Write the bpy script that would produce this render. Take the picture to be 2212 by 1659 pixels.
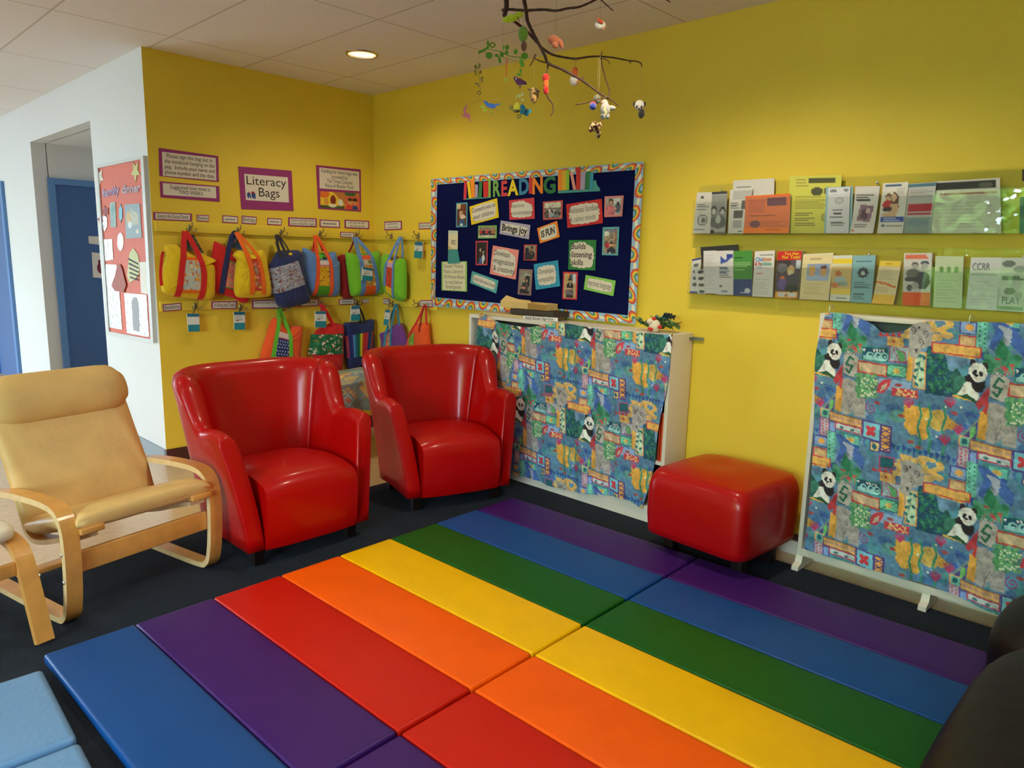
import bpy, bmesh, math, random
import numpy as np
from mathutils import Vector, Matrix
random.seed(7); RNG = np.random.default_rng(11)
for _o in list(bpy.data.objects): bpy.data.objects.remove(_o)
SC = bpy.context.scene; COL = SC.collection; PI = math.pi

# ------------------------------------------------------------------ camera
W, H = 2212, 1659
YAW, PITCH, ROLL, FOC = 0.76673, -0.17507, 0.02390, 1551.845
CX, CY, CZ = -3.50842, -4.98024, 1.45
ZC = 2.681            # ceiling height
XL = -1.7245          # left end of the yellow back wall, plane of the white hall wall
def _axes():
    cy, sy, cp, sp = math.cos(YAW), math.sin(YAW), math.cos(PITCH), math.sin(PITCH)
    f = Vector((cy*cp, sy*cp, sp)); r = Vector((sy, -cy, 0)); u = r.cross(f)
    c, s = math.cos(ROLL), math.sin(ROLL)
    return c*r+s*u, -s*r+c*u, f
AR, AU, AF = _axes(); CAM = Vector((CX, CY, CZ))
_cd = bpy.data.cameras.new('camera'); _cd.sensor_width = 36; _cd.lens = FOC*36/W
_cd.clip_start = .05; _cd.clip_end = 200
_co = bpy.data.objects.new('camera', _cd); COL.objects.link(_co)
_co.matrix_world = Matrix(((AR.x, AU.x, -AF.x, CX), (AR.y, AU.y, -AF.y, CY), (AR.z, AU.z, -AF.z, CZ), (0, 0, 0, 1)))
SC.camera = _co

# ------------------------------------------------------------------ light, exposure
SC.view_settings.view_transform = 'Standard'; SC.view_settings.look = 'None'
SC.view_settings.gamma = 1; SC.view_settings.use_curve_mapping = False
SC.view_settings.exposure = 0.22
SC.cycles.use_denoising = True
SC.cycles.max_bounces = 10; SC.cycles.diffuse_bounces = 5; SC.cycles.glossy_bounces = 4
SC.cycles.transparent_max_bounces = 16; SC.cycles.sample_clamp_indirect = 6
SC.cycles.caustics_reflective = False; SC.cycles.caustics_refractive = False
SKY = 30.0
wd = bpy.data.worlds.new('sky'); SC.world = wd; wd.use_nodes = True
_nt = wd.node_tree; _bg = _nt.nodes['Background']
_tc = _nt.nodes.new('ShaderNodeTexCoord'); _sx = _nt.nodes.new('ShaderNodeSeparateXYZ')
_cr = _nt.nodes.new('ShaderNodeValToRGB')
_nt.links.new(_tc.outputs['Generated'], _sx.inputs[0]); _nt.links.new(_sx.outputs['Z'], _cr.inputs[0])
_cr.color_ramp.elements[0].color = (.70, .84, 1.0, 1); _cr.color_ramp.elements[0].position = 0
_cr.color_ramp.elements[1].color = (.58, .76, 1.0, 1); _cr.color_ramp.elements[1].position = .7
_nt.links.new(_cr.outputs[0], _bg.inputs[0]); _bg.inputs[1].default_value = SKY
XW = -7.0             # window wall
WIN = [(-6.2, -2.2, .75, 2.45), (3.5, 5.95, .05, 2.6)]     # window openings: y0, y1, z0, z1
def _portal(y0, y1, z0, z1):
    l = bpy.data.lights.new('window_daylight', 'AREA'); l.shape = 'RECTANGLE'; l.size = y1-y0; l.size_y = z1-z0
    l.cycles.is_portal = True
    o = bpy.data.objects.new('window_daylight', l); COL.objects.link(o)
    o.matrix_world = Matrix(((0, 0, -1, XW-.02), (1, 0, 0, (y0+y1)/2), (0, -1, 0, (z0+z1)/2), (0, 0, 0, 1)))
for _w in WIN: _portal(*_w)
END = (-6.6, -4.7, .1, 2.2)    # glazed end of the hall at y = 6.2: x0, x1, z0, z1
_l = bpy.data.lights.new('window_daylight', 'AREA'); _l.shape = 'RECTANGLE'; _l.size = END[1]-END[0]; _l.size_y = END[3]-END[2]; _l.cycles.is_portal = True
_o = bpy.data.objects.new('window_daylight', _l); COL.objects.link(_o)
_o.matrix_world = Matrix(((1, 0, 0, (END[0]+END[1])/2), (0, 0, 1, 6.34), (0, -1, 0, (END[2]+END[3])/2), (0, 0, 0, 1)))
LAMPS = [(-.742, -.94), (-1.2, -3.45), (-1.2, -5.6)]+[(x, y) for x in (-3.8, -5.9) for y in (-.94, -3.38, -5.82)]
LAMPW = [22, 72, 78]+[38]*6
for (_x, _y), _e in zip(LAMPS, LAMPW):
    l = bpy.data.lights.new('downlight_lamp', 'SPOT'); l.energy = _e; l.color = (1.0, .90, .70)
    l.spot_size = math.radians(150); l.spot_blend = .65; l.shadow_soft_size = .05
    o = bpy.data.objects.new('downlight_lamp', l); COL.objects.link(o); o.location = (_x, _y, ZC+.02)

# ------------------------------------------------------------------ photo rays -> points on real surfaces
def _ray(px, py):
    return (AF*FOC + AR*(px-W/2) + AU*(H/2-py)).normalized()
def RX(px, py, x=0.): d = _ray(px, py); return CAM + d*((x-CX)/d.x)
def RY(px, py, y=0.): d = _ray(px, py); return CAM + d*((y-CY)/d.y)
def RZ(px, py, z=0.): d = _ray(px, py); return CAM + d*((z-CZ)/d.z)
def RD(px, py, dist): d = _ray(px, py); return CAM + d*(dist/d.dot(AF))

# ------------------------------------------------------------------ colours and materials
def s2l(c): return c/12.92 if c <= .04045 else ((c+.055)/1.055)**2.4
def rgb(r, g, b, k=1.): return tuple(min(1, k*s2l(v/255)) for v in (r, g, b))
MATS = {}
def mat(name, col=(.5, .5, .5), rough=.6, metal=0., spec=.5, coat=0., emit=None, estr=0., noise=0., nscale=20., bump=0., bscale=80., sheen=0., trans=0., alpha=1., coatr=.1):
    if name in MATS: return MATS[name]
    m = bpy.data.materials.new(name); m.use_nodes = True; nt = m.node_tree; b = nt.nodes['Principled BSDF']
    b.inputs['Base Color'].default_value = (*col, 1); b.inputs['Roughness'].default_value = rough
    b.inputs['Metallic'].default_value = metal; b.inputs['Specular IOR Level'].default_value = spec
    b.inputs['Coat Weight'].default_value = coat; b.inputs['Coat Roughness'].default_value = coatr
    b.inputs['Sheen Weight'].default_value = sheen
    b.inputs['Transmission Weight'].default_value = trans; b.inputs['Alpha'].default_value = alpha
    if emit: b.inputs['Emission Color'].default_value = (*emit, 1); b.inputs['Emission Strength'].default_value = estr
    tc = None
    if noise or bump: tc = nt.nodes.new('ShaderNodeTexCoord')
    if noise:
        n = nt.nodes.new('ShaderNodeTexNoise'); n.inputs['Scale'].default_value = nscale; n.inputs['Detail'].default_value = 6
        r = nt.nodes.new('ShaderNodeValToRGB'); nt.links.new(tc.outputs['Object'], n.inputs['Vector'])
        nt.links.new(n.outputs['Fac'], r.inputs[0])
        r.color_ramp.elements[0].position = .3; r.color_ramp.elements[1].position = .7
        r.color_ramp.elements[0].color = (*[c*(1-noise) for c in col], 1)
        r.color_ramp.elements[1].color = (*[min(1, c*(1+noise)) for c in col], 1)
        nt.links.new(r.outputs[0], b.inputs['Base Color'])
    if bump:
        n = nt.nodes.new('ShaderNodeTexNoise'); n.inputs['Scale'].default_value = bscale; n.inputs['Detail'].default_value = 4
        nt.links.new(tc.outputs['Object'], n.inputs['Vector'])
        bp = nt.nodes.new('ShaderNodeBump'); bp.inputs['Strength'].default_value = bump; bp.inputs['Distance'].default_value = .01
        nt.links.new(n.outputs['Fac'], bp.inputs['Height']); nt.links.new(bp.outputs[0], b.inputs['Normal'])
    MATS[name] = m; return m
def painted_mat(name, rough=.6, coat=0., bump=0.):
    if name in MATS: return MATS[name]
    m = mat(name, rough=rough, coat=coat, bump=bump, bscale=300); nt = m.node_tree
    a = nt.nodes.new('ShaderNodeVertexColor'); a.layer_name = 'Col'
    nt.links.new(a.outputs['Color'], nt.nodes['Principled BSDF'].inputs['Base Color']); return m
PAINT = painted_mat('printed_paper', .55); CLOTH = painted_mat('printed_cotton', .9, bump=.15); ART = painted_mat('felt_print', .85)
def col(r, g, b, rough=.6, k=1., **kw):
    n = 'c_%d_%d_%d_%d_%d' % (r, g, b, int(rough*100), int(k*100)) + ''.join('%s%s' % (a, v) for a, v in sorted(kw.items()))
    return mat(n, rgb(r, g, b, k), rough, **kw)

# ------------------------------------------------------------------ mesh builder and object helpers
class MB:
    def __init__(s): s.v = []; s.f = []; s.m = []; s.sm = []; s.c = None
    def add(s, vs, fs, mi=0, smooth=False):
        n = len(s.v); s.v += [Vector(v) for v in vs]
        for f in fs: s.f.append([i+n for i in f]); s.m.append(mi); s.sm.append(smooth)
        return s
    def box(s, c, d, mi=0, rz=0., bev=0., M=None):
        bm = bmesh.new(); bmesh.ops.create_cube(bm, size=1)
        for v in bm.verts: v.co = Vector((v.co.x*d[0], v.co.y*d[1], v.co.z*d[2]))
        if bev: bmesh.ops.bevel(bm, geom=list(bm.edges), offset=min(bev, min(d)*.49), segments=3, profile=.5, affect='EDGES')
        T = Matrix.Translation(Vector(c)) @ Matrix.Rotation(rz, 4, 'Z')
        if M is not None: T = T @ M
        s.bm(bm, T, mi, bool(bev)); return s
    def bm(s, bm, T=None, mi=0, smooth=False):
        bm.verts.index_update()
        s.add([(T @ v.co) if T else v.co.copy() for v in bm.verts], [[v.index for v in f.verts] for f in bm.faces], mi, smooth); bm.free(); return s
    def prism(s, poly, ext, mi=0):
        """closed solid: planar polygon (3D points) pushed along vector ext"""
        n = len(poly); ext = Vector(ext); P = [Vector(p) for p in poly]
        fs = [list(range(n)), list(range(2*n-1, n-1, -1))]+[[i, i+n, (i+1) % n+n, (i+1) % n] for i in range(n)]
        s.add(P+[p+ext for p in P], fs, mi); return s
    def tube(s, pts, r, mi=0, seg=8, closed=False, flat=None):
        """tube along pts; r radius or list"""
        P = [Vector(p) for p in pts]; n = len(P); R = r if isinstance(r, (list, tuple)) else [r]*n
        rings = []; prev = None
        for i in range(n):
            t = (P[min(i+1, n-1)]-P[max(i-1, 0)])
            if t.length < 1e-9: t = Vector((0, 0, 1))
            t.normalize()
            a = prev if prev is not None else (Vector((0, 0, 1)) if abs(t.z) < .9 else Vector((1, 0, 0)))
            x = (a - t*a.dot(t))
            if x.length < 1e-6: x = Vector((0, 1, 0)).cross(t)
            x.normalize(); y = t.cross(x); prev = x
            rings.append([P[i]+(x*math.cos(2*PI*k/seg)+y*math.sin(2*PI*k/seg))*R[i] for k in range(seg)])
        s.loft(rings, mi, True, caps=True); return s
    def loft(s, rings, mi=0, smooth=True, caps=True, wrap=True):
        k = len(rings[0]); vs = [p for r in rings for p in r]; fs = []
        for i in range(len(rings)-1):
            for j in range(k if wrap else k-1):
                fs.append([i*k+j, i*k+(j+1) % k, (i+1)*k+(j+1) % k, (i+1)*k+j])
        if caps: fs.append(list(range(k-1, -1, -1))); fs.append([(len(rings)-1)*k+j for j in range(k)])
        s.add(vs, fs, mi, smooth); return s
    def ribbon(s, pts, wdirs, w, N, th=.004, mi=0):
        """flat band following pts, width along wdirs, thickness along N"""
        rings = []
        for i, p in enumerate(pts):
            p = Vector(p); wd = Vector(wdirs[i] if isinstance(wdirs, list) else wdirs).normalized()*((w[i] if isinstance(w, (list, tuple)) else w)/2)
            nn = Vector(N[i] if isinstance(N, list) else N).normalized()*(th/2)
            rings.append([p-wd-nn, p+wd-nn, p+wd+nn, p-wd+nn])
        s.loft(rings, mi, False); return s
    def ell(s, c, r, mi=0, M=None, seg=16, rings=10, e=1.0):
        """ellipsoid (e<1: boxier)"""
        rr = []
        sp = lambda v: math.copysign(abs(v)**e, v)
        for i in range(rings+1):
            a = -PI/2+PI*i/rings; a = max(-PI/2+.02, min(PI/2-.02, a))
            ring = []
            for j in range(seg):
                b = 2*PI*j/seg
                p = Vector((r[0]*sp(math.cos(a))*sp(math.cos(b)), r[1]*sp(math.cos(a))*sp(math.sin(b)), r[2]*sp(math.sin(a))))
                ring.append(Vector(c)+(M @ p if M is not None else p))
            rr.append(ring)
        s.loft(rr, mi, True); return s
    def lathe(s, prof, c, axis='Z', mi=0, seg=24, smooth=True, M=None):
        rr = []
        for r, z in prof:
            rr.append([Vector(c)+((M if M is not None else Matrix.Identity(3)) @ Vector((r*math.cos(2*PI*k/seg), r*math.sin(2*PI*k/seg), z))) for k in range(seg)])
        s.loft(rr, mi, smooth, caps=True); return s
    def grid(s, P, mi=0, smooth=True, flip=False):
        """P[r][c] points"""
        R, C = len(P), len(P[0]); vs = [p for r in P for p in r]; fs = []
        for i in range(R-1):
            for j in range(C-1):
                q = [i*C+j, i*C+j+1, (i+1)*C+j+1, (i+1)*C+j]; fs.append(q[::-1] if flip else q)
        s.add(vs, fs, mi, smooth); return s
    def mesh(s, name, mats, T=None):
        me = bpy.data.meshes.new(name)
        vs = [tuple(T @ v) for v in s.v] if T is not None else [tuple(v) for v in s.v]
        me.from_pydata(vs, [], s.f)
        for m in (mats if isinstance(mats, (list, tuple)) else [mats]): me.materials.append(m)
        me.polygons.foreach_set('material_index', s.m); me.polygons.foreach_set('use_smooth', s.sm)
        bm = bmesh.new(); bm.from_mesh(me)
        if not getattr(s, 'keep', False): bmesh.ops.recalc_face_normals(bm, faces=bm.faces)
        bm.to_mesh(me); bm.free()
        if s.c is not None:
            a = me.color_attributes.new('Col', 'FLOAT_COLOR', 'POINT')
            a.data.foreach_set('color', np.asarray(s.c, dtype=np.float32).ravel())
        me.update(); return me
FRM = {}
def frame(loc, rz=0.): return Matrix.Translation(Vector(loc)) @ Matrix.Rotation(rz, 4, 'Z')
def tag(o, label, cat, group=None):
    o['label'] = label; o['category'] = cat
    if group: o['group'] = group
    return o
def thing(name, label, cat, loc=(0, 0, 0), rz=0., group=None):
    o = bpy.data.objects.new(name, None); COL.objects.link(o); o.empty_display_size = .1
    o.location = Vector(loc); o.rotation_euler = (0, 0, rz); FRM[o.name] = frame(loc, rz)
    return tag(o, label, cat, group)
def solo(name, mb, mats, label, cat, loc=(0, 0, 0), rz=0., group=None, world=True):
    """a thing that is one mesh; mb in world coordinates (or local when world=False)"""
    T = frame(loc, rz); me = mb.mesh(name, mats, T.inverted() if world else None)
    o = bpy.data.objects.new(name, me); COL.objects.link(o); o.location = Vector(loc); o.rotation_euler = (0, 0, rz)
    FRM[o.name] = T; return tag(o, label, cat, group)
def part(name, mb, mats, parent, world=True, label=None, sub=None):
    """a part (or sub-part) of a thing; mb in world coordinates, or in the thing's frame when world=False"""
    T = FRM[parent.name]; me = mb.mesh(name, mats, T.inverted() if world else None)
    o = bpy.data.objects.new(name, me); COL.objects.link(o); o.parent = parent; FRM[o.name] = T
    if label: o['label'] = label
    return o
def struct(name, mb, mats, parent=None):
    me = mb.mesh(name, mats); o = bpy.data.objects.new(name, me); COL.objects.link(o)
    if parent: o.parent = parent
    else: o['kind'] = 'structure'
    FRM[o.name] = Matrix.Identity(4); return o
def copy_tree(o, loc, rz=0., label=None):
    c = o.copy(); COL.objects.link(c); c.location = Vector(loc); c.rotation_euler = (0, 0, rz)
    if label: c['label'] = label
    for ch in [x for x in bpy.data.objects if x.parent == o]:
        k = ch.copy(); COL.objects.link(k); k.parent = c
        for g in [x for x in bpy.data.objects if x.parent == ch]:
            q = g.copy(); COL.objects.link(q); q.parent = k
    return c
def catmull(pts, n=8, closed=False):
    P = [Vector(p) for p in pts]; out = []; L = len(P)
    rng = range(L if closed else L-1)
    for i in rng:
        if closed: a, b, c, d = P[(i-1) % L], P[i], P[(i+1) % L], P[(i+2) % L]
        else: a, b, c, d = P[max(i-1, 0)], P[i], P[i+1], P[min(i+2, L-1)]
        for k in range(n):
            t = k/n; out.append(.5*((2*b)+(c-a)*t+(2*a-5*b+4*c-d)*t*t+(3*b-a-3*c+d)*t**3))
    if not closed: out.append(P[-1])
    return out

# ------------------------------------------------------------------ small painter: colour grids carried as vertex colours
class Cv:
    """canvas of colours; shapes in unit coordinates (0..1 right, 0..1 down)"""
    def __init__(s, w, h, bg, wrap=False):
        s.w, s.h, s.wrap = w, h, wrap; s.a = np.zeros((h, w, 3)); s.a[:] = rgb(*bg); s.k = 1.
    def _put(s, xs, ys, mask, c):
        yy, xx = ys[mask], xs[mask]
        if s.wrap: yy %= s.h; xx %= s.w
        else:
            ok = (yy >= 0) & (yy < s.h) & (xx >= 0) & (xx < s.w); yy, xx = yy[ok], xx[ok]
        s.a[yy, xx] = rgb(*c) if max(c) > 1.01 else c
    def _grid(s, x0, x1, y0, y1):
        xs, ys = np.meshgrid(np.arange(int(math.floor(x0)), int(math.ceil(x1))+1), np.arange(int(math.floor(y0)), int(math.ceil(y1))+1)); return xs, ys
    def poly(s, pts, c):
        P = np.array([(x*s.w, y*s.h) for x, y in pts]); xs, ys = s._grid(P[:, 0].min(), P[:, 0].max(), P[:, 1].min(), P[:, 1].max())
        fx, fy = xs+.5, ys+.5; ins = np.zeros(xs.shape, bool); n = len(P)
        for i in range(n):
            (xa, ya), (xb, yb) = P[i], P[(i+1) % n]
            if ya == yb: continue
            cr = ((ya > fy) != (yb > fy)) & (fx < (xb-xa)*(fy-ya)/(yb-ya)+xa); ins ^= cr
        s._put(xs, ys, ins, c); return s
    def rect(s, x0, y0, x1, y1, c): return s.poly([(x0, y0), (x1, y0), (x1, y1), (x0, y1)], c)
    def ell(s, x, y, rx, ry, c, rot=0.):
        R = max(rx*s.w, ry*s.h)+1; xs, ys = s._grid(x*s.w-R, x*s.w+R, y*s.h-R, y*s.h+R)
        dx, dy = xs+.5-x*s.w, ys+.5-y*s.h; co, si = math.cos(rot), math.sin(rot)
        u, v = (dx*co+dy*si)/(rx*s.w), (-dx*si+dy*co)/(ry*s.h); s._put(xs, ys, u*u+v*v <= 1, c); return s
    def line(s, pts, wd, c):
        """wd in pixels of the canvas"""
        for (xa, ya), (xb, yb) in zip(pts, pts[1:]):
            xa, xb, ya, yb = xa*s.w, xb*s.w, ya*s.h, yb*s.h
            xs, ys = s._grid(min(xa, xb)-wd, max(xa, xb)+wd, min(ya, yb)-wd, max(ya, yb)+wd)
            fx, fy = xs+.5, ys+.5; L2 = max(1e-9, (xb-xa)**2+(yb-ya)**2)
            t = np.clip(((fx-xa)*(xb-xa)+(fy-ya)*(yb-ya))/L2, 0, 1)
            s._put(xs, ys, np.hypot(fx-xa-t*(xb-xa), fy-ya-t*(yb-ya)) <= wd/2, c)
        return s
    def mottle(s, amt=.15, cells=24):
        n = np.zeros((s.h, s.w)); 
        for k in (cells, cells*2, cells*4):
            g = RNG.normal(0, 1, (k, k)); yi = (np.arange(s.h)*k/s.h); xi = (np.arange(s.w)*k/s.w)
            y0, x0 = yi.astype(int), xi.astype(int); fy, fx = (yi-y0)[:, None], (xi-x0)[None, :]
            g00 = g[np.ix_(y0 % k, x0 % k)]; g01 = g[np.ix_(y0 % k, (x0+1) % k)]; g10 = g[np.ix_((y0+1) % k, x0 % k)]; g11 = g[np.ix_((y0+1) % k, (x0+1) % k)]
            n += (g00*(1-fx)+g01*fx)*(1-fy)+(g10*(1-fx)+g11*fx)*fy
        s.a = np.clip(s.a*(1+amt*n[..., None]), 0, 1); return s
    def scribble(s, x0, y0, x1, y1, rows, c=(120, 115, 112), wd=1., lo=.6):
        """grey lines standing for print too small to read"""
        for r in range(rows):
            y = y0+(y1-y0)*(r+.5)/rows; s.line([(x0, y), (x0+(x1-x0)*random.uniform(lo, 1), y)], wd, c)
        return s
def quad_pt(q, s, t):
    a, b, c, d = q   # TL TR BR BL
    return (a*(1-s)+b*s)*(1-t)+(d*(1-s)+c*s)*t
def paint_grid(q, cv, N, bulge=None):
    """grid of the canvas' resolution laid on quad q (TL,TR,BR,BL)"""
    mb = MB(); h, w = cv.h, cv.w; N = Vector(N)
    P = [[quad_pt(q, j/(w-1), i/(h-1))+(N*bulge(j/(w-1), i/(h-1)) if bulge else Vector((0, 0, 0))) for j in range(w)] for i in range(h)]
    mb.grid(P); mb.c = np.concatenate([cv.a.reshape(-1, 3), np.ones((h*w, 1))], 1); return mb
def glyphs(s, shear=0., fat=0., ext=0.):
    cu = bpy.data.curves.new('txt', 'FONT'); cu.body = s; cu.size = 1; cu.resolution_u = 3; cu.shear = shear; cu.offset = fat; cu.extrude = ext
    ob = bpy.data.objects.new('txt', cu); COL.objects.link(ob); bpy.context.view_layer.update()
    me = bpy.data.meshes.new_from_object(ob.evaluated_get(bpy.context.evaluated_depsgraph_get()))
    vs = [v.co.copy() for v in me.vertices]; fs = [list(p.vertices) for p in me.polygons]
    bpy.data.objects.remove(ob); bpy.data.curves.remove(cu); bpy.data.meshes.remove(me); return vs, fs
def write(mb, q, N, lines, off=.0012, align='c', mi=0, shear=0., fat=0.):
    """lines: (text, s0, t0, s1, t1[, fit]) boxes in unit quad coords; text fitted into its box"""
    N = Vector(N)
    wq = ((q[1]-q[0]).length+(q[2]-q[3]).length)/2; hq = ((q[3]-q[0]).length+(q[2]-q[1]).length)/2
    for L in lines:
        txt, s0, t0, s1, t1 = L[:5]
        vs, fs = glyphs(txt, shear, fat)
        if not vs: continue
        x0 = min(v.x for v in vs); x1 = max(v.x for v in vs)
        bw, bh = (s1-s0)*wq, (t1-t0)*hq
        sy = bh/.95; sx = min(sy*1.15, bw/max(1e-6, x1-x0))
        if len(L) > 5: sx = bw/(x1-x0)
        tw = (x1-x0)*sx; ox = {'c': (bw-tw)/2, 'l': 0, 'r': bw-tw}[align]
        out = [quad_pt(q, s0+(ox+(v.x-x0)*sx)/wq, t1-((v.y+.22)*sy)/hq)+N*off for v in vs]
        mb.add(out, fs, mi)
    mb.keep = True
    return mb
NB = Vector((0, -1, 0)); NR = Vector((-1, 0, 0))      # outward normals of the back wall and the right wall
def qB(px, y=0.): return [RY(a, b, y) for a, b in px]
def qR(px, x=0.): return [RX(a, b, x) for a, b in px]
def card(q, N, th, mb=None, mi=0):
    """thin solid with front face on quad q (TL,TR,BR,BL)"""
    mb = mb or MB(); mb.prism(q, -Vector(N)*th, mi); return mb
def inset(q, s0, t0=None, s1=None, t1=None):
    if t0 is None: t0 = s0
    s1 = s0 if s1 is None else s1; t1 = t0 if t1 is None else t1
    return [quad_pt(q, s0, t0), quad_pt(q, 1-s1, t0), quad_pt(q, 1-s1, 1-t1), quad_pt(q, s0, 1-t1)]
def lift(q, N, d): return [p+Vector(N)*d for p in q]
def mean(q): return sum(q, Vector((0, 0, 0)))/len(q)
# ================================================================== ROOM SHELL
YELLOW = mat('yellow_paint', rgb(236, 200, 58), .62, noise=.025, nscale=3, bump=.05, bscale=220)
WHITE = mat('white_paint', rgb(226, 226, 226), .6, bump=.04, bscale=200)
OFFW = mat('offwhite_paint', rgb(222, 218, 208), .7)
def ceiling_mat():
    m = mat('ceiling_tiles', rgb(236, 232, 230), .95, noise=.03, nscale=60); nt = m.node_tree; b = nt.nodes['Principled BSDF']
    tc = nt.nodes.new('ShaderNodeTexCoord'); sp = nt.nodes.new('ShaderNodeSeparateXYZ'); nt.links.new(tc.outputs['Object'], sp.inputs[0])
    def M(op, a, c=None):
        n = nt.nodes.new('ShaderNodeMath'); n.operation = op
        for i, v in enumerate((a, c)):
            if v is None: continue
            if isinstance(v, (int, float)): n.inputs[i].default_value = v
            else: nt.links.new(v, n.inputs[i])
        return n.outputs[0]
    def line(out, off, period, wd):
        f = M('FRACT', M('DIVIDE', M('SUBTRACT', out, off), period)); d = M('ABSOLUTE', M('SUBTRACT', f, .5))
        return M('GREATER_THAN', d, .5-wd/period/2)
    g = M('MAXIMUM', line(sp.outputs['X'], -1.073-6.1, .61, .012), line(sp.outputs['Y'], -.36-12.2, 1.22, .012))
    src = b.inputs['Base Color'].links[0].from_socket
    mx = nt.nodes.new('ShaderNodeMixRGB'); mx.blend_type = 'MULTIPLY'; mx.inputs[2].default_value = (.70, .68, .62, 1)
    nt.links.new(g, mx.inputs[0]); nt.links.new(src, mx.inputs[1]); nt.links.new(mx.outputs[0], b.inputs['Base Color'])
    bp = nt.nodes.new('ShaderNodeBump'); bp.inputs['Strength'].default_value = .4; bp.inputs['Distance'].default_value = .004; bp.invert = True
    nt.links.new(g, bp.inputs['Height']); nt.links.new(bp.outputs[0], b.inputs['Normal']); return m
CEIL = ceiling_mat()
def floor_mat():
    m = mat('vinyl_floor', rgb(222, 192, 150), .2, spec=.7, noise=.07, nscale=25); return m
FLOOR = floor_mat()
CARPET = mat('carpet_pile', rgb(40, 46, 54), .95, noise=.35, nscale=140, bump=.5, bscale=400, spec=.1)
DARKBASE = mat('brown_baseboard', rgb(74, 34, 28), .45)
CREAM = mat('cream_trim', rgb(222, 212, 196), .5)
GREYBASE = mat('grey_baseboard', rgb(150, 160, 170), .5)
BLUED = mat('blue_door_paint', rgb(62, 100, 158), .45); BLUEF = mat('blue_frame_paint', rgb(92, 138, 198), .4)
LB = -8.0; LH = 6.2
# floor and ceiling
mb = MB().box(((XW)/2+.05, (LB+LH)/2, -.05), (-XW+.3, LH-LB, .1)); struct('floor', mb, FLOOR)
sq = .2; xs = sorted({XW, 0.}|{x+d for x, _ in LAMPS for d in (-sq, sq)}); ys = sorted({LB, 0.}|{y+d for _, y in LAMPS for d in (-sq, sq)})
mb = MB()
for i in range(len(xs)-1):
    for j in range(len(ys)-1):
        x0, x1, y0, y1 = xs[i], xs[i+1], ys[j], ys[j+1]; cx, cy = (x0+x1)/2, (y0+y1)/2
        hit = [1 for a, b in LAMPS if abs(a-cx) < .05 and abs(b-cy) < .05]
        if not hit: mb.add([(x0, y0, ZC), (x1, y0, ZC), (x1, y1, ZC), (x0, y1, ZC)], [[3, 2, 1, 0]])
        else:
            n = 32; inn = [(cx+.088*math.cos(2*PI*k/n), cy+.088*math.sin(2*PI*k/n), ZC) for k in range(n)]; outr = []
            for k in range(n):
                c, s_ = math.cos(2*PI*k/n), math.sin(2*PI*k/n); q = sq/max(abs(c), abs(s_)); outr.append((cx+c*q, cy+s_*q, ZC))
            mb.add(inn+outr, [[k, (k+1) % n, n+(k+1) % n, n+k] for k in range(n)])
mb.add([(XW, 0, ZC), (XL, 0, ZC), (XL, LH, ZC), (XW, LH, ZC)], [[3, 2, 1, 0]])
mb.add([(XW-.3, LB-.3, ZC+.3), (.3, LB-.3, ZC+.3), (.3, LH+.3, ZC+.3), (XW-.3, LH+.3, ZC+.3)], [[3, 2, 1, 0]])
mb.keep = True
struct('ceiling', mb, CEIL)
# right wall (x = 0), back wall (y = 0), hall wall (x = XL) with the opening of the side passage
struct('wall_right', MB().box((.06, LB/2+.06, (ZC+.15)/2-.05), (.12, -LB+.12, ZC+.15)), YELLOW)
mb = MB(); x0, x1, y0, y1, z0, z1 = XL, 0, 0, .08, -.05, ZC+.1
V8 = [(x0, y0, z0), (x1, y0, z0), (x1, y1, z0), (x0, y1, z0), (x0, y0, z1), (x1, y0, z1), (x1, y1, z1), (x0, y1, z1)]
mb.add(V8, [[0, 1, 5, 4]], 0); mb.add(V8, [[3, 0, 4, 7], [1, 2, 6, 5], [2, 3, 7, 6], [4, 5, 6, 7], [0, 3, 2, 1]], 1)
struct('wall_back', mb, [YELLOW, WHITE])
YA, YBB, ZP = 1.085, 2.772, 2.358
mb = MB()
mb.box((XL+.06, (.08+YA)/2, (ZC+.05)/2), (.12, YA-.08, ZC+.15))
mb.box((XL+.06, (YA+YBB)/2, (ZP+ZC+.1)/2), (.12, YBB-YA, ZC+.1-ZP))
mb.box((XL+.06, (YBB+LH)/2, (ZC+.05)/2), (.12, LH-YBB, ZC+.15))
struct('wall_hall', mb, WHITE)
mb = MB(); mb.box((-.86, YA-.06, ZP/2), (1.5, .12, ZP+.2)); mb.box((-.86, YBB+.06, ZP/2), (1.5, .12, ZP+.2)); mb.box((-.1, (YA+YBB)/2, ZP/2), (.1, YBB-YA+.2, ZP+.2)); mb.box((-.86, (YA+YBB)/2, ZP+.05), (1.5, YBB-YA, .1))
struct('wall_passage', mb, WHITE)
struct('wall_front', MB().box((XW/2, LB-.06, ZC/2), (-XW+.24, .12, ZC+.3)), OFFW)
mb = MB(); e0, e1, f0, f1 = END
mb.box(((XW-.12+e0)/2, LH+.06, ZC/2), (e0-XW+.12, .12, ZC+.3)); mb.box(((e1+XL+.12)/2, LH+.06, ZC/2), (XL+.12-e1, .12, ZC+.3))
mb.box(((e0+e1)/2, LH+.06, (f0-.15)/2), (e1-e0, .12, f0+.15)); mb.box(((e0+e1)/2, LH+.06, (f1+ZC+.15)/2), (e1-e0, .12, ZC+.15-f1))
struct('wall_end', mb, OFFW)
mb = MB(); edges = [LB, WIN[0][0], WIN[0][1], WIN[1][0], WIN[1][1], LH]
for k in (0, 2, 4): mb.box((XW-.1, (edges[k]+edges[k+1])/2, ZC/2), (.2, edges[k+1]-edges[k], ZC+.3))
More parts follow.
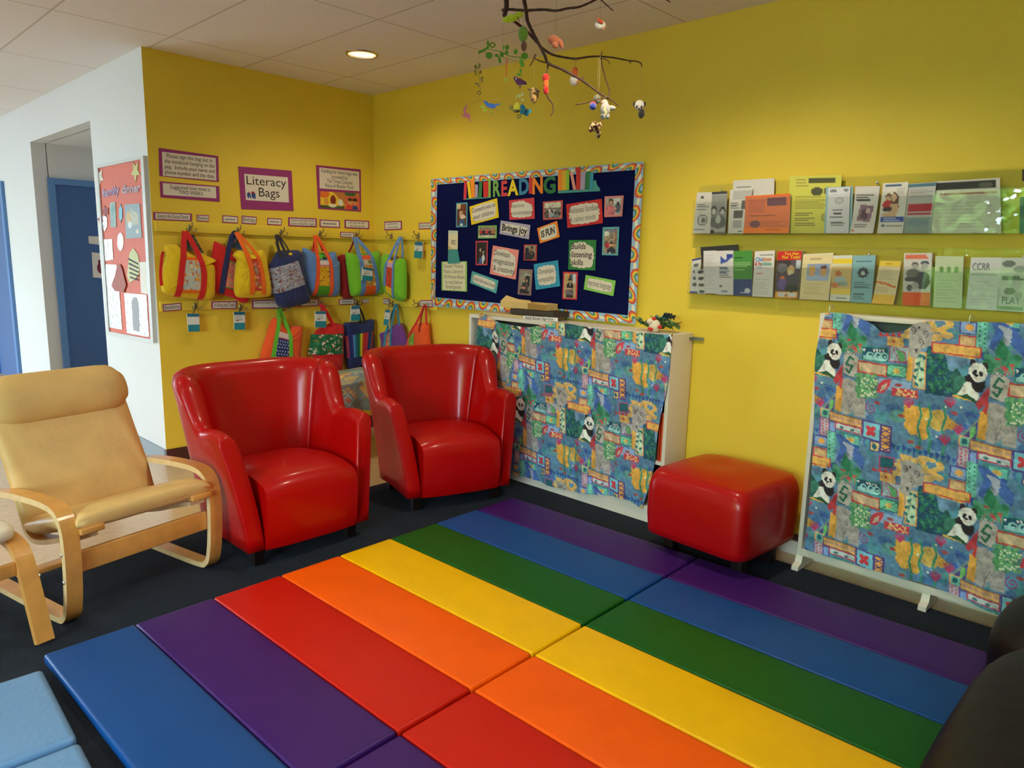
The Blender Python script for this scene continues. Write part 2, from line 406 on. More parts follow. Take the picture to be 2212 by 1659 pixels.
for (a, b, c, d) in WIN:
    mb.box((XW-.1, (a+b)/2, (c-.15)/2), (.2, b-a, c+.15)); mb.box((XW-.1, (a+b)/2, (d+ZC+.15)/2), (.2, b-a, ZC+.15-d))
struct('wall_left', mb, OFFW)
# window glass (thin pane: clear with a faint mirror)
def pane_mat(name, tint=(1, 1, 1), fac=.06, grazing=True):
    m = bpy.data.materials.new(name); m.use_nodes = True; nt = m.node_tree; nt.nodes.clear()
    o = nt.nodes.new('ShaderNodeOutputMaterial'); t = nt.nodes.new('ShaderNodeBsdfTransparent'); g = nt.nodes.new('ShaderNodeBsdfGlossy')
    t.inputs[0].default_value = (*tint, 1); g.inputs['Roughness'].default_value = .01
    mx = nt.nodes.new('ShaderNodeMixShader')
    if grazing:
        f = nt.nodes.new('ShaderNodeFresnel'); f.inputs[0].default_value = 1.49
        ml = nt.nodes.new('ShaderNodeMath'); ml.operation = 'MULTIPLY'; ml.inputs[1].default_value = fac
        nt.links.new(f.outputs[0], ml.inputs[0]); nt.links.new(ml.outputs[0], mx.inputs[0])
    else: mx.inputs[0].default_value = fac
    nt.links.new(t.outputs[0], mx.inputs[1]); nt.links.new(g.outputs[0], mx.inputs[2]); nt.links.new(mx.outputs[0], o.inputs[0]); return m
GLASS = pane_mat('window_glass', (.96, .98, .97), 1.0)
ALU = mat('window_frame_paint', rgb(190, 196, 200), .4)
for i, (a, b, c, d) in enumerate(WIN):
    mb = MB(); n = 3
    for z in (c+.025, d-.025): mb.box((XW-.1, (a+b)/2, z), (.07, b-a, .05))
    for k in range(n+1): mb.box((XW-.1, a+.025+(b-a-.05)*k/n, (c+d)/2), (.07, .05, d-c))
    f = struct('window_%d' % (i+1), mb, ALU)
    p = MB(); p.box((XW-.1, (a+b)/2, (c+d)/2), (.006, b-a-.05, d-c-.05)); part('pane', p, GLASS, f)
mb = MB()
for z in (END[2]+.025, END[3]-.025): mb.box(((END[0]+END[1])/2, LH+.06, z), (END[1]-END[0], .07, .05))
for k in range(4): mb.box((END[0]+.025+(END[1]-END[0]-.05)*k/3, LH+.06, (END[2]+END[3])/2), (.05, .07, END[3]-END[2]))
f = struct('window_3', mb, ALU); part('pane', MB().box(((END[0]+END[1])/2, LH+.06, (END[2]+END[3])/2), (END[1]-END[0]-.05, .006, END[3]-END[2]-.05)), GLASS, f)
# baseboards
struct('baseboard_back', MB().box(((XL+0)/2, -.006, .05), (-XL, .012, .1)), DARKBASE)
mb = MB(); mb.box((-.007, LB/2, .085), (.014, -LB, .03), 0); mb.box((-.014, LB/2, .035), (.028, -LB, .07), 1); struct('baseboard_right', mb, [DARKBASE, CREAM])
mb = MB(); mb.box((XL-.006, YA/2+.003, .05), (.012, YA, .1)); mb.box((XL-.006, (YBB+3.95)/2, .05), (.012, 3.95-YBB, .1)); struct('baseboard_hall', mb, GREYBASE)
# blue door of the side passage (faces -y) and the blue door further along the hall (faces -x)
def door_in(name, org, U, N, w, h, fr=.055):
    U = Vector(U); N = Vector(N); Z = Vector((0, 0, 1)); o = Vector(org)
    q = lambda a, b, z0, z1, n: [o+U*a+Z*z0+N*n, o+U*b+Z*z0+N*n, o+U*b+Z*z1+N*n, o+U*a+Z*z1+N*n]
    mb = MB()
    for a, b, z0, z1 in ((-fr, 0, 0, h+fr), (w, w+fr, 0, h+fr), (0, w, h, h+fr)): mb.prism(q(a, b, z0, z1, .03), -N*.05)
    d = struct(name, mb, BLUEF)
    part('door_leaf', MB().prism(q(0, w, .005, h, .008), -N*.02), BLUED, d)
    hb = MB(); c = o+U*(w-.07)+Z*1.0; hb.tube([c+N*.008, c+N*.06], .012); hb.tube([c+N*.055-U*.01, c+N*.055-U*.11], .009)
    part('door_handle', hb, mat('brushed_steel', (.6, .6, .6), .3, 1.), d); return d
door_in('door_1', (-1.565, YBB, 0), (1, 0, 0), (0, -1, 0), .92, 2.005)
door_in('door_2', (XL, 3.97, 0), (0, 1, 0), (-1, 0, 0), .9, 2.0, .08)
# carpet laid on the vinyl
mb = MB().box(((-6.6-.178)/2, (-7.6-1.345)/2, .004), (6.6-.178, 7.6-1.345, .008))
solo('carpet', mb, CARPET, 'dark slate blue carpet covering the vinyl floor under the chairs and mats', 'carpet', ((-6.6-.178)/2, (-7.6-1.345)/2, 0))
# downlights
TRIM = mat('lamp_trim', rgb(200, 190, 170), .25, .9); REFL = mat('lamp_reflector', rgb(236, 200, 120), .3, .6, emit=(1, .72, .34), estr=1.2)
BULB = mat('lamp_bulb', (1, .9, .7), .4, emit=(1., .80, .50), estr=28)
d0 = None
for i, (x, y) in enumerate(LAMPS):
    lab = 'round recessed ceiling downlight glowing warm near the corner of the yellow walls' if i == 0 else 'round recessed warm downlight in the tiled ceiling over the room'
    if d0 is None:
        d0 = thing('ceiling_downlight', lab, 'ceiling light', (x, y, ZC), 0, 'recessed ceiling downlights')
        p = MB(); n = 32; rr = []
        for r, z in ((.103, 0), (.1, -.007), (.089, -.009), (.086, -.004), (.084, .005)): rr.append([Vector((r*math.cos(2*PI*k/n), r*math.sin(2*PI*k/n), z)) for k in range(n)])
        p.loft(rr, 0, True, caps=False); part('trim_ring', p, TRIM, d0, world=False)
        p = MB(); rr = []
        for r, z in ((.084, .004), (.08, .04), (.072, .075), (.06, .10), (.045, .112)): rr.append([Vector((r*math.cos(2*PI*k/n), r*math.sin(2*PI*k/n), z)) for k in range(n)])
        p.loft(rr, 0, True, caps=False); part('reflector', p, REFL, d0, world=False)
        p = MB(); p.ell((0, 0, .095), (.045, .045, .03)); part('bulb', p, BULB, d0, world=False)
    else: copy_tree(d0, (x, y, ZC), 0, lab)
HG = mat('hedge_leaves', rgb(110, 150, 60), .7, noise=.45, nscale=6)  # hedge added outside to cover bright sky in the rack reflections
mb = MB()
for k in range(60):
    for j in range(4): mb.ell((-19.5+random.uniform(-.3, .3), -19+.4*k, -.1+.5*j), (.45, .42, .4), seg=8, rings=6)
solo('hedge', mb, HG, 'long clipped green hedge added outside the windows to screen bright sky from the clear racks', 'hedge', (-19.5, -7, -.4))
# outside the windows: ground and trees (seen mirrored in the clear brochure racks)
struct('ground_outside', MB().box((-22, -1, -.45), (29.4, 40, .1)), mat('paved_ground', rgb(140, 138, 142), .95, noise=.1, nscale=3))
LEAF = mat('tree_leaves', rgb(160, 205, 90), .6, noise=.4, nscale=2); BARK = mat('tree_bark', rgb(90, 74, 60), .9, noise=.2)
def tree(x, y, h, r, seed, lab):
    R = random.Random(seed); t = thing('leafy_tree', lab, 'tree', (x, y, -.4), 0, 'trees outside the windows')
    mb = MB(); top = Vector((.1, .1, h)); mb.tube([(0, 0, -.05), (.05, 0, h*.3), (-.03, .06, h*.6), top], [.13, .11, .08, .03], seg=8); tips = []
    for k in range(9):
        b = Vector((0, 0, h*(.28+.07*k))); a = R.uniform(0, 2*PI); e = b+Vector((math.cos(a)*r*.8, math.sin(a)*r*.8, R.uniform(.3, 1.))); mb.tube([b, (b+e)/2+Vector((0, 0, .15)), e], [.05, .03, .01], seg=6); tips += [e, (b+e)/2]
    part('trunk', mb, BARK, t, world=False); lf = MB()
    for k in range(2600):
        c = R.choice(tips)+Vector((R.gauss(0, .38), R.gauss(0, .38), R.gauss(0, .3))); s_ = R.uniform(.09, .19)
        u = Vector((R.gauss(0, 1), R.gauss(0, 1), R.gauss(0, 1))).normalized(); v = u.cross(Vector((R.gauss(0, 1), R.gauss(0, 1), R.gauss(0, 1)))).normalized()
        lf.add([c-u*s_, c-v*s_*.5, c+u*s_, c+v*s_*.5], [[0, 1, 2, 3]])
    lf.keep = True; part('foliage', lf, LEAF, t, world=False)
for k, (x, y, h, r) in enumerate([(-11.6, -.9, 3.9, 1.5), (-16.5, -2.2, 5.4, 2.4), (-11.4, -3.3, 4.2, 1.6), (-13.5, 9, 5.2, 2.2), (-24, -10, 6, 2.8), (-25, 3.5, 6.2, 2.8)]):
    tree(x, y, h, r, 40+k, ['tall', 'second tallest', 'slender', 'shady', 'spreading', 'far'][k]+' green leafy tree outside the windows, mirrored in the clear brochure racks')
# ================================================================== MATS
VIN = {}
def vinyl(n, c, **k): return mat('vinyl_'+n, rgb(*c), .38, spec=.22, bump=.12, bscale=500, noise=.04, nscale=8)
CO = dict(purple=vinyl('purple', (60, 24, 98)), blue=vinyl('blue', (14, 72, 136)), green=vinyl('green', (12, 86, 20)), yellow=vinyl('yellow', (242, 184, 0)), orange=vinyl('orange', (248, 92, 0)), red=vinyl('red', (198, 24, 4)))
SEQ = ['purple', 'blue', 'green', 'yellow', 'orange', 'red', 'purple', 'blue']
def pad(mb, x0, x1, y0, y1, z0, z1, mi=0, b=.012, puff=.004, nx=10, ny=24):
    """one foam panel: rounded rims, faintly swollen top"""
    bm = bmesh.new(); bmesh.ops.create_cube(bm, size=1)
    for v in bm.verts: v.co = Vector((x0+(x1-x0)*(v.co.x+.5), y0+(y1-y0)*(v.co.y+.5), z0+(z1-z0)*(v.co.z+.5)))
    bmesh.ops.bevel(bm, geom=list(bm.edges), offset=b, segments=3, profile=.6, affect='EDGES')
    mb.bm(bm, None, mi, True)
    P = [[Vector((x0+b+(x1-x0-2*b)*i/nx, y0+b+(y1-y0-2*b)*j/ny, z1+.0004+puff*(math.sin(PI*i/nx)*math.sin(PI*j/ny))**.5)) for i in range(nx+1)] for j in range(ny+1)]
    mb.grid(P, mi)
MW, ML = .30367, 1.21743
def rainbow_mat(org, rz, label):
    t = thing('folding_mat', label, 'mat', org, rz, 'rainbow folding floor mats')
    for i, c in enumerate(SEQ):
        mb = MB(); pad(mb, -(i+1)*MW+.001, -i*MW-.001, -ML+.008, -.004, .001, .036)
        part('panel', mb, CO[c], t, world=False, label=c+' vinyl panel')
rainbow_mat((-.54513, -2.15231, .008), .02625, 'rainbow striped folding floor mat in front of the two red armchairs')
rainbow_mat((-.54513+ML*math.sin(.02625), -2.15231-ML*math.cos(.02625), .008), .02625, 'rainbow striped folding floor mat nearer the black leather seat')
LBL = mat('vinyl_light_blue', rgb(104, 148, 190), .4, bump=.15, bscale=60)
t = thing('nap_mat', 'pale blue folding nap mat in the near corner beside the rainbow mat', 'mat', (-3.0, -2.32, .008), math.radians(-2.5))
for k in range(3):
    mb = MB(); pad(mb, -1.3, 0, -.49*(k+1)+.012, -.49*k-.012, .001, .045, b=.018, puff=.008); part('panel', mb, LBL, t, world=False)
# ================================================================== ARMCHAIRS
LEATHER = mat('red_leather', rgb(174, 2, 0), .45, spec=.18, coat=.3, coatr=.16, bump=.05, bscale=160)
DARKWOOD = mat('dark_wood', rgb(24, 13, 10), .45, spec=.3)
def smooth01(t): t = max(0., min(1., t)); return t*t*(3-2*t)
def chair_shell():
    """stations along the U: left arm front -> back -> right arm front; local frame, front at y=0, back at +y"""
    hw, yb, R = .283, .56, .13; path = []
    n1, n2, n3 = 34, 9, 16
    for i in range(n1): path.append((Vector((-hw, (yb-R)*i/n1, 0)), Vector((-1, 0, 0))))
    for i in range(n2): a = PI-(PI/2)*i/n2; path.append((Vector((-hw+R+R*math.cos(a), yb-R+R*math.sin(a), 0)), Vector((math.cos(a), math.sin(a), 0))))
    for i in range(n3+1): path.append((Vector((-hw+R+(2*hw-2*R)*i/n3, yb, 0)), Vector((0, 1, 0))))
    for i in range(1, n2+1): a = PI/2-(PI/2)*i/n2; path.append((Vector((hw-R+R*math.cos(a), yb-R+R*math.sin(a), 0)), Vector((math.cos(a), math.sin(a), 0))))
    for i in range(1, n1+1): path.append((Vector((hw, (yb-R)*(1-i/n1), 0)), Vector((1, 0, 0))))
    rings = []; N = len(path)
    for k, (p, n) in enumerate(path):
        y = p.y; front = min(k, N-1-k)
        s = smooth01((y-.31)/.16)               # arm -> wing
        h = .635+.015*math.sin(PI*min(1, y/.3))+(.235)*s+.01*abs(n.y)
        fl = .085+.02*s+.02*n.y*s               # outward flare at the top
        t = .085+.03*s
        tilt = .085*(1-smooth01(y/.3))          # front edge of the arm leans back
        zb = .1; prof = []
        def pt(off, z):
            f = (z-zb)/(h-zb); return p+n*(off+fl*f**1.3)+Vector((0, tilt*f**1.6, z))
        sh = {0: .80, 1: .93}.get(front, 1.)
        ti = t/2*sh; hh = h-(1-sh)*.06; zb2 = zb
        for z in np.linspace(zb2, hh-ti*1.2, 9): prof.append(pt(ti, z))
        for a in np.linspace(.25, PI-.25, 9): prof.append(pt(ti*math.cos(a), hh-ti*1.2+ti*1.2*math.sin(a)))
        for z in np.linspace(hh-ti*1.2, zb2, 9): prof.append(pt(-ti, z))
        fw = {0: -.012, 1: -.003}.get(front, .004 if front == 2 else 0)
        prof = [q+Vector((0, -fw if True else 0, 0)) for q in prof]
        rings.append(prof)
    return rings
def armchair(label, loc, rz):
    t = thing('armchair', label, 'armchair', loc, rz, 'red leather armchairs')
    rings = chair_shell(); N = len(rings); a = 34+2
    for nm, r in (('armrest', rings[:a+1]), ('backrest', rings[a:N-a]), ('armrest', rings[N-a-1:])):
        mb = MB(); mb.loft(r, 0, True); part(nm, mb, LEATHER, t, world=False)
    mb = MB(); P = []; hw = .241                # seat block with a swollen top and a rounded front
    nu = 18
    prof = [(.012, .095), (-.004, .14), (-.012, .24), (-.010, .33), (-.004, .375), (.012, .402), (.04, .415), (.12, .43), (.22, .437), (.33, .432), (.43, .42), (.47, .41), (.475, .30), (.475, .095)]
    for (y, z) in prof:
        row = []
        for i in range(nu+1):
            u = -1+2*i/nu; e = 1-abs(u)**3.2
            zz = z+(.028*e-.014 if z > .38 else 0); yy = y-(.016*e if y < .03 else 0)
            row.append(Vector((hw*u, yy, zz)))
        P.append(row)
    mb.loft(P, 0, True, caps=False, wrap=False); mb.add([r[0] for r in P], [list(range(len(P)))]); mb.add([r[-1] for r in P], [list(range(len(P)))])
    part('seat', mb, LEATHER, t, world=False)
    for (x, y) in ((-.25, .085), (.25, .085), (-.25, .5), (.25, .5)):
        mb = MB(); mb.lathe([(.03, 0), (.042, .105)], (x, y, .008), seg=4, smooth=False, M=Matrix.Rotation(PI/4, 3, 'Z')); part('leg', mb, DARKWOOD, t, world=False)
    return t
AC = armchair('red leather armchair between the bentwood chair and its twin', (-1.795, -2.03, 0), 0)
copy_tree(AC, (-.8265, -2.013, 0), math.radians(-17.3), 'red leather armchair in the corner against the fabric-covered bookcase')
# ================================================================== OTTOMAN
t = thing('ottoman', 'square red leather ottoman with short dark legs beside the bookcase end', 'ottoman', (-.345, -3.39, 0), math.radians(-4))
mb = MB(); n = 22; W2 = .277
def ott(u, v):      # u,v in -1..1
    return .435+.045*(1-abs(u)**2.6)*(1-abs(v)**2.6)-.012*math.exp(-((u*.8)**2+(v-.1)**2)/.12)
rows = []; nn = 48
def rr(f, k):      # rounded square ring
    a = 2*PI*k/nn; c, s_ = math.cos(a), math.sin(a); e = .24
    return Vector((math.copysign(abs(c)**e, c)*f, math.copysign(abs(s_)**e, s_)*f, 0))
for z, f in ((.125, .95), (.13, .985), (.16, .995), (.22, 1.01), (.30, 1.012), (.36, 1.005), (.395, .985), (.42, .95)):
    rows.append([rr(f*W2, k)+Vector((0, 0, z)) for k in range(nn)])
for f in (.9, .82, .72, .6, .48, .36, .24, .12, .03):
    rows.append([(lambda p: p+Vector((0, 0, ott(p.x/W2, p.y/W2))))(rr(f*W2, k)) for k in range(nn)])
mb.loft(rows, 0, True); part('upholstery', mb, LEATHER, t, world=False)
for x in (-.135, .135):
    for y in (-.19, .19):
        mb = MB(); mb.box((x, y, .0688), (.055, .055, .12), bev=.004); part('leg', mb, DARKWOOD, t, world=False)
# ================================================================== BENTWOOD LOUNGE CHAIR
BIRCH = mat('birch_veneer', rgb(214, 152, 74), .38, noise=.12, nscale=14, coat=.2); BIRCHE = mat('birch_edge', rgb(222, 186, 132), .45, noise=.1, nscale=30)
TAN = mat('tan_leather', rgb(216, 178, 110), .5, spec=.4, noise=.09, nscale=7, bump=.22, bscale=26); SILVER = mat('bolt_steel', (.75, .75, .75), .25, 1.)
PALE = mat('pale_leather', rgb(228, 218, 196), .5, noise=.05, bump=.2, bscale=26)
BR = math.radians(12.5); PO = Vector((-2.5125, -1.939, .008))
PC = thing('lounge_chair', 'bentwood lounge chair with cream leather cushion and roll headrest', 'armchair', PO, BR)
def band(mb, path, u0, u1, th=.024):
    """laminated strip: path of (v,z) in the side plane, from u0 to u1 across"""
    P = catmull([(0, v, z) for v, z in path], 6); n = len(P); rings = []
    for i in range(n):
        tg = (P[min(i+1, n-1)]-P[max(i-1, 0)]).normalized(); nm = Vector((0, -tg.z, tg.y))*th/2
        a, b = P[i]+nm, P[i]-nm
        rings.append([Vector((u0, a.y, a.z)), Vector((u1, a.y, a.z)), Vector((u1, b.y, b.z)), Vector((u0, b.y, b.z))])
    k = 4; base = len(mb.v); vs = [p for r in rings for p in r]; top = []; side = []
    for i in range(n-1):
        for j in range(4):
            f = [i*k+j, i*k+(j+1) % 4, (i+1)*k+(j+1) % 4, (i+1)*k+j]; (top if j in (0, 2) else side).append(f)
    mb.add(vs, top, 0, False); mb.add(vs, side+[[3, 2, 1, 0], [(n-1)*4+j for j in range(4)]], 1, False)
SIDE = [(.60, .013), (.40, .013), (.10, .013), (.035, .03), (.008, .085), (-.008, .2), (-.012, .33), (-.002, .40), (.03, .448), (.10, .468), (.25, .466), (.42, .452), (.54, .43), (.585, .425), (.61, .45), (.645, .52), (.67, .60)]
for s in (-1, 1):
    mb = MB(); band(mb, SIDE, s*.28, s*.34); part('side_frame', mb, [BIRCH, BIRCHE], PC, world=False)
for (v, z, d, h) in ((.012, .246, .022, .085), (.50, .06, .06, .022)):
    mb = MB(); mb.box((0, v, z), (.56, d, h), bev=.004); part('cross_rail', mb, BIRCH, PC, world=False)
SHELL = [(.0, .345), (.12, .31), (.26, .265), (.36, .245), (.42, .262), (.455, .32), (.52, .47), (.62, .68), (.71, .88)]
for s in (-1, 1):
    mb = MB(); band(mb, SHELL, s*.20, s*.27, .02); part('seat_rail', mb, [BIRCH, BIRCHE], PC, world=False)
for s in (-1, 1):
    mb = MB(); mb.box((s*.235, -.012, .375), (.09, .05, .024), bev=.004); part('seat_bracket', mb, BIRCH, PC, world=False)
def cushion(path, w, th, nu=26, name='cushion', endr=.5):
    P = catmull(path, 8); n = len(P); rings = []
    for i, p in enumerate(P):
        tg = (P[min(i+1, n-1)]-P[max(i-1, 0)]).normalized(); nm = Vector((0, -tg.z, tg.y)); f = i/(n-1)
        e = min(1., .35+math.sin(PI*f)**.35*.75); ring = []
        for k in range(nu*2):
            a = 2*PI*k/(nu*2); c, s_ = math.cos(a), math.sin(a)
            ring.append(Vector((math.copysign(abs(c)**.3, c)*w/2, 0, 0))+p+nm*(math.copysign(abs(s_)**.75, s_)*th/2*e*(1+.06*math.sin(9*c+f*14))))
        rings.append(ring)
    mb = MB(); mb.loft(rings, 0, True); return mb
part('seat_cushion', cushion([(0, -.025, .405), (0, .05, .402), (0, .2, .355), (0, .33, .315), (0, .405, .305)], .575, .085), TAN, PC, world=False)
part('back_cushion', cushion([(0, .40, .30), (0, .425, .36), (0, .47, .47), (0, .56, .64), (0, .625, .77)], .575, .075), TAN, PC, world=False)
mb = MB(); rings = []
for i in range(17):
    x = -.29+.58*i/16; e = (1-abs(i/8-1)**10)**.5 if 0 < i < 16 else .55
    rings.append([Vector((x, .612+.068*math.cos(a)*e+.034*math.sin(a)*e, .792+.105*math.sin(a)*e)) for a in np.linspace(0, 2*PI, 24, endpoint=False)])
mb.loft(rings, 0, True); part('headrest_pillow', mb, TAN, PC, world=False)
for s in (-1, 1):
    for z in (.30, .19):
        mb = MB(); mb.lathe([(.007, 0), (.007, .004), (.002, .006)], (s*.34, -.005, z), seg=10, M=Matrix.Rotation(s*PI/2, 3, 'Y')); part('bolt', mb, SILVER, PC, world=False)
# footstool of the same make, mostly beyond the left frame edge
FS = thing('footstool', 'bentwood footstool at the photo left edge in front of the lounge chair', 'footstool', (-3.165, -1.835, .021), BR)
for y in (-.17, .17):
    mb = MB(); rings = []; P = catmull([(.29, 0, 0.0), (.245, 0, .14), (.205, 0, .26), (.17, 0, .325), (.10, 0, .352), (0, 0, .358), (-.10, 0, .352), (-.17, 0, .325), (-.205, 0, .26), (-.245, 0, .14), (-.29, 0, 0.0)], 5); n = len(P)
    for i in range(n):
        tg = (P[min(i+1, n-1)]-P[max(i-1, 0)]).normalized(); nm = Vector((-tg.z, 0, tg.x))*.0125; a, b = P[i]+nm, P[i]-nm
        rings.append([Vector((y-.03, a.x, a.z)), Vector((y+.03, a.x, a.z)), Vector((y+.03, b.x, b.z)), Vector((y-.03, b.x, b.z))])
    mb.loft(rings, 0, False); part('leg_frame', mb, [BIRCH], FS, world=False)
for x in (-.19, .19):
    mb = MB(); mb.box((0, x, .27), (.28, .022, .05), bev=.003); part('cross_rail', mb, BIRCH, FS, world=False)
mb = MB(); mb.ell((0, 0, .385), (.19, .17, .03), e=.45, seg=28); part('cushion', mb, PALE, FS, world=False)
mb = MB(); mb.lathe([(.007, 0), (.007, .004), (.002, .006)], (.2, -.225, .23), seg=10, M=Matrix.Rotation(PI/2, 3, 'Y')); part('bolt', mb, SILVER, FS, world=False)
# ================================================================== BLACK LEATHER SEAT at the right edge
BLACK = mat('black_leather', rgb(12, 9, 7), .45, spec=.3, bump=.35, bscale=14)
t = thing('beanbag', 'large black leather beanbag at the right edge resting on the mat end', 'beanbag', (-1.45, -5.19, .008))
mb = MB(); mb.ell((-.1, 0, .21), (.74, .56, .2), e=.55, seg=40, rings=20); part('seat', mb, BLACK, t, world=False)
mb = MB(); mb.ell((.80, .02, .185), (.36, .58, .18), e=.6, seg=36, rings=18); part('side_bolster', mb, BLACK, t, world=False)
# ================================================================== SIGNS, LABELS, RAILS, HOOKS on the yellow walls
INK = mat('black_ink', rgb(40, 36, 34), .7); GREYINK = mat('grey_ink', rgb(120, 112, 106), .7)
MAG = mat('magenta_card', rgb(150, 44, 112), .6); SHEET = mat('white_sheet', rgb(226, 212, 196), .6)
def z2(*p): return [(300+a/5.53, 300+b/5.53) for a, b in p]
def z3(*p): return [(640+a/5.53, 300+b/5.53) for a, b in p]
def z4(*p): return [(320+a/6.506, 470+b/6.506) for a, b in p]
def z5(*p): return [(620+a/6.506, 470+b/6.506) for a, b in p]
def z6(*p): return [(340+a/6.506, 630+b/6.506) for a, b in p]
def z7(*p): return [(620+a/6.506, 630+b/6.506) for a, b in p]
def wallq(px, wall, n): return qB(px, -n) if wall == 'B' else qR(px, -n)
NN = {'B': NB, 'R': NR}
def sign(name, label, px, lines, wall='B', group=None, inner=None, ins=(.055, .11), align='c', n=.004, scrib=0, ink=None):
    q = wallq(px, wall, n); N = NN[wall]; o = solo(name, card(q, N, .003), MAG, label, 'sign' if name == 'wall_sign' else 'label', mean(q), 0, group)
    qi = wallq(inner, wall, n+.0012) if inner else lift(inset(q, ins[0], ins[1]), N, .0012)
    sh = part('paper', card(qi, N, .001), SHEET, o)
    if lines:
        mb = MB(); write(mb, qi, N, lines, .0006, align); part('lettering', mb, ink or INK, o)
    if scrib:
        mb = MB()
        for k in range(scrib):
            t = (k+.5)/scrib; a = .12+.05*(k % 2); 
            for w in range(4): mb.prism(lift([quad_pt(qi, a+(.76-a+.1)*w/4, t-.10/scrib), quad_pt(qi, a+(.76-a+.1)*(w+.8)/4, t-.10/scrib), quad_pt(qi, a+(.76-a+.1)*(w+.8)/4, t+.13/scrib), quad_pt(qi, a+(.76-a+.1)*w/4, t+.13/scrib)], N, .0008), -N*.0004)
        part('print', mb, GREYINK, o)
    return o, q, qi
sign('wall_sign', 'magenta bordered sign asking to sign the bag out in the notebook', z2((237, 107), (948, 205), (955, 515), (247, 443)),
     [('Please sign the bag out in', .08, .04, .93, .27), ('the notebook hanging on the', .04, .27, .97, .50), ('peg.  Include your name and', .04, .50, .97, .73), ('phone number and the date.', .04, .73, .97, .96)], inner=z2((275, 153), (918, 228), (926, 497), (288, 440)))
sign('wall_sign', 'magenta bordered sign saying the suggested loan time is TWO WEEKS', z2((250, 505), (958, 565), (965, 752), (262, 697)),
     [('Suggested loan time is', .13, .08, .88, .52), ('TWO WEEKS', .28, .50, .74, .94)], inner=z2((285, 527), (920, 575), (926, 710), (292, 668)))
o, q, qi = sign('wall_sign', 'large magenta bordered Literacy Bags title sign with a small train', z2((1188, 328), (1825, 380), (1848, 860), (1225, 838)),
     [('Literacy', .04, .04, .95, .50), ('Bags', .30, .46, .78, .94)], inner=z2((1258, 417), (1780, 460), (1793, 760), (1280, 730)))
mb = MB(); R_ = lambda s0, t0, s1, t1: lift([quad_pt(qi, s0, t0), quad_pt(qi, s1, t0), quad_pt(qi, s1, t1), quad_pt(qi, s0, t1)], NB, .001)
for s0, t0, s1, t1, m_ in ((.03, .72, .11, .86, 0), (.13, .72, .22, .88, 0), (.06, .68, .09, .74, 1), (.13, .66, .20, .74, 1), (.04, .86, .07, .92, 0), (.09, .86, .12, .92, 0), (.15, .88, .18, .93, 0), (.19, .88, .22, .93, 0)): mb.prism(R_(s0, t0, s1, t1), -NB*.0006, m_)
part('train_picture', mb, [col(40, 70, 140), col(200, 40, 30)], o)
o, q, qi = sign('wall_sign', 'magenta bordered funding notice with a bright storybook picture at its foot', z3((237, 312), (770, 365), (775, 870), (262, 833)),
     [('Funding for these bags was', .05, .04, .95, .28), ('provided by', .3, .28, .7, .52), ('The Times Colonist', .18, .50, .82, .75), ('Raise-A-Reader Fund.', .14, .73, .86, .97)], inner=z3((275, 340), (750, 393), (755, 625), (280, 590)))
c = Cv(64, 28, (196, 120, 60))
c.poly([(0, .1), (.3, 0), (.62, .75), (.1, .9), (0, .8)], (240, 196, 50)).ell(.1, .18, .14, .2, (230, 110, 40)).ell(.32, .5, .07, .28, (130, 40, 30)).ell(.5, .62, .06, .2, (220, 220, 200)).ell(.15, .6, .06, .2, (224, 150, 60)).rect(0, .82, .6, 1, (70, 90, 40)).ell(.3, .82, .1, .1, (235, 225, 190))
c.rect(.62, .2, 1, 1, (220, 100, 70)).ell(.75, .1, .15, .12, (60, 100, 60)).ell(.74, .55, .06, .16, (220, 150, 100)).ell(.87, .55, .06, .16, (214, 140, 90)).ell(.74, .42, .06, .09, (60, 36, 30)).ell(.87, .42, .07, .1, (60, 36, 30)).ell(.86, .88, .09, .12, (50, 70, 130)).ell(.72, .88, .08, .14, (220, 60, 50))
part('storybook_picture', paint_grid(wallq(z3((285, 625), (755, 650), (760, 850), (290, 820)), 'B', .0055), c, NB), PAINT, o)
G1 = 'bag title labels above the upper peg rail'; G2 = 'bag title labels on the lower peg rail'
def lab(px, text, desc, wall, grp, rows=1, n=.004):
    L = [(t, .05, (k+.06)/len(text), .95, (k+.98)/len(text)) for k, t in enumerate(text)] if text else None
    return sign('bag_label', desc, px, L, wall, grp, ins=(.05, .13), scrib=0 if text else rows, n=n)
lab(z2((172, 872), (635, 893), (632, 985), (175, 967)), ['Going to the Doctor/Dentist'], 'long label about going to the doctor or dentist above the yellow bag with red handles', 'B', G1)
lab(z2((693, 905), (838, 912), (835, 990), (693, 982)), ['Babies'], 'small label reading Babies to the right of the doctor label', 'B', G1)
lab(z2((1000, 912), (1185, 925), (1183, 1010), (1000, 1000)), None, 'small label above the navy handled red bag', 'B', G1)
lab(z2((1230, 915), (1408, 932), (1402, 1023), (1230, 1012)), ['Birthday'], 'small label reading Birthday above the orange handled yellow bag', 'B', G1)
lab(z2((1535, 943), (1708, 955), (1705, 1035), (1535, 1025)), None, 'small label above the hook of the navy floral bag', 'B', G1)
lab(z2((1785, 935), (2125, 950), (2125, 1055), (1787, 1042)), ['Spanish and English Books', 'Libros en Español e Inglés'], 'two-line Spanish and English books label below the Literacy Bags sign', 'B', G1)
lab(z3((280, 962), (522, 975), (522, 1065), (280, 1053)), None, 'one-line label above the denim blue bag with orange handles', 'B', G1)
lab(z3((577, 965), (872, 980), (872, 1080), (580, 1065)), None, 'two-line label just left of the wall corner', 'B', G1, 2)
lab(z3((527, 1110), (690, 1118), (688, 1185), (527, 1172)), None, 'small dark edged label on the rail beside the green bag handles', 'B', G1, n=.024)
lab(z3((1050, 988), (1258, 978), (1258, 1085), (1053, 1092)), None, 'two-line label on the wall just right of the corner', 'R', G1, 2)
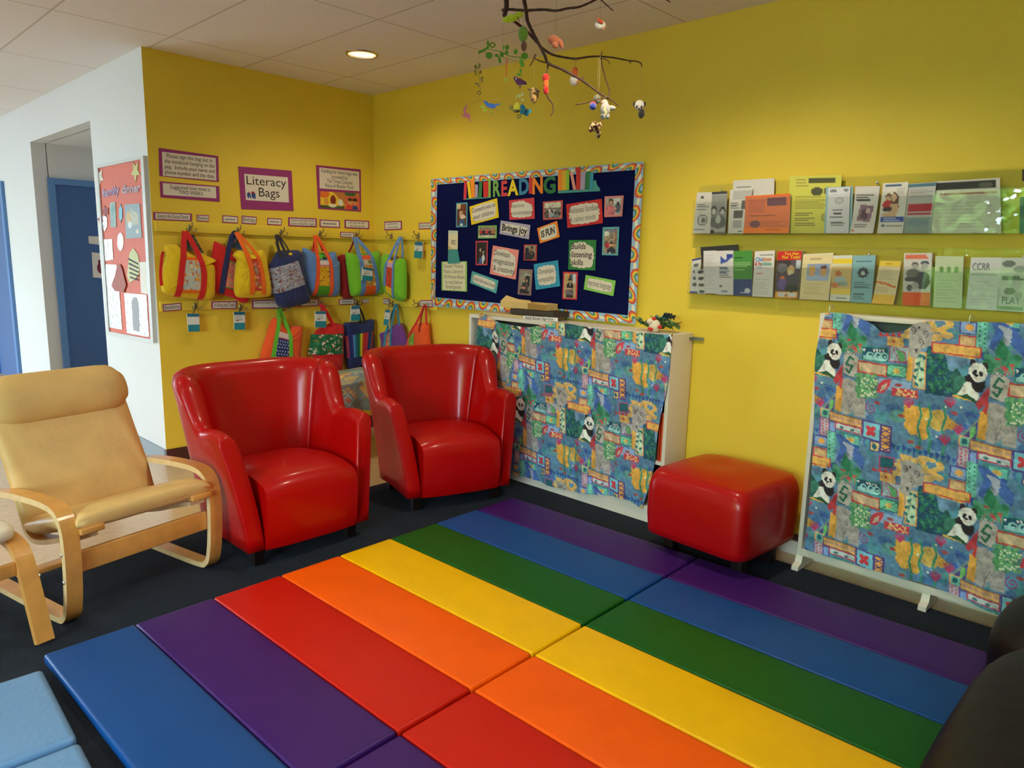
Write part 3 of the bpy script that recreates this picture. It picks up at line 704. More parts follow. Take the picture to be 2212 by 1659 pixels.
lab(z3((1460, 1003), (1640, 998), (1637, 1072), (1462, 1080)), ['Numbers and Shapes'], 'label reading Numbers and Shapes beside the bulletin board edge', 'R', G1)
lab(z4((205, 1220), (462, 1198), (467, 1300), (215, 1322)), ['Bedtime'], 'label reading Bedtime at the left end of the lower rail', 'B', G2, n=.026)
lab(z4((890, 1180), (1250, 1172), (1245, 1285), (892, 1285)), ['Building and Tools'], 'label reading Building and Tools on the lower rail', 'B', G2, n=.026)
lab(z4((1460, 1160), (1850, 1150), (1850, 1280), (1462, 1280)), ['Chinese & English Books', ' '], 'label partly covered by the navy floral bag on the lower rail', 'B', G2, n=.026)
lab(z5((160, 1150), (450, 1130), (447, 1240), (165, 1255)), None, 'label just right of the navy floral bag bottom', 'B', G2, n=.026)
lab(z5((728, 1145), (950, 1140), (948, 1220), (733, 1225)), None, 'wider label below the dark red bag on the lower rail', 'B', G2, n=.026)
lab(z5((1050, 1145), (1152, 1140), (1152, 1203), (1050, 1203)), None, 'small label below the large green bag on the lower rail', 'B', G2, n=.026)
lab(z5((1353, 1138), (1445, 1142), (1445, 1220), (1355, 1213)), None, 'small label below the narrow green bag right of the corner', 'R', G2, n=.026)
lab(z5((1868, 1158), (2040, 1160), (2047, 1262), (1875, 1255)), ['Transportation'], 'label reading Transportation above the orange bag with red handles', 'R', G2, n=.026)
# peg rails: yellow boards
def rail(name, a, b, lab_): solo(name, MB().box(((a[0]+b[0])/2, (a[1]+b[1])/2, (a[2]+b[2])/2), (abs(b[0]-a[0]), abs(b[1]-a[1]), abs(b[2]-a[2])), bev=.003), YELLOW, lab_, 'peg rail', ((a[0]+b[0])/2, (a[1]+b[1])/2, a[2]), 0, 'yellow painted peg rails')
yr = RX(933, 518, -.02).y; yr2 = RX(944, 662, -.02).y
rail('peg_rail', (XL+.012, -.021, 1.559), (-.001, -.001, 1.628), 'upper yellow peg rail along the left of the two walls')
rail('peg_rail', (-.021, yr, 1.559), (-.001, -.022, 1.628), 'upper yellow peg rail between the corner and the bulletin board')
rail('peg_rail', (XL+.012, -.021, 1.041), (-.001, -.001, 1.108), 'lower yellow peg rail along the left of the two walls')
rail('peg_rail', (-.021, yr2, 1.041), (-.001, -.022, 1.108), 'lower yellow peg rail short piece right of the corner')
HOOKM = mat('hook_metal', rgb(150, 140, 116), .35, .9)
def hook_parts():
    h = thing('coat_hook', '', 'hook', (0, 0, 0), 0, 'metal coat hooks on the peg rails'); 
    mb = MB(); mb.ell((0, -.003, 0), (.010, .005, .022)); part('plate', mb, HOOKM, h, world=False)
    mb = MB(); mb.tube(catmull([(0, -.004, .004), (0, -.03, .0), (0, -.048, .014), (0, -.05, .028)], 5), .0035, seg=7); mb.ell((0, -.05, .03), (.0055,)*3, seg=8, rings=6); part('upper_prong', mb, HOOKM, h, world=False)
    for s in (-1, 1):
        mb = MB(); mb.tube(catmull([(0, -.004, -.012), (s*.012, -.022, -.026), (s*.026, -.034, -.022), (s*.032, -.036, -.008)], 5), .003, seg=7); mb.ell((s*.032, -.036, -.007), (.0048,)*3, seg=8, rings=6); part('lower_prong', mb, HOOKM, h, world=False)
    return h
HK = None
HOOKS = [((409, 492), 'B', 'over the yellow bag with red handles'), ((513, 497), 'B', 'over the red bag with a navy handle'), ((607, 501), 'B', 'over the navy floral bag'), ((691, 503), 'B', 'over the denim blue bag'), ((769, 506), 'B', 'over the large green bag'),
         ((847, 509), 'R', 'over the narrow green bag'), ((905, 508), 'R', 'over the notebook next to the bulletin board'), ((421, 660), 'B', 'over the notebook nearest the white wall'), ((519, 663), 'B', 'over the second notebook from the white wall'), ((612, 664), 'B', 'behind the navy floral bag bottom'),
         ((692, 655), 'B', 'over the red and green floral bag'), ((770, 652), 'B', 'over the striped navy bag'), ((850, 655), 'R', 'over the purple bag'), ((905, 656), 'R', 'over the orange bag with red handles')]
HP = []
for (px, w, d) in HOOKS:
    p = RY(px[0], px[1], -.021) if w == 'B' else RX(px[0], px[1], -.021); HP.append(p); rz = 0 if w == 'B' else -PI/2
    if HK is None: HK = hook_parts(); HK.location = p; HK.rotation_euler = (0, 0, rz); HK['label'] = 'metal coat hook '+d
    else: copy_tree(HK, p, rz, 'metal coat hook '+d)
# ================================================================== BAGS
def cloth(r, g, b): return mat('canvas_%d_%d_%d' % (r, g, b), rgb(r, g, b), .85, sheen=.15, noise=.06, nscale=30, bump=.25, bscale=900)
class Bag:
    """pillow-like tote made from its outline in the wall plane (u across, v up, n out of the wall)"""
    def __init__(s, name, label, px, wall, n0, bulge, c, group):
        s.wall = wall; s.n0 = n0; s.b = bulge; s.nm = n0+bulge*.55
        P = [s.uv(p, s.nm) for p in px]; C = catmull([Vector((a, b, 0)) for a, b in P], 4, True); s.P = [(p.x, p.y) for p in C]
        s.c = (sum(p[0] for p in s.P)/len(s.P), sum(p[1] for p in s.P)/len(s.P))
        R = [1, .985, .95, .9, .82, .7, .55, .38, .2, .05]; rows = []
        prof = lambda r: (max(0, 1-r**5))**.55
        def ring(r, front):
            out = []
            for k, (a, b) in enumerate(s.P):
                w = 1+.0*k; d = s.b*prof(r)*(1+.10*math.sin(k*1.7)*(1-r)*2*r)
                out.append(s.pt(s.c[0]+(a-s.c[0])*r, s.c[1]+(b-s.c[1])*r, s.n0+s.b*.35+(d*.65 if front else -d*.35)))
            return out
        rows = [ring(r, False) for r in R[::-1]]+[ring(r, True) for r in R[1:]]
        mb = MB(); mb.loft(rows, 0, True); top = max(p[1] for p in s.P)
        s.o = thing(name, label, 'bag', s.pt(s.c[0], top, s.n0), 0, group); part('bag_body', mb, c, s.o)
    def uv(s, p, n):
        q = RY(p[0], p[1], -n) if s.wall == 'B' else RX(p[0], p[1], -n); return (q.x, q.z) if s.wall == 'B' else (-q.y, q.z)
    def pt(s, u, v, n): return Vector((u, -n, v)) if s.wall == 'B' else Vector((-n, -u, v))
    def front(s, u, v):
        dx, dy = u-s.c[0], v-s.c[1]; best = 1e9; n = len(s.P)
        for i in range(n):
            (x1, y1), (x2, y2) = s.P[i], s.P[(i+1) % n]; x1 -= s.c[0]; x2 -= s.c[0]; y1 -= s.c[1]; y2 -= s.c[1]
            ex, ey = x2-x1, y2-y1; den = dx*ey-dy*ex
            if abs(den) < 1e-12: continue
            t = (x1*ey-y1*ex)/den; q = (x1*dy-y1*dx)/den
            if t > 0 and -.001 <= q <= 1.001: best = min(best, t)
        r = 1/best if best < 1e8 else 0
        return (s.n0+s.b*.35+s.b*.65*(max(0, 1-min(r, 1)**5))**.55, r)
    def strap(s, px, w, c, hook=None, back=False, name='handle', lift_=.004):
        pts = []; ws = []; n = len(px); U = Vector((1, 0, 0)) if s.wall == 'B' else Vector((0, -1, 0))
        P0 = [s.uv(p, s.n0+s.b) for p in px]; C = catmull([Vector((a, b, 0)) for a, b in P0], 5)
        hn = .062
        for p in C:
            nf, r = s.front(p.x, p.y)
            if r > 1: nf = s.n0+s.b*.35+(s.b*.65*.3 if not back else -.0)
            pts.append([p.x, p.y, nf+lift_]); 
        # above the bag glide towards the hook depth
        ks = [k for k, p in enumerate(pts) if s.front(p[0], p[1])[1] <= .93]; k0 = ks[-1]+1 if ks else 0
        if k0 < len(pts):
            n0_ = pts[k0-1][2] if k0 else pts[0][2]
            for k in range(k0, len(pts)): f = (k-k0+1)/max(1, len(pts)-k0); pts[k][2] = n0_*(1-f)+hn*f
        Pw = [s.pt(*p) for p in pts]; wd = []
        for k in range(len(Pw)):
            tg = (Pw[min(k+1, len(Pw)-1)]-Pw[max(0, k-1)]).normalized(); wd.append(tg.cross(NN[s.wall]).normalized())
        sc = (RY(600, 600, 0)-RY(601, 600, 0)).length
        ww = w if isinstance(w, (list, tuple)) else [w, w*.85]
        W_ = [(ww[0]+(ww[-1]-ww[0])*k/(len(Pw)-1))*sc/6.506 for k in range(len(Pw))]
        mb = MB(); mb.ribbon(Pw, wd, W_, NN[s.wall], .0035); part(name, mb, c, s.o)
    def patch(s, px, cv, name='pocket', lift_=.003):
        q = [s.uv(p, s.n0+s.b) for p in px]; Q = [Vector((a, b, 0)) for a, b in q]; h, w = cv.h, cv.w; P = []
        for i in range(h):
            row = []
            for j in range(w): p = quad_pt(Q, j/(w-1), i/(h-1)); row.append(s.pt(p.x, p.y, s.front(p.x, p.y)[0]+lift_))
            P.append(row)
        mb = MB(); mb.grid(P); mb.c = np.concatenate([cv.a.reshape(-1, 3), np.ones((h*w, 1))], 1); part(name, mb, CLOTH, s.o)
def dots(cv, n, cols, r0=.02, r1=.05):
    for _ in range(n): cv.ell(random.random(), random.random(), random.uniform(r0, r1), random.uniform(r0, r1)*cv.w/cv.h, random.choice(cols))
    return cv
GB = 'cloth tote bags hanging on the upper pegs'; GL = 'cloth tote bags hanging on the lower pegs'
YC = cloth(238, 196, 10); RC = cloth(214, 22, 22); NC = cloth(34, 44, 96); OC = cloth(246, 104, 10); BC = cloth(98, 136, 196); GC = cloth(120, 190, 30); DR = cloth(150, 10, 12); BK = cloth(38, 32, 40); ORC = cloth(240, 84, 20); PU = cloth(112, 50, 128); TC = cloth(40, 130, 160); LG = cloth(104, 190, 44)
b = Bag('tote_bag', 'red tote bag with navy handle half hidden behind the yellow bags', z4((930, 350), (965, 340), (1110, 420), (1190, 480), (1260, 600), (1300, 1000), (1420, 1130), (1400, 1195), (1320, 1200), (1240, 1150), (1080, 1090), (960, 1050), (900, 700), (905, 500)), 'B', .03, .04, RC, GB)
b.patch(z4((1150, 600), (1270, 640), (1260, 1030), (1085, 985)), dots(Cv(14, 36, (226, 130, 110)), 26, [(190, 170, 110), (206, 90, 84), (170, 110, 90)], .05, .14).rect(0, 0, 1, .06, (90, 130, 50)).rect(0, .95, 1, 1, (90, 130, 50)))
b.strap(z4((1032, 1070), (1080, 720), (1140, 430), (1200, 240), (1235, 215)), 66, NC)
b = Bag('tote_bag', 'yellow tote bag with red handles and patterned pocket nearest the white wall', z4((240, 395), (380, 372), (480, 430), (640, 515), (760, 510), (860, 545), (965, 600), (900, 640), (945, 700), (952, 900), (938, 1100), (870, 1165), (700, 1155), (400, 1110), (235, 1060), (200, 980), (200, 780), (245, 600), (272, 520)), 'B', .03, .09, YC, GB)
c = Cv(30, 50, (190, 192, 186)); dots(c, 60, [(214, 190, 150), (224, 150, 90), (150, 170, 180), (206, 110, 60), (220, 210, 190), (228, 170, 60)], .03, .10)
c.rect(0, 0, 1, .1, (240, 110, 10)).rect(0, .9, 1, 1, (240, 110, 10)); b.patch(z4((515, 550), (735, 560), (735, 1070), (468, 1060)), c)
b.strap(z4((434, 1118), (462, 820), (498, 520), (530, 300), (560, 190)), 70, RC); b.strap(z4((755, 1160), (785, 900), (775, 720), (700, 480), (610, 280), (565, 190)), 66, RC)
b.strap(z4((222, 960), (212, 800), (235, 560), (262, 480)), 34, RC, name='side_piping')
b = Bag('tote_bag', 'yellow tote bag with orange handles and picture pocket', z4((1205, 535), (1240, 480), (1320, 455), (1400, 480), (1460, 500), (1530, 470), (1640, 470), (1692, 700), (1742, 1060), (1650, 1120), (1400, 1130), (1240, 1100), (1222, 900), (1245, 660), (1262, 570)), 'B', .085, .075, YC, GB)
c = Cv(22, 46, (200, 80, 60)); dots(c, 50, [(226, 90, 80), (240, 190, 40), (150, 140, 110), (120, 120, 60), (230, 140, 120), (160, 60, 40)], .06, .16); c.rect(0, 0, 1, .08, (206, 40, 20)).rect(0, .93, 1, 1, (206, 40, 20)); b.patch(z4((1428, 580), (1560, 580), (1640, 1030), (1488, 1030)), c)
b.strap(z4((1470, 1085), (1462, 800), (1405, 560), (1350, 340), (1318, 205)), [62, 50], OC); b.strap(z4((1640, 1085), (1600, 760), (1540, 540), (1430, 350), (1345, 205)), [52, 26], OC)
b = Bag('tote_bag', 'navy drawstring tote with a grey floral panel', z4((1712, 695), (1752, 610), (1820, 490), (1880, 462), (2010, 458), (2150, 470), (2165, 620), (2205, 800), (2226, 960), (2282, 1150), (2250, 1205), (2102, 1250), (1960, 1278), (1850, 1250), (1790, 1130), (1740, 900)), 'B', .06, .11, NC, GB)
c = Cv(60, 56, (150, 150, 168)); dots(c, 60, [(120, 60, 50), (150, 90, 60)], .018, .03); dots(c, 60, [(220, 180, 90), (230, 200, 130)], .010, .016); dots(c, 30, [(176, 176, 190)], .03, .05); dots(c, 40, [(120, 60, 50)], .018, .03)
b.patch(z4((1708, 735), (2110, 605), (2215, 940), (1788, 1085)), c)
b.strap(z4((1890, 560), (1885, 430), (1900, 240)), 44, BK); b.strap(z4((1960, 540), (1950, 420), (1920, 235)), 40, BK); b.strap(z4((2015, 520), (2005, 430), (1965, 320), (1930, 240)), 20, BK)
p = b.uv(z4((2000, 512))[0], .15); mb = MB(); n_ = b.front(*p)[0]; mb.ell(b.pt(p[0], p[1], n_+.004), (.016, .006, .010)); part('toggle', mb, YC, b.o)
b = Bag('tote_bag', 'dark red tote bag between the denim blue and green ones', z5((715, 555), (830, 530), (880, 700), (920, 1000), (935, 1115), (800, 1140), (768, 1000), (742, 700)), 'B', .03, .04, DR, GB)
b.strap(z5((800, 600), (880, 480), (960, 300), (985, 250)), 30, DR)
b = Bag('tote_bag', 'denim blue tote bag with orange handles and pencil shaped pocket', z5((232, 445), (275, 430), (400, 490), (520, 520), (640, 482), (690, 490), (720, 600), (747, 660), (747, 1050), (715, 1097), (640, 1112), (400, 1102), (325, 1085), (260, 900), (230, 700)), 'B', .035, .09, BC, GB)
c = Cv(24, 80, (230, 170, 20)); 
for _ in range(46): c.ell(random.random(), random.uniform(.33, .76), .035, .012, (50, 40, 20))
c.rect(0, .76, 1, 1, (84, 150, 30)).rect(0, .17, 1, .31, (222, 204, 200)).rect(0, .27, 1, .31, (206, 110, 130)).rect(0, 0, 1, .17, (98, 120, 160)).ell(.45, .07, .42, .08, (90, 190, 50)).ell(.6, .12, .25, .035, (40, 40, 30))
b.patch(z5((462, 500), (580, 500), (610, 1098), (445, 1098)), c)
b.strap(z5((405, 1100), (432, 820), (436, 520), (445, 250)), [58, 46], ORC); b.strap(z5((632, 1110), (622, 720), (565, 480), (470, 250)), [54, 40], ORC)
b.strap(z5((395, 480), (425, 380), (455, 260)), 30, RC, back=True); b.strap(z5((560, 470), (520, 360), (470, 260)), 30, RC, back=True)
b = Bag('tote_bag', 'lime green tote bag with blue handles and a notebook on its front', z5((840, 525), (880, 490), (1010, 520), (1070, 505), (1180, 492), (1300, 475), (1322, 600), (1340, 900), (1382, 1020), (1350, 1080), (1250, 1078), (1050, 1100), (950, 1112), (905, 1060), (870, 800)), 'B', .07, .09, GC, GB)
c = Cv(26, 70, (220, 150, 60)); dots(c, 30, [(190, 120, 40), (240, 200, 110)], .06, .12); c.rect(0, 0, 1, .12, (230, 90, 40)).rect(0, .12, 1, .24, (206, 190, 160)).ell(.7, .17, .2, .05, (120, 130, 80)).rect(0, .76, 1, 1, (240, 92, 20))
b.patch(z5((1062, 530), (1185, 528), (1288, 1088), (1110, 1095)), c)
b.strap(z5((1085, 1100), (1062, 800), (1035, 500), (1035, 275)), [74, 60], BC); b.strap(z5((1290, 1078), (1252, 800), (1185, 520), (1110, 370), (1050, 275)), [60, 48], BC)
GBAG = b
b = Bag('tote_bag', 'narrow lime green tote bag with blue handles right of the corner', z5((1340, 525), (1395, 515), (1440, 560), (1490, 560), (1560, 572), (1622, 578), (1642, 700), (1642, 1100), (1622, 1160), (1560, 1180), (1485, 1150), (1440, 1110), (1385, 1060), (1355, 900), (1330, 700)), 'R', .04, .10, GC, GB)
c = Cv(18, 66, (206, 60, 30)); dots(c, 40, [(226, 110, 60), (170, 40, 30)], .05, .1); c.rect(0, .80, 1, 1, (236, 190, 20)).rect(0, .18, 1, .30, (214, 160, 190)).rect(0, 0, 1, .18, (226, 170, 40)).ell(.5, .08, .3, .05, (90, 70, 20))
b.patch(z5((1402, 530), (1492, 540), (1462, 1100), (1380, 1050)), c)
b.strap(z5((1372, 960), (1395, 640), (1440, 420), (1478, 265)), [60, 40], BC); b.strap(z5((1478, 1130), (1492, 820), (1490, 520), (1486, 265)), [44, 34], BC); b.strap(z5((1555, 560), (1530, 400), (1492, 265)), 40, BC)
b = Bag('tote_bag', 'orange tote bag with green handles and a dotted navy pocket', z6((1630, 375), (1700, 392), (1770, 480), (1840, 540), (1900, 492), (2030, 490), (2042, 620), (2022, 900), (2000, 1150), (1740, 1180), (1490, 1140), (1470, 880), (1550, 600)), 'B', .03, .09, ORC, GL)
c = Cv(30, 60, (34, 50, 110)); 
for i in range(9):
    for j in range(5): c.ell((j+.3+.4*(i % 2))/5, .2+.8*(i+.5)/9, .04, .02, (220, 220, 226))
c.rect(0, 0, 1, .16, (220, 196, 190)).rect(0, .15, 1, .19, (190, 80, 100)); b.patch(z6((1705, 555), (1852, 600), (1838, 1080), (1620, 1080)), c)
b.strap(z6((1600, 1100), (1660, 720), (1715, 440), (1750, 240)), [62, 46], LG); b.strap(z6((1875, 1100), (1872, 680), (1830, 450), (1765, 240)), [56, 44], LG)
b = Bag('tote_bag', 'red gathered bag with a green floral band above the low table', z7((500, 505), (560, 480), (650, 445), (800, 480), (792, 700), (800, 880), (772, 1150), (730, 1222), (600, 1250), (440, 1240), (402, 1100), (380, 910), (330, 860), (360, 680), (430, 545)), 'B', .03, .10, RC, GL)
c = Cv(50, 34, (30, 100, 56)); dots(c, 26, [(226, 190, 170), (222, 160, 150), (230, 220, 200)], .02, .045); dots(c, 16, [(206, 120, 40), (230, 140, 60)], .015, .035); dots(c, 20, [(50, 130, 84)], .03, .06); dots(c, 14, [(226, 200, 180)], .02, .03)
b.patch(z7((395, 610), (790, 590), (797, 872), (352, 900)), c, 'floral_band')
b.strap(z7((560, 560), (545, 340), (535, 175)), [60, 40], RC); b.strap(z7((690, 520), (610, 320), (550, 175)), [60, 40], RC)
b = Bag('tote_bag', 'navy tote bag with a rainbow striped band', z7((805, 460), (880, 432), (1010, 422), (1120, 402), (1230, 396), (1232, 560), (1238, 760), (1190, 1060), (1130, 1110), (1050, 1122), (930, 1136), (870, 1110), (832, 900), (805, 700)), 'B', .025, .07, NC, GL)
c = Cv(44, 40, (34, 40, 90)); cs = [(40, 34, 80), (170, 60, 80), (34, 40, 96), (40, 50, 110), (80, 140, 196), (30, 110, 120), (20, 90, 80), (40, 130, 50), (220, 206, 30), (206, 60, 30), (190, 40, 30), (196, 50, 70), (40, 50, 110), (40, 80, 110), (190, 60, 30)]
for k, cc in enumerate(cs): c.rect(k/len(cs), 0, (k+1)/len(cs), 1, cc)
b.patch(z7((812, 632), (1222, 552), (1185, 880), (852, 945)), c, 'striped_band')
b.strap(z7((1050, 460), (1035, 330), (1010, 180)), 42, BK); b.strap(z7((1110, 450), (1080, 320), (1025, 180)), 36, BK)
b = Bag('tote_bag', 'purple tote bag with teal handles right of the corner', z7((1300, 592), (1360, 562), (1440, 520), (1500, 472), (1570, 442), (1622, 520), (1672, 700), (1690, 960), (1340, 980), (1320, 720)), 'R', .04, .07, PU, GL)
c = Cv(16, 36, (200, 120, 90)); dots(c, 40, [(220, 180, 130), (180, 60, 50), (120, 130, 110), (230, 140, 60)], .05, .14); b.patch(z7((1400, 620), (1450, 560), (1445, 930), (1360, 930)), c)
b.strap(z7((1350, 900), (1385, 640), (1430, 360), (1462, 175)), [46, 34], TC); b.strap(z7((1455, 920), (1462, 640), (1464, 360), (1468, 175)), [40, 30], TC); b.strap(z7((1545, 480), (1510, 340), (1474, 175)), 36, TC)
b = Bag('tote_bag', 'orange tote bag with thin red handles under the bulletin board corner', z7((1800, 482), (1850, 442), (1960, 452), (1978, 600), (1985, 950), (1700, 960), (1688, 730), (1722, 622), (1780, 520)), 'R', .04, .07, ORC, GL)
c = Cv(14, 30, (120, 160, 50)); dots(c, 12, [(150, 180, 70), (90, 130, 40)], .08, .2); b.patch(z7((1715, 640), (1790, 560), (1785, 920), (1705, 920)), c)
b.strap(z7((1712, 640), (1780, 480), (1830, 330), (1865, 185)), [40, 30], RC); b.strap(z7((1915, 470), (1900, 330), (1874, 185)), [34, 26], RC); b.strap(z7((1860, 560), (1862, 330), (1869, 185)), 28, DR)
# notebooks hanging on loops
TEAL = (30, 134, 150)
def notebook(label, px, wall, n, hk=None, kind=0, hung=True):
    q = wallq(px, wall, n); N = NN[wall]; o = solo('sign_out_notebook', card(q, N, .012), mat('notebook_pages', rgb(226, 206, 170), .7), label, 'notebook', mean(q), 0, 'sign-out notebooks hanging on the pegs')
    c = Cv(24, 38, (226, 222, 220)); c.rect(0, 0, 1, .18, (36, 110, 140)).rect(0, .60, 1, 1, TEAL)
    if kind: c.scribble(.15, .22, .85, .5, 4, (150, 146, 140)); c.ell(.3, .5, .15, .04, (170, 120, 60))
    if kind == 2:
        for k in range(5): c.ell((k+.5)/5, .18, .11, .07, (36, 110, 140)); c.ell((k+.5)/5, .60, .11, .06, TEAL)
    part('cover', paint_grid(lift(q, N, .0012), c, N), PAINT, o)
    if hung:
        mb = MB(); t = (q[0]+q[1])/2-N*.006; h = hk if hk is not None else t+Vector((0, 0, .04)); h = h+N*.03
        mb.tube(catmull([t+Vector((0, 0, -.004)), (t+h)/2+N*.01, h, (t+h)/2-N*.006, t+Vector((0, 0, -.004))], 4), .0014, seg=5); part('loop', mb, BK, o)
    return o
notebook('teal and white notebook hanging below the Bedtime rail end', z4((545, 1350), (715, 1350), (725, 1600), (565, 1605)), 'B', .05, HP[7])
notebook('teal notebook with a small drawing hanging below the Building and Tools label', z4((1205, 1325), (1360, 1325), (1362, 1575), (1210, 1575)), 'B', .05, HP[8], 1)
notebook('teal and white notebook hanging in front of the red handles of the floral bag', z7((400, 275), (548, 275), (548, 505), (395, 500)), 'B', .15, HP[10], 1)
notebook('teal notebook with a wavy edge hanging on the navy striped bag handle', z7((905, 200), (1020, 195), (1025, 405), (895, 415)), 'B', .14, HP[11], 2)
notebook('narrow teal notebook hanging beside the teal handles of the purple bag', z7((1385, 250), (1450, 260), (1420, 475), (1355, 465)), 'R', .13, HP[12], 1)
notebook('teal and white notebook hanging alone beside the bulletin board', z5((1800, 335), (1905, 345), (1895, 575), (1785, 565)), 'R', .05, HP[6], 2)
notebook('teal and white notebook clipped to the front of the lime green bag', z5((1065, 690), (1205, 722), (1196, 892), (1055, 882)), 'B', .178, HP[4], 1)
for lbl, px, cols in (('grey photo covered notebook behind the red handles of the yellow bag', z4((500, 235), (640, 240), (785, 500), (450, 440)), [(70, 84, 70), (130, 120, 120), (40, 44, 40)]),
                      ('dark blue notebook behind the navy handle of the red bag', z4((1140, 245), (1300, 240), (1335, 470), (1100, 400)), [(40, 80, 110), (120, 110, 110), (36, 40, 50)])):
    q = qB(px, -.026); o = solo('sign_out_notebook', card(q, NB, .004), mat('notebook_pages'), lbl, 'notebook', mean(q), 0, 'sign-out notebooks hanging on the pegs')
    part('cover', paint_grid(lift(q, NB, .001), dots(Cv(20, 30, cols[0]), 24, cols, .08, .2), NB), PAINT, o)
# ================================================================== READING BULLETIN BOARD on the right wall
NAVY = mat('navy_backing', rgb(8, 16, 66), .9, spec=.1, bump=.08, bscale=300)
def zb(*p): return [(920+a/4.424, 330+b/4.424) for a, b in p]
def bq(px, n=.024): return qR(zb(*px), -n)
IN = qR([(945, 399), (1373, 367), (1357, 681), (941, 642)], -.02); OUT = qR([(932, 387), (1391, 349), (1373, 700), (932, 661)], -.022)
BB = thing('bulletin_board', 'navy READING bulletin board with a scalloped rainbow border', 'bulletin board', mean(IN))
mb = MB(); mb.prism(qR([(937, 393), (1383, 357), (1366, 690), (936, 653)], -.018), -NR*.017); part('backing', mb, NAVY, BB)
def border_strip(a0, a1, b0, b1):
    """a0-a1 outer edge, b0-b1 inner edge"""
    L = (a1-a0).length; w = int(L/.0035); h = 18; c = Cv(w, h, (150, 182, 206)); per = .25/L; k = 0; s = .02
    while s < 1.02:
        up = k % 2 == 0; y = 1.05 if up else -.02; rx = .052/L
        for f, cc in ((1., (206, 50, 30)), (.84, (236, 130, 30)), (.70, (236, 206, 60)), (.56, (80, 140, 80)), (.42, (80, 120, 150)), (.32, (150, 186, 216))): c.ell(s, y, rx*f, .92*f, cc)
        for d in (-.01, 0, .012): c.ell(s+.0625/L+d/L, .45+.2*(k % 3-1)*.4, .010/L, .17, (232, 224, 196))
        s += per/2; k += 1
    P = []
    for i in range(h):
        t = i/(h-1); row = []
        for j in range(w):
            f = j/(w-1); o_ = a0*(1-f)+a1*f; n_ = b0*(1-f)+b1*f; d = (o_-n_).normalized()
            row.append(o_*(1-t)+n_*t+d*(.006*abs(math.sin(PI*f*L/.028))*(1-t)**3-.003*(1-t)**3)+NR*.003)
        P.append(row)
    mb = MB(); mb.grid(P); mb.c = np.concatenate([c.a.reshape(-1, 3), np.ones((h*w, 1))], 1); part('border_trim', mb, PAINT, BB)
for k in range(4): border_strip(OUT[k], OUT[(k+1) % 4], IN[k], IN[(k+1) % 4])
# cut-out letters
def letter(ch, box, c, lab_, fat=.035):
    q = bq(box, .0225); vs, fs = glyphs(ch, 0, fat); x0 = min(v.x for v in vs); x1 = max(v.x for v in vs); y0 = min(v.y for v in vs); y1 = max(v.y for v in vs)
    mb = MB(); P = [quad_pt(q, (v.x-x0)/(x1-x0), 1-(v.y-y0)/(y1-y0)) for v in vs]; mb.add([p+NR*.0015 for p in P], fs); mb.keep = True
    n = len(P); bm = bmesh.new(); V = [bm.verts.new(p+NR*.0012) for p in P]
    for f in fs:
        try: bm.faces.new([V[i] for i in f])
        except ValueError: pass
    g = bmesh.ops.extrude_face_region(bm, geom=list(bm.faces))
    for e in g['geom']:
        if isinstance(e, bmesh.types.BMVert): e.co -= NR*.0018
    mb = MB(); mb.bm(bm); solo('letter_cutout', mb, c, lab_, 'letter', mean(q), 0, 'paper letters spelling READING')
for ch, x0, x1, y0, y1, c, nm in (('R', 642, 715, 262, 420, (110, 160, 70), 'light green'), ('E', 722, 778, 268, 415, (214, 54, 64), 'pinkish red'), ('A', 780, 885, 258, 410, (238, 206, 10), 'yellow'), ('D', 892, 985, 246, 400, (52, 134, 176), 'blue'), ('I', 985, 1016, 238, 392, (206, 40, 44), 'red'), ('N', 1018, 1118, 230, 394, (246, 134, 14), 'orange'), ('G', 1125, 1240, 224, 392, (32, 116, 60), 'dark green')):
    sl = (x1-x0)*.05
    letter(ch, [(x0, y0+sl), (x1, y0-sl), (x1, y1-sl), (x0, y1+sl)], col(*c), nm+' paper cut-out letter %s on the navy board' % ch)
def spines(lab_, base, items, tf):
    q = qR([tf(p) for p in base], -.024); o = solo('book_row_cutout', card(q, NR, .0015), col(70, 150, 150), lab_, 'paper decoration', mean(q), 0, 'paper book rows flanking READING')
    for k, (c, pp) in enumerate(items):
        q = qR([tf(p) for p in pp], -.0252-.0006*(k % 3)); part('book_spine', card(q, NR, .0012), col(*c), o)
t2_ = lambda p: (920+p[0]/8.732, 380+p[1]/8.732); t1_ = lambda p: (920+p[0]/4.424, 330+p[1]/4.424)
spines('row of paper book spines standing left of the word READING', [(712, 428), (1222, 395), (1222, 415), (712, 452)],
       [((206, 50, 70), [(725, 85), (778, 85), (762, 436), (708, 440)]), ((240, 206, 20), [(775, 115), (825, 105), (860, 418), (808, 423)]), ((246, 140, 20), [(835, 75), (918, 60), (922, 410), (860, 416)]), ((176, 160, 190), [(930, 162), (980, 165), (975, 403), (925, 408)]), ((40, 120, 60), [(1005, 115), (1065, 110), (1050, 398), (985, 404)]), ((206, 30, 16), [(1080, 112), (1175, 104), (1175, 398), (1085, 404)]), ((140, 180, 80), [(1175, 50), (1222, 40), (1222, 402), (1178, 405)])], t2_)
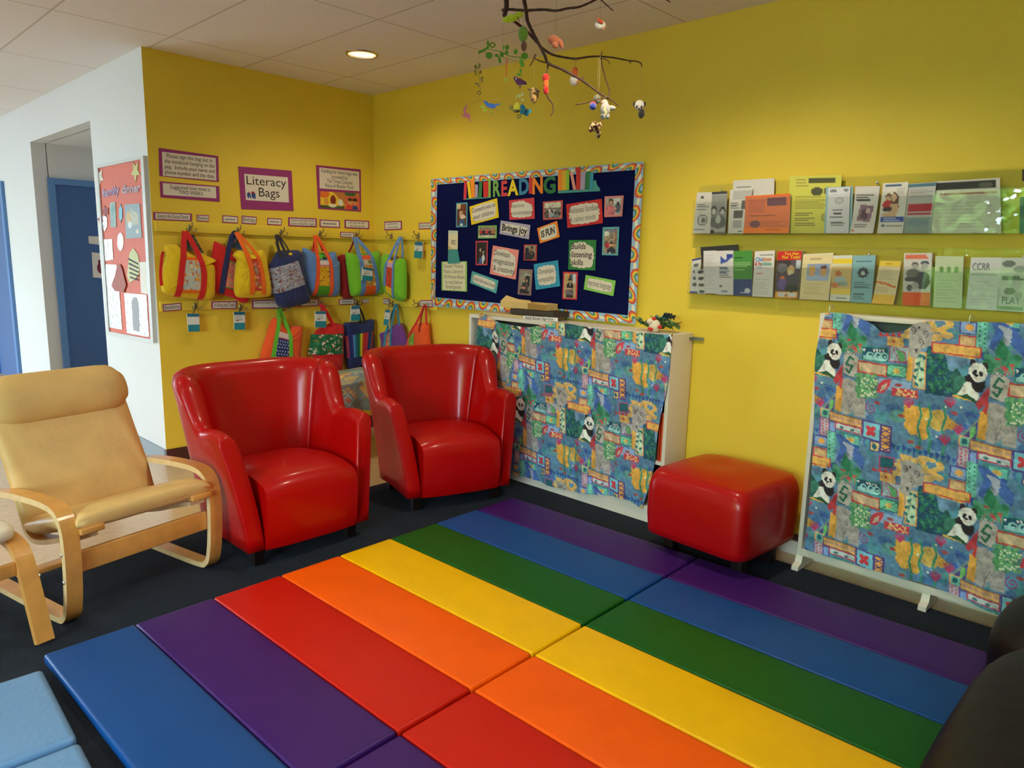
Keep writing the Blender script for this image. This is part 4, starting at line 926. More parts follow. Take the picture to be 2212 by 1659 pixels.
spines('row of paper book spines standing right of the word READING', [(1262, 365), (1560, 345), (1595, 270), (1625, 262), (1634, 310), (1662, 338), (1664, 366), (1262, 388)],
       [((246, 140, 20), [(1262, 160), (1304, 155), (1306, 360), (1262, 363)]), ((226, 176, 20), [(1303, 180), (1340, 176), (1340, 357), (1306, 360)]), ((150, 196, 50), [(1338, 165), (1370, 160), (1368, 354), (1340, 357)]), ((236, 150, 140), [(1375, 190), (1402, 186), (1435, 350), (1408, 353)]), ((206, 36, 30), [(1436, 141), (1480, 137), (1475, 352), (1435, 355)]), ((176, 160, 190), [(1480, 182), (1525, 176), (1518, 348), (1475, 352)]), ((36, 116, 70), [(1530, 180), (1580, 175), (1562, 340), (1522, 345)]), ((52, 150, 180), [(1570, 191), (1602, 187), (1595, 338), (1562, 342)])], t1_)
# photographs pinned to the board
SK = (206, 160, 130); HB = (50, 30, 22)
def snap(lab_, px, fc, paint, w=22, h=34, m=.09):
    q = bq(px, .0235); o = solo('photo_print', card(q, NR, .002), col(*fc), lab_, 'photograph', mean(q), 0, 'photographs pinned to the navy board')
    c = Cv(w, h, (120, 110, 100)); paint(c); c.mottle(.18, 10); part('picture', paint_grid(lift(inset(q, m, m*w/h), NR, .001), c, NR), PAINT, o)
def per(c, x, y, s, top, hair=HB, skin=SK, legs=None):
    c.ell(x, y+.30*s, .17*s, .22*s, top); c.ell(x, y-.02*s, .085*s, .08*s, hair); c.ell(x, y+.02*s, .065*s, .06*s, skin)
    if legs: c.ell(x, y+.55*s, .2*s, .1*s, legs)
snap('teal framed photo of two people reading at the upper left of the board', [(290, 479), (397, 475), (395, 710), (287, 712)], (80, 160, 176), lambda c: (c.rect(0, 0, 1, 1, (90, 50, 36)), c.rect(0, 0, .4, .25, (214, 190, 140)), c.ell(.65, .25, .28, .25, (120, 60, 36)), c.ell(.45, .45, .2, .14, SK), c.ell(.6, .58, .3, .1, (222, 196, 176)), c.poly([(.1, 1), (.3, .75), (.7, .7), (.9, 1)], (50, 90, 140)), c.ell(.5, .95, .15, .08, (220, 220, 220))))
snap('green framed photo of a row of people in red', [(500, 697), (678, 693), (675, 818), (497, 820)], (120, 180, 80), lambda c: (c.rect(0, 0, 1, .6, (150, 130, 110)), c.rect(0, .6, 1, 1, (206, 196, 184)), [per(c, .15+.18*k, .28, .8, [(190, 40, 50), (40, 30, 40), (200, 50, 60), (50, 40, 40), (180, 110, 60)][k], legs=(60, 50, 50)) for k in range(5)]), 36, 22, .06)
snap('red framed photo of two people in a dark room at the board left', [(475, 843), (593, 840), (587, 1075), (475, 1074)], (206, 60, 76), lambda c: (c.rect(0, 0, 1, 1, (34, 22, 20)), per(c, .4, .38, .9, (60, 40, 34), (200, 180, 150)), per(c, .68, .5, .8, (200, 206, 214), (220, 200, 170)), c.poly([(.2, 1), (.35, .7), (.55, .75), (.55, 1)], (50, 90, 140)), c.rect(.6, .75, .7, 1, (220, 206, 196))))
snap('coral framed photo of a crowd of families', [(1118, 468), (1308, 453), (1303, 633), (1120, 643)], (204, 80, 76), lambda c: (c.rect(0, 0, 1, .35, (216, 206, 186)), c.rect(0, .35, 1, 1, (120, 110, 104)), [per(c, random.random(), random.uniform(.35, .75), .5, random.choice([(40, 36, 40), (210, 210, 214), (150, 160, 176), (190, 60, 50), (60, 70, 60)]), random.choice([HB, (120, 70, 40)])) for _ in range(22)]), 34, 32, .08)
snap('salmon framed photo of a woman in a pink top', [(1708, 418), (1890, 408), (1875, 608), (1704, 615)], (224, 130, 128), lambda c: (c.rect(0, 0, 1, 1, (176, 170, 166)), c.rect(.5, .05, .9, .35, (214, 214, 210)), c.ell(.3, .8, .34, .4, (206, 110, 120)), c.ell(.32, .22, .15, .17, HB), c.ell(.32, .27, .10, .10, SK), c.ell(.78, .62, .2, .26, (90, 96, 110)), c.ell(.78, .36, .10, .11, (60, 50, 46)), c.ell(.6, .62, .14, .07, (210, 150, 130))), 30, 32, .10)
snap('tall teal framed photo of a family under the salmon one', [(1690, 712), (1847, 707), (1835, 982), (1682, 978)], (90, 170, 176), lambda c: (c.rect(0, 0, 1, 1, (150, 130, 110)), c.rect(0, 0, 1, .15, (120, 124, 140)), c.rect(.05, .12, .4, .3, (222, 220, 206)), c.rect(.85, .05, .95, .6, (150, 90, 60)), per(c, .2, .42, .7, (110, 80, 60), (196, 150, 90)), per(c, .6, .42, .8, (60, 56, 60)), c.ell(.32, .66, .17, .10, (206, 30, 70)), c.ell(.62, .66, .25, .05, (210, 150, 90)), c.ell(.6, .88, .34, .12, (36, 40, 56)), c.ell(.5, .97, .07, .03, (230, 230, 230))), 26, 44, .10)
snap('small red framed photo of two dark silhouettes in the board centre', [(937, 877), (1062, 876), (1058, 1032), (933, 1029)], (196, 50, 40), lambda c: (c.rect(0, 0, 1, 1, (150, 136, 110)), c.ell(.22, .35, .18, .2, (20, 16, 24)), c.ell(.25, .8, .35, .32, (18, 20, 44)), c.ell(.66, .2, .12, .13, (34, 24, 22)), c.ell(.66, .28, .08, .08, (160, 100, 70)), c.ell(.62, .68, .3, .3, (34, 30, 36)), c.ell(.6, .55, .06, .06, (210, 130, 60)), c.rect(.85, .8, 1, 1, (170, 80, 40))))
snap('mauve framed photo of a couple in a doorway', [(892, 1110), (1020, 1116), (1005, 1366), (876, 1353)], (150, 104, 100), lambda c: (c.rect(0, 0, 1, 1, (140, 130, 116)), c.rect(.45, .15, .95, .75, (176, 166, 150)), c.rect(.5, .22, .9, .7, (30, 20, 18)), per(c, .38, .42, .9, (40, 34, 36), (150, 60, 30)), per(c, .66, .45, .8, (90, 60, 56), (190, 150, 120)), c.poly([(.1, .8), (.9, .85), (.9, 1), (.05, 1)], (36, 30, 30)), c.ell(.4, .74, .16, .05, (206, 140, 110))), 24, 40, .10)
snap('pinkish red framed photo of a child in a pointed hat', [(1313, 1137), (1452, 1141), (1443, 1405), (1302, 1399)], (206, 48, 66), lambda c: (c.rect(0, 0, 1, 1, (190, 160, 110)), c.rect(.3, 0, .5, .3, (220, 140, 30)), c.rect(.5, 0, .7, .3, (90, 110, 130)), c.rect(.75, .05, 1, .4, (200, 200, 206)), c.poly([(.35, .3), (.5, .02), (.68, .3)], (40, 60, 100)), c.ell(.5, .26, .17, .05, (30, 26, 30)), c.ell(.5, .34, .10, .06, (190, 140, 110)), c.ell(.5, .52, .28, .16, (26, 24, 28)), c.poly([(.46, .4), (.56, .4), (.51, .56)], (220, 206, 190)), c.ell(.4, .62, .3, .04, SK), c.ell(.5, .78, .36, .14, (110, 96, 104)), c.ell(.5, .92, .36, .06, (36, 30, 36))), 26, 46, .10)
# notes with cloud shaped paper
def cloud(q, m, lobes, N, off, top_r=None):
    pts = []; n = 96
    for k in range(n):
        a = 2*PI*k/n; c, s = math.cos(a), math.sin(a); r = 1/max(abs(c), abs(s)); r = r*(1-.10*min(1, (abs(c)*abs(s))*2)**3)
        x, y = c*r, s*r
        if top_r and x > .15 and y < 0: f = min(1, max(0, (x-.15)/.6)); y = y*(1-f*top_r)
        b = abs(math.sin(lobes*a/2)); x *= 1-m[0]*2+.07*b; y *= 1-m[1]*2+.07*b
        pts.append(quad_pt(q, .5+x*.46, .5+y*.46)+N*off)
    return pts
def note(lab_, px, c, lines, m=(.06, .07), lobes=16, top_r=None, shear=0., fat=0., align='l', ink=None):
    q = bq(px, .0235); o = solo('note_card', card(q, NR, .0018), col(*c), lab_, 'note', mean(q), 0, 'coloured notes pinned to the navy board')
    mb = MB(); mb.prism(cloud(q, m, lobes, NR, .0012, top_r), -NR*.001); part('cloud_paper', mb, SHEET, o)
    mb = MB(); write(mb, q, NR, lines, .0018, align, shear=shear, fat=fat); part('lettering', mb, ink or INK, o)
note('yellow tilted note saying Connects you to your children', [(415, 515), (680, 433), (697, 618), (435, 690)], (238, 200, 20), [('Connects you to', .08, .14, .92, .46), ('your children', .10, .50, .84, .84)], shear=.15)
note('red note saying Improves concentration', [(795, 455), (1035, 428), (1040, 630), (798, 642)], (214, 50, 60), [('Improves', .10, .18, .60, .46), ('concentration', .10, .54, .90, .82)], top_r=.4, ink=GREYINK)
note('lavender tilted note saying Brings joy', [(715, 647), (998, 690), (984, 827), (703, 775)], (178, 166, 190), [('Brings joy', .08, .20, .93, .84)], m=(.03, .16), fat=.03)
note('orange tilted note saying IS FUN', [(1062, 722), (1253, 650), (1278, 805), (1090, 867)], (246, 134, 20), [('IS FUN', .14, .26, .84, .80)], fat=.035, shear=.15)
note('large red note saying Relaxes bodies and calms minds', [(1340, 492), (1680, 440), (1690, 672), (1352, 720)], (206, 28, 26), [('Relaxes bodies', .09, .16, .91, .50), ('& calms minds', .09, .54, .82, .86)], ink=GREYINK)
note('pink note saying Develops imagination and creativity', [(640, 885), (888, 930), (858, 1212), (610, 1158)], (238, 140, 130), [('Develops', .10, .12, .70, .36), ('imagination', .10, .38, .88, .64), ('& creativity', .12, .64, .94, .90)], m=(.05, .05), top_r=.25)
note('green note saying Builds listening skills', [(1367, 835), (1628, 833), (1617, 1125), (1360, 1115)], (36, 124, 56), [('Builds', .10, .10, .64, .36), ('listening', .10, .37, .88, .64), ('skills', .10, .64, .56, .90)], m=(.05, .05), top_r=.3, shear=.14, fat=.012)
note('blue note saying Develops empathy', [(1030, 1065), (1262, 1027), (1282, 1275), (1050, 1310)], (44, 150, 190), [('Develops', .18, .22, .80, .48), ('empathy', .18, .52, .80, .80)], m=(.11, .11), shear=.2, ink=GREYINK)
note('lime tilted note saying Improves language', [(1527, 1167), (1813, 1223), (1790, 1370), (1508, 1305)], (136, 196, 84), [('Improves language', .09, .22, .90, .76)], m=(.05, .14), ink=GREYINK)
note('teal steeply tilted note with one line about educating children', [(440, 1130), (693, 1222), (672, 1345), (422, 1245)], (84, 168, 170), [('Educates children about the world', .08, .30, .93, .72)], m=(.05, .15), ink=GREYINK)
q = bq([(150, 1040), (392, 1037), (392, 1328), (150, 1315)], .0235); o = solo('note_card', card(q, NR, .0018), col(150, 200, 110), 'green edged library note about 100 picture books to read before kindergarten', 'note', mean(q), 0, 'coloured notes pinned to the navy board')
part('paper', card(lift(inset(q, .06, .03, .06, .03), NR, .001), NR, .001), col(232, 222, 186), o)
mb = MB(); write(mb, q, NR, [('Greater Victoria', .10, .08, .86, .26), ('Public Library’s', .10, .26, .86, .44), ('100 Picture Books', .09, .44, .92, .62), ('to read before', .16, .62, .82, .80), ('kindergarten', .18, .78, .78, .96)], .0016, 'l'); part('lettering', mb, GREYINK, o)
q = bq([(215, 742), (306, 745), (304, 960), (212, 960)], .026); o = thing('booklist_pocket', 'cream booklets standing in a teal paper pocket at the board left edge', 'pocket', mean(q))
c = Cv(20, 40, (230, 214, 180)); c.rect(0, 0, 1, .12, (190, 206, 200)).scribble(.3, .42, .9, .62, 4, (90, 80, 80)); c.ell(.15, .75, .12, .05, (206, 150, 70)).ell(.3, .8, .2, .04, (236, 190, 110))
part('booklet', paint_grid(q, c, NR), PAINT, o)
q = bq([(212, 922), (302, 922), (322, 1052), (210, 1060)], .030); mb = card(q, NR, .006); part('pocket', mb, col(64, 144, 144), o)
# ================================================================== CLEAR BROCHURE RACKS
ACR = pane_mat('clear_acrylic', (.985, .99, .985), .6); 
def rack(lab_, zb_, zl, zt):
    y0, y1 = -2.955, -4.62; o = thing('brochure_rack', lab_, 'brochure rack', (0, (y0+y1)/2, zb_), 0, 'clear wall racks for brochures')
    ym, L = (y0+y1)/2, y0-y1
    mb = MB(); mb.box((-.010, ym, (zb_+zt)/2), (.003, L, zt-zb_)); part('back_panel', mb, ACR, o)
    mb = MB(); mb.box((-.038, ym, zb_-.002), (.06, L, .003)); part('shelf_panel', mb, ACR, o)
    mb = MB(); mb.box((-.068, ym, (zb_+zl)/2), (.003, L, zl-zb_)); part('front_lip', mb, ACR, o)
    for y in (y0-.13, ym-.05, y1+.2):
        mb = MB(); mb.lathe([(.006, 0), (.006, .004), (.002, .005)], (-.012, y, zt-.03), seg=10, M=Matrix.Rotation(-PI/2, 3, 'Y')); part('screw', mb, SILVER, o)
rack('upper clear acrylic brochure rack on the yellow wall', 1.590, 1.766, 1.845)
rack('lower clear acrylic brochure rack on the yellow wall', 1.283, 1.450, 1.530)
GU = 'leaflets in the upper clear rack'; GW = 'leaflets in the lower clear rack'
PAGES = mat('leaflet_pages', rgb(224, 214, 204), .6)
def leaf(lab_, px, x, cv, grp, th=.004, curl=0., lines=None, ink=None, mfat=0.):
    q = qR(px, -x); o = solo('leaflet', card(q, NR, th), PAGES, lab_, 'leaflet', mean(q), 0, grp)
    f = (lambda s, t: .0008+curl*((1-2*t)**4 if t > .5 else (1-2*t)**2*.5)) if curl else (lambda s, t: .0008)
    part('cover', paint_grid(q, cv, NR, f), PAINT, o)
    if lines:
        for ln, ik in lines: mb = MB(); write(mb, q, NR, ln, .0025+curl*.3, 'c', fat=mfat); part('title', mb, ik, o)
    return o
W_ = (222, 212, 206); GY = (150, 146, 142)
c = Cv(18, 44, W_); c.ell(.4, .13, .12, .03, (90, 86, 84)).scribble(.15, .28, .85, .44, 3).ell(.5, .67, .30, .13, (80, 78, 78)).ell(.5, .67, .25, .11, (206, 198, 194)).ell(.55, .68, .13, .06, (110, 106, 104)).scribble(.1, .88, .9, .9, 1)
leaf('white leaflet with a round emblem at the left end of the upper rack', [(1506, 416), (1538, 415), (1534, 504), (1497, 504)], .050, c, GU)
c = Cv(18, 44, (176, 172, 168)); c.rect(0, 0, 1, .07, (60, 58, 58)).rect(.05, .1, .95, .85, (150, 146, 144)).ell(.2, .45, .2, .12, (70, 66, 64)).ell(.75, .46, .18, .1, (60, 58, 56)).ell(.2, .48, .13, .07, (200, 194, 190)).ell(.75, .49, .12, .06, (200, 194, 190)).ell(.5, .72, .5, .16, (104, 102, 100)).ell(.5, .66, .15, .1, (190, 186, 182)).rect(0, .9, .3, 1, (40, 40, 40)).rect(.3, .95, 1, 1, (120, 118, 118))
leaf('grey photo leaflet beside the emblem leaflet', [(1538, 415), (1571, 413), (1566, 504), (1534, 504)], .049, c, GU)
c = Cv(40, 54, (220, 210, 204)); c.scribble(.1, .12, .5, .16, 1)
leaf('white sheet standing tall behind the orange flyer', [(1584, 390), (1673, 385), (1670, 504), (1580, 504)], .022, c, GU)
c = Cv(24, 46, W_); c.rect(.15, .05, 1, .25, (190, 182, 178)).rect(.6, .26, 1, .45, (100, 96, 94)).rect(.25, .48, .7, .66, (96, 92, 90)).rect(.25, .70, .7, .88, (176, 168, 164)).scribble(.1, .3, .5, .44, 4).rect(.55, .93, .8, .96, (60, 60, 60))
leaf('black and white newsletter left of the orange flyer', [(1577, 410), (1626, 407), (1610, 504), (1573, 504)], .040, c, GU)
c = Cv(44, 44, (230, 122, 76)); c.rect(.1, .12, .45, .45, (214, 112, 80)).rect(.5, .1, .92, .3, (120, 76, 90)).scribble(.15, .52, .85, .56, 1, (150, 80, 60)).ell(.25, .75, .12, .1, (130, 84, 90)).scribble(.4, .68, .95, .84, 4, (206, 104, 66)).rect(0, 0, 1, .05, (250, 110, 10)).rect(0, .84, 1, 1, (250, 128, 40)).scribble(.5, .88, .9, .9, 1, (200, 90, 30))
leaf('bright orange flyer curling forward in the upper rack', [(1611, 424), (1708, 418), (1705, 504), (1607, 504)], .052, c, GU, .003, .010)
c = Cv(50, 58, (216, 206, 84)); c.scribble(.15, .05, .4, .2, 3, (150, 140, 60)).rect(.38, .05, .88, .14, (80, 76, 40)).ell(.55, .28, .12, .07, (80, 74, 44)).ell(.75, .27, .08, .06, (110, 104, 60)).scribble(.15, .36, .85, .58, 6, (170, 160, 70)).scribble(.15, .62, .55, .88, 6, (120, 112, 56)).ell(.75, .72, .10, .08, (170, 162, 76))
leaf('large pale yellow flyer in the middle of the upper rack', [(1706, 380), (1819, 378), (1808, 504), (1702, 504)], .034, c, GU)
c = Cv(24, 44, (150, 186, 200)); leaf('light blue leaflet backing behind the white ones of the upper rack', [(1785, 405), (1843, 402), (1839, 504), (1780, 504)], .042, c, GU)
c = Cv(20, 46, (222, 216, 222)); c.ell(.25, .08, .16, .03, (130, 126, 134)).ell(.8, .07, .12, .03, (130, 126, 134)).ell(.52, .29, .2, .07, (176, 172, 180)).ell(.52, .29, .13, .045, (206, 202, 210)).scribble(.3, .46, .7, .60, 2, (90, 86, 96), 1.4).scribble(.2, .62, .85, .66, 1, (80, 76, 84), 1.4).scribble(.2, .72, .85, .84, 3, (120, 116, 124))
leaf('white leaflet with a grey round crest in the upper rack', [(1790, 406), (1837, 404), (1833, 504), (1784, 504)], .050, c, GU)
c = Cv(24, 44, (224, 212, 208)); c.scribble(.12, .16, .8, .32, 3, (60, 56, 60), 1.2).poly([(.3, .38), (.85, .42), (.75, .76), (.2, .72)], (150, 110, 130)).poly([(.4, .5), (.7, .42), (.6, .7), (.3, .68)], (96, 66, 84)).ell(.62, .52, .10, .06, (210, 180, 180)).scribble(.15, .8, .7, .87, 2, (120, 112, 112)).ell(.1, .93, .08, .03, (206, 120, 100))
leaf('white curling leaflet with a tilted purple photo', [(1849, 403), (1902, 402), (1887, 504), (1838, 504)], .046, c, GU, .003, .012)
c = Cv(26, 48, (230, 218, 210)); c.rect(.12, .05, .75, .08, (60, 90, 130)).scribble(.6, .12, .95, .24, 3, (190, 180, 176)).poly([(.35, .3), (.5, .17), (.68, .28), (.72, .5), (.55, .55)], (110, 70, 56)).ell(.5, .30, .10, .07, (226, 180, 150)).ell(.28, .27, .12, .06, (120, 70, 50)).ell(.27, .31, .09, .05, (224, 176, 146)).ell(.27, .43, .18, .09, (200, 40, 50)).poly([(.4, .42), (.72, .42), (.65, .68), (.15, .68), (.12, .6), (.4, .58)], (222, 170, 140)).ell(.3, .52, .18, .05, (70, 50, 50)).rect(.06, .66, .98, .77, (50, 80, 170)).scribble(.2, .69, .8, .75, 2, (180, 190, 220)).ell(.2, .84, .08, .025, (90, 100, 130)).scribble(.32, .82, .95, .86, 1)
leaf('white leaflet showing a long haired mother holding a child in red', [(1908, 396), (1963, 393), (1950, 504), (1895, 504)], .047, c, GU)
c = Cv(28, 46, (200, 192, 190)); c.rect(.05, .03, 1, .08, (80, 120, 140)).scribble(.15, .12, .95, .3, 5, (176, 168, 166)).rect(.1, .42, .95, .57, (196, 40, 60)).rect(.1, .59, .95, .63, (190, 60, 76)).rect(0, .68, 1, 1, (150, 160, 156)).ell(.5, .78, .4, .08, (130, 150, 160))
leaf('grey leaflet with a red box near the window reflection', [(1962, 397), (2023, 393), (2008, 504), (1950, 504)], .043, c, GU)
c = Cv(60, 50, (214, 200, 194)); c.rect(.02, .05, .93, .19, (36, 32, 30)).ell(.78, .12, .1, .05, (90, 84, 70)).rect(.1, .25, .95, .28, (150, 80, 80)).scribble(.08, .4, .9, .9, 8, (180, 170, 166))
leaf('wide white sheet with a black title bar at the upper rack right end', [(2022, 392), (2160, 384), (2163, 504), (2008, 504)], .036, c, GU)
c = Cv(14, 30, (50, 76, 96)); c.rect(0, .6, 1, 1, (60, 100, 110)); leaf('dark teal card at the far right of the upper rack', [(2203, 426), (2250, 422), (2252, 504), (2202, 504)], .050, c, GU)
q = qR([(2208, 366), (2270, 362), (2270, 388), (2208, 391)], -.004); solo('wall_notice', card(q, NR, .003), col(80, 56, 46), 'dark brown notice on the wall above the upper rack at the photo edge', 'notice', mean(q))
# lower rack
c = Cv(12, 44, (222, 214, 210)); c.rect(0, .0, 1, .06, (70, 76, 130)).rect(0, .93, 1, 1, (90, 96, 150))
for k in range(4): c.ell(.5, .2+.18*k, .28, .05, (96, 92, 88))
leaf('narrow strip leaflet with small pictures leaning at the lower rack left end', [(1495, 560), (1515, 556), (1509, 634), (1490, 633)], .042, c, GW, .002)
c = Cv(12, 34, (222, 214, 210))
for k in range(4): c.ell(.6, .1+.26*k, .32, .07, (80, 76, 74))
leaf('second narrow strip leaflet overlapping the leaning one', [(1501, 584), (1521, 582), (1523, 636), (1507, 635)], .047, c, GW, .002)
q = qR([(1513, 534), (1593, 528), (1598, 632), (1521, 632)], -.026); solo('folder', card(q, NR, .006), col(44, 38, 38), 'black folder standing behind the white leaflets of the lower rack', 'folder', mean(q))
c = Cv(14, 46, (222, 212, 214)); c.scribble(.1, .1, .95, .9, 16, (206, 196, 198)); leaf('plain white leaflet in front of the black folder', [(1520, 542), (1547, 541), (1547, 634), (1519, 634)], .044, c, GW, .004)
c = Cv(18, 46, (222, 212, 212)); c.poly([(.3, .12), (.5, .22), (.85, .1), (.8, .2), (.55, .28), (.3, .3)], (60, 76, 160)).rect(.6, .09, .95, .17, (40, 60, 150)).scribble(.25, .37, .8, .52, 4, (120, 124, 150), 1.3).scribble(.25, .55, .9, .6, 2).ell(.3, .80, .1, .03, (120, 120, 124)).rect(.35, .9, .65, .93, (140, 146, 170))
leaf('white leaflet with a blue cross shaped logo', [(1547, 542), (1584, 541), (1584, 637), (1546, 636)], .046, c, GW)
c = Cv(18, 46, (70, 140, 50)); c.scribble(.05, .16, .6, .18, 1, (20, 50, 40)).scribble(.05, .24, .9, .44, 4, (150, 190, 120)).rect(0, .64, 1, 1, (44, 64, 120)).ell(.75, .88, .16, .05, (210, 214, 226)).scribble(.4, .9, .9, .94, 1, (190, 196, 214))
leaf('green leaflet with a dark blue foot', [(1585, 542), (1625, 541), (1624, 639), (1584, 638)], .048, c, GW, .006)
c = Cv(22, 46, (226, 216, 212)); c.scribble(.3, .08, .9, .1, 1).scribble(.15, .35, .5, .38, 1, (130, 150, 190)).scribble(.15, .47, .5, .5, 1, (210, 110, 110)).scribble(.1, .6, .9, .95, 7, (204, 194, 190))
o = leaf('white Children & Families leaflet with coloured lettering', [(1631, 543), (1674, 541), (1669, 642), (1625, 640)], .048, c, GW, .006)
for txt, bx, cc in (('Chil', (.06, .13, .42, .25), (50, 120, 200)), ('dren', (.42, .13, .86, .25), (206, 120, 50)), ('& Fa', (.04, .23, .36, .34), (206, 50, 60)), ('milies', (.36, .23, .86, .34), (70, 160, 150))):
    mb = MB(); write(mb, qR([(1631, 543), (1674, 541), (1669, 642), (1625, 640)], -.048), NR, [(txt, *bx, 1)], .0025, 'l', fat=.02); part('title', mb, col(*cc), o)
c = Cv(24, 46, (90, 76, 86)); c.rect(0, 0, 1, .19, (210, 30, 24)).rect(0, .85, 1, 1, (240, 160, 20)).rect(.12, .88, .9, .96, (222, 216, 214)).rect(.05, .2, .6, .45, (60, 44, 50)).rect(.8, .2, 1, .38, (196, 196, 206)).ell(.25, .36, .2, .10, (120, 110, 120)).ell(.6, .40, .16, .09, (214, 170, 110)).ell(.6, .46, .1, .06, (226, 206, 170)).ell(.28, .57, .1, .04, (224, 110, 60)).ell(.35, .7, .25, .12, (110, 84, 150)).ell(.7, .62, .25, .14, (80, 70, 84)).ell(.7, .78, .3, .08, (50, 60, 50)).ell(.5, .92, .07, .03, (190, 120, 60))
leaf('red topped Too Hot For Tots leaflet stack', [(1680, 543), (1733, 542), (1722, 645), (1674, 644)], .054, c, GW, .03, 0, [([('Too Hot', .3, .02, .88, .10), ('For Tots!', .22, .09, .95, .175)], mat('yellow_ink', rgb(246, 206, 40), .6))], mfat=.02)
c = Cv(32, 48, (236, 210, 160)); c.rect(0, 0, 1, .05, (232, 216, 186)).scribble(.25, .1, .8, .15, 1, (190, 166, 120)).rect(.18, .22, .90, .58, (150, 166, 206)).rect(.18, .46, .90, .58, (176, 190, 222)).ell(.35, .37, .11, .08, (222, 160, 100)).ell(.35, .30, .10, .035, (196, 150, 70)).ell(.72, .37, .11, .08, (222, 160, 100)).ell(.72, .30, .11, .04, (90, 56, 36)).ell(.35, .45, .11, .03, (222, 160, 100)).ell(.72, .45, .11, .03, (222, 160, 100)).scribble(.15, .64, .85, .9, 5, (214, 186, 136))
leaf('cream leaflet with a picture of two babies', [(1735, 549), (1801, 546), (1790, 649), (1727, 646)], .050, c, GW, .012)
c = Cv(24, 48, (226, 200, 150)); c.rect(0, 0, 1, .08, (224, 216, 206)).rect(.05, .08, 1, .18, (242, 206, 40)).rect(0, .18, 1, .25, (226, 216, 190)).rect(0, .25, 1, .8, (214, 176, 120)).ell(.35, .40, .16, .06, (200, 110, 60)).ell(.45, .54, .3, .08, (170, 190, 190)).ell(.6, .62, .25, .05, (150, 160, 150)).ell(.2, .65, .2, .06, (206, 120, 70)).rect(0, .72, 1, .85, (240, 200, 90)).rect(0, .85, 1, 1, (226, 218, 210)).scribble(.3, .9, .9, .95, 1)
leaf('yellow banded leaflet with a crawling baby', [(1799, 552), (1842, 551), (1836, 651), (1793, 649)], .050, c, GW)
c = Cv(24, 48, (138, 178, 190)); c.scribble(.2, .12, .85, .15, 1, (70, 90, 100), 1.3)
for k in range(8): c.ell(.5+.17*math.cos(PI*k/4), .37+.08*math.sin(PI*k/4), .07, .035, (56, 66, 76))
c.ell(.5, .37, .16, .07, (56, 66, 76)).ell(.5, .38, .09, .045, (190, 200, 204)).scribble(.15, .56, .9, .7, 4, (90, 116, 126)).scribble(.15, .78, .7, .92, 4, (90, 116, 126))
leaf('light blue leaflet with a dark sun emblem', [(1843, 552), (1892, 551), (1882, 655), (1837, 653)], .052, c, GW, .012)
c = Cv(26, 44, (232, 206, 166)); c.rect(0, 0, 1, .14, (240, 200, 70)).scribble(.3, .04, .7, .1, 1, (206, 120, 40)).scribble(.08, .18, .8, .45, 6, (206, 184, 150)).line([(.05, .5), (.4, .52), (.9, .6)], 2, (226, 110, 50)).scribble(.1, .6, .8, .75, 3, (214, 176, 130)).rect(0, .78, 1, 1, (246, 186, 70))
leaf('cream leaflet with an orange curled foot', [(1902, 563), (1948, 564), (1931, 658), (1884, 655)], .048, c, GW, .003, .012)
c = Cv(28, 50, (212, 202, 198)); c.scribble(.1, .04, .9, .12, 2, (226, 110, 80), 1.3).ell(.42, .23, .12, .06, (90, 84, 84)).ell(.42, .26, .10, .05, (170, 164, 160)).ell(.75, .20, .14, .05, (70, 74, 100)).ell(.75, .26, .11, .06, (180, 174, 170)).ell(.36, .40, .24, .1, (120, 116, 116)).ell(.7, .52, .26, .17, (86, 84, 86)).ell(.3, .5, .25, .05, (80, 78, 80)).ell(.45, .62, .14, .06, (176, 170, 166)).ell(.25, .66, .1, .06, (90, 88, 88)).rect(0, .74, 1, 1, (240, 90, 30))
leaf('leaflet of two grey children with a bright orange foot', [(1953, 547), (2014, 546), (2008, 661), (1949, 659)], .054, c, GW, .02)
c = Cv(28, 50, (200, 206, 172)); 
for k in range(3): c.ell(.25+.25*k, .26, .07, .06, (110, 150, 80))
c.scribble(.1, .45, .9, .9, 8, (180, 186, 156)); leaf('pale green leaflet with three small figures', [(2021, 553), (2082, 554), (2077, 666), (2016, 664)], .050, c, GW, .008)
c = Cv(30, 50, (214, 208, 210)); c.scribble(.1, .3, .9, .36, 1, (150, 160, 160)).scribble(.1, .45, .9, .92, 9, (196, 192, 194))
leaf('white CCRR leaflet near the right end of the lower rack', [(2098, 556), (2163, 556), (2155, 671), (2086, 668)], .050, c, GW, .008, 0, [([('CCRR', .08, .1, .66, .28, 1)], mat('grey_title', rgb(110, 110, 124), .6))])
c = Cv(30, 50, (200, 200, 192)); c.ell(.3, .12, .22, .06, (110, 116, 110)).ell(.7, .22, .22, .06, (150, 152, 150)).scribble(.1, .34, .95, .42, 2, (110, 110, 106)).ell(.4, .62, .2, .07, (120, 120, 116)).ell(.72, .68, .12, .06, (160, 150, 150)).rect(.02, .91, .9, .96, (130, 160, 120))
leaf('grey green leaflet reading PLAY at the lower rack right end', [(2163, 557), (2224, 556), (2215, 675), (2153, 671)], .050, c, GW, .008, 0, [([('PLAY', .15, .72, .8, .90, 1)], mat('grey_title'))])
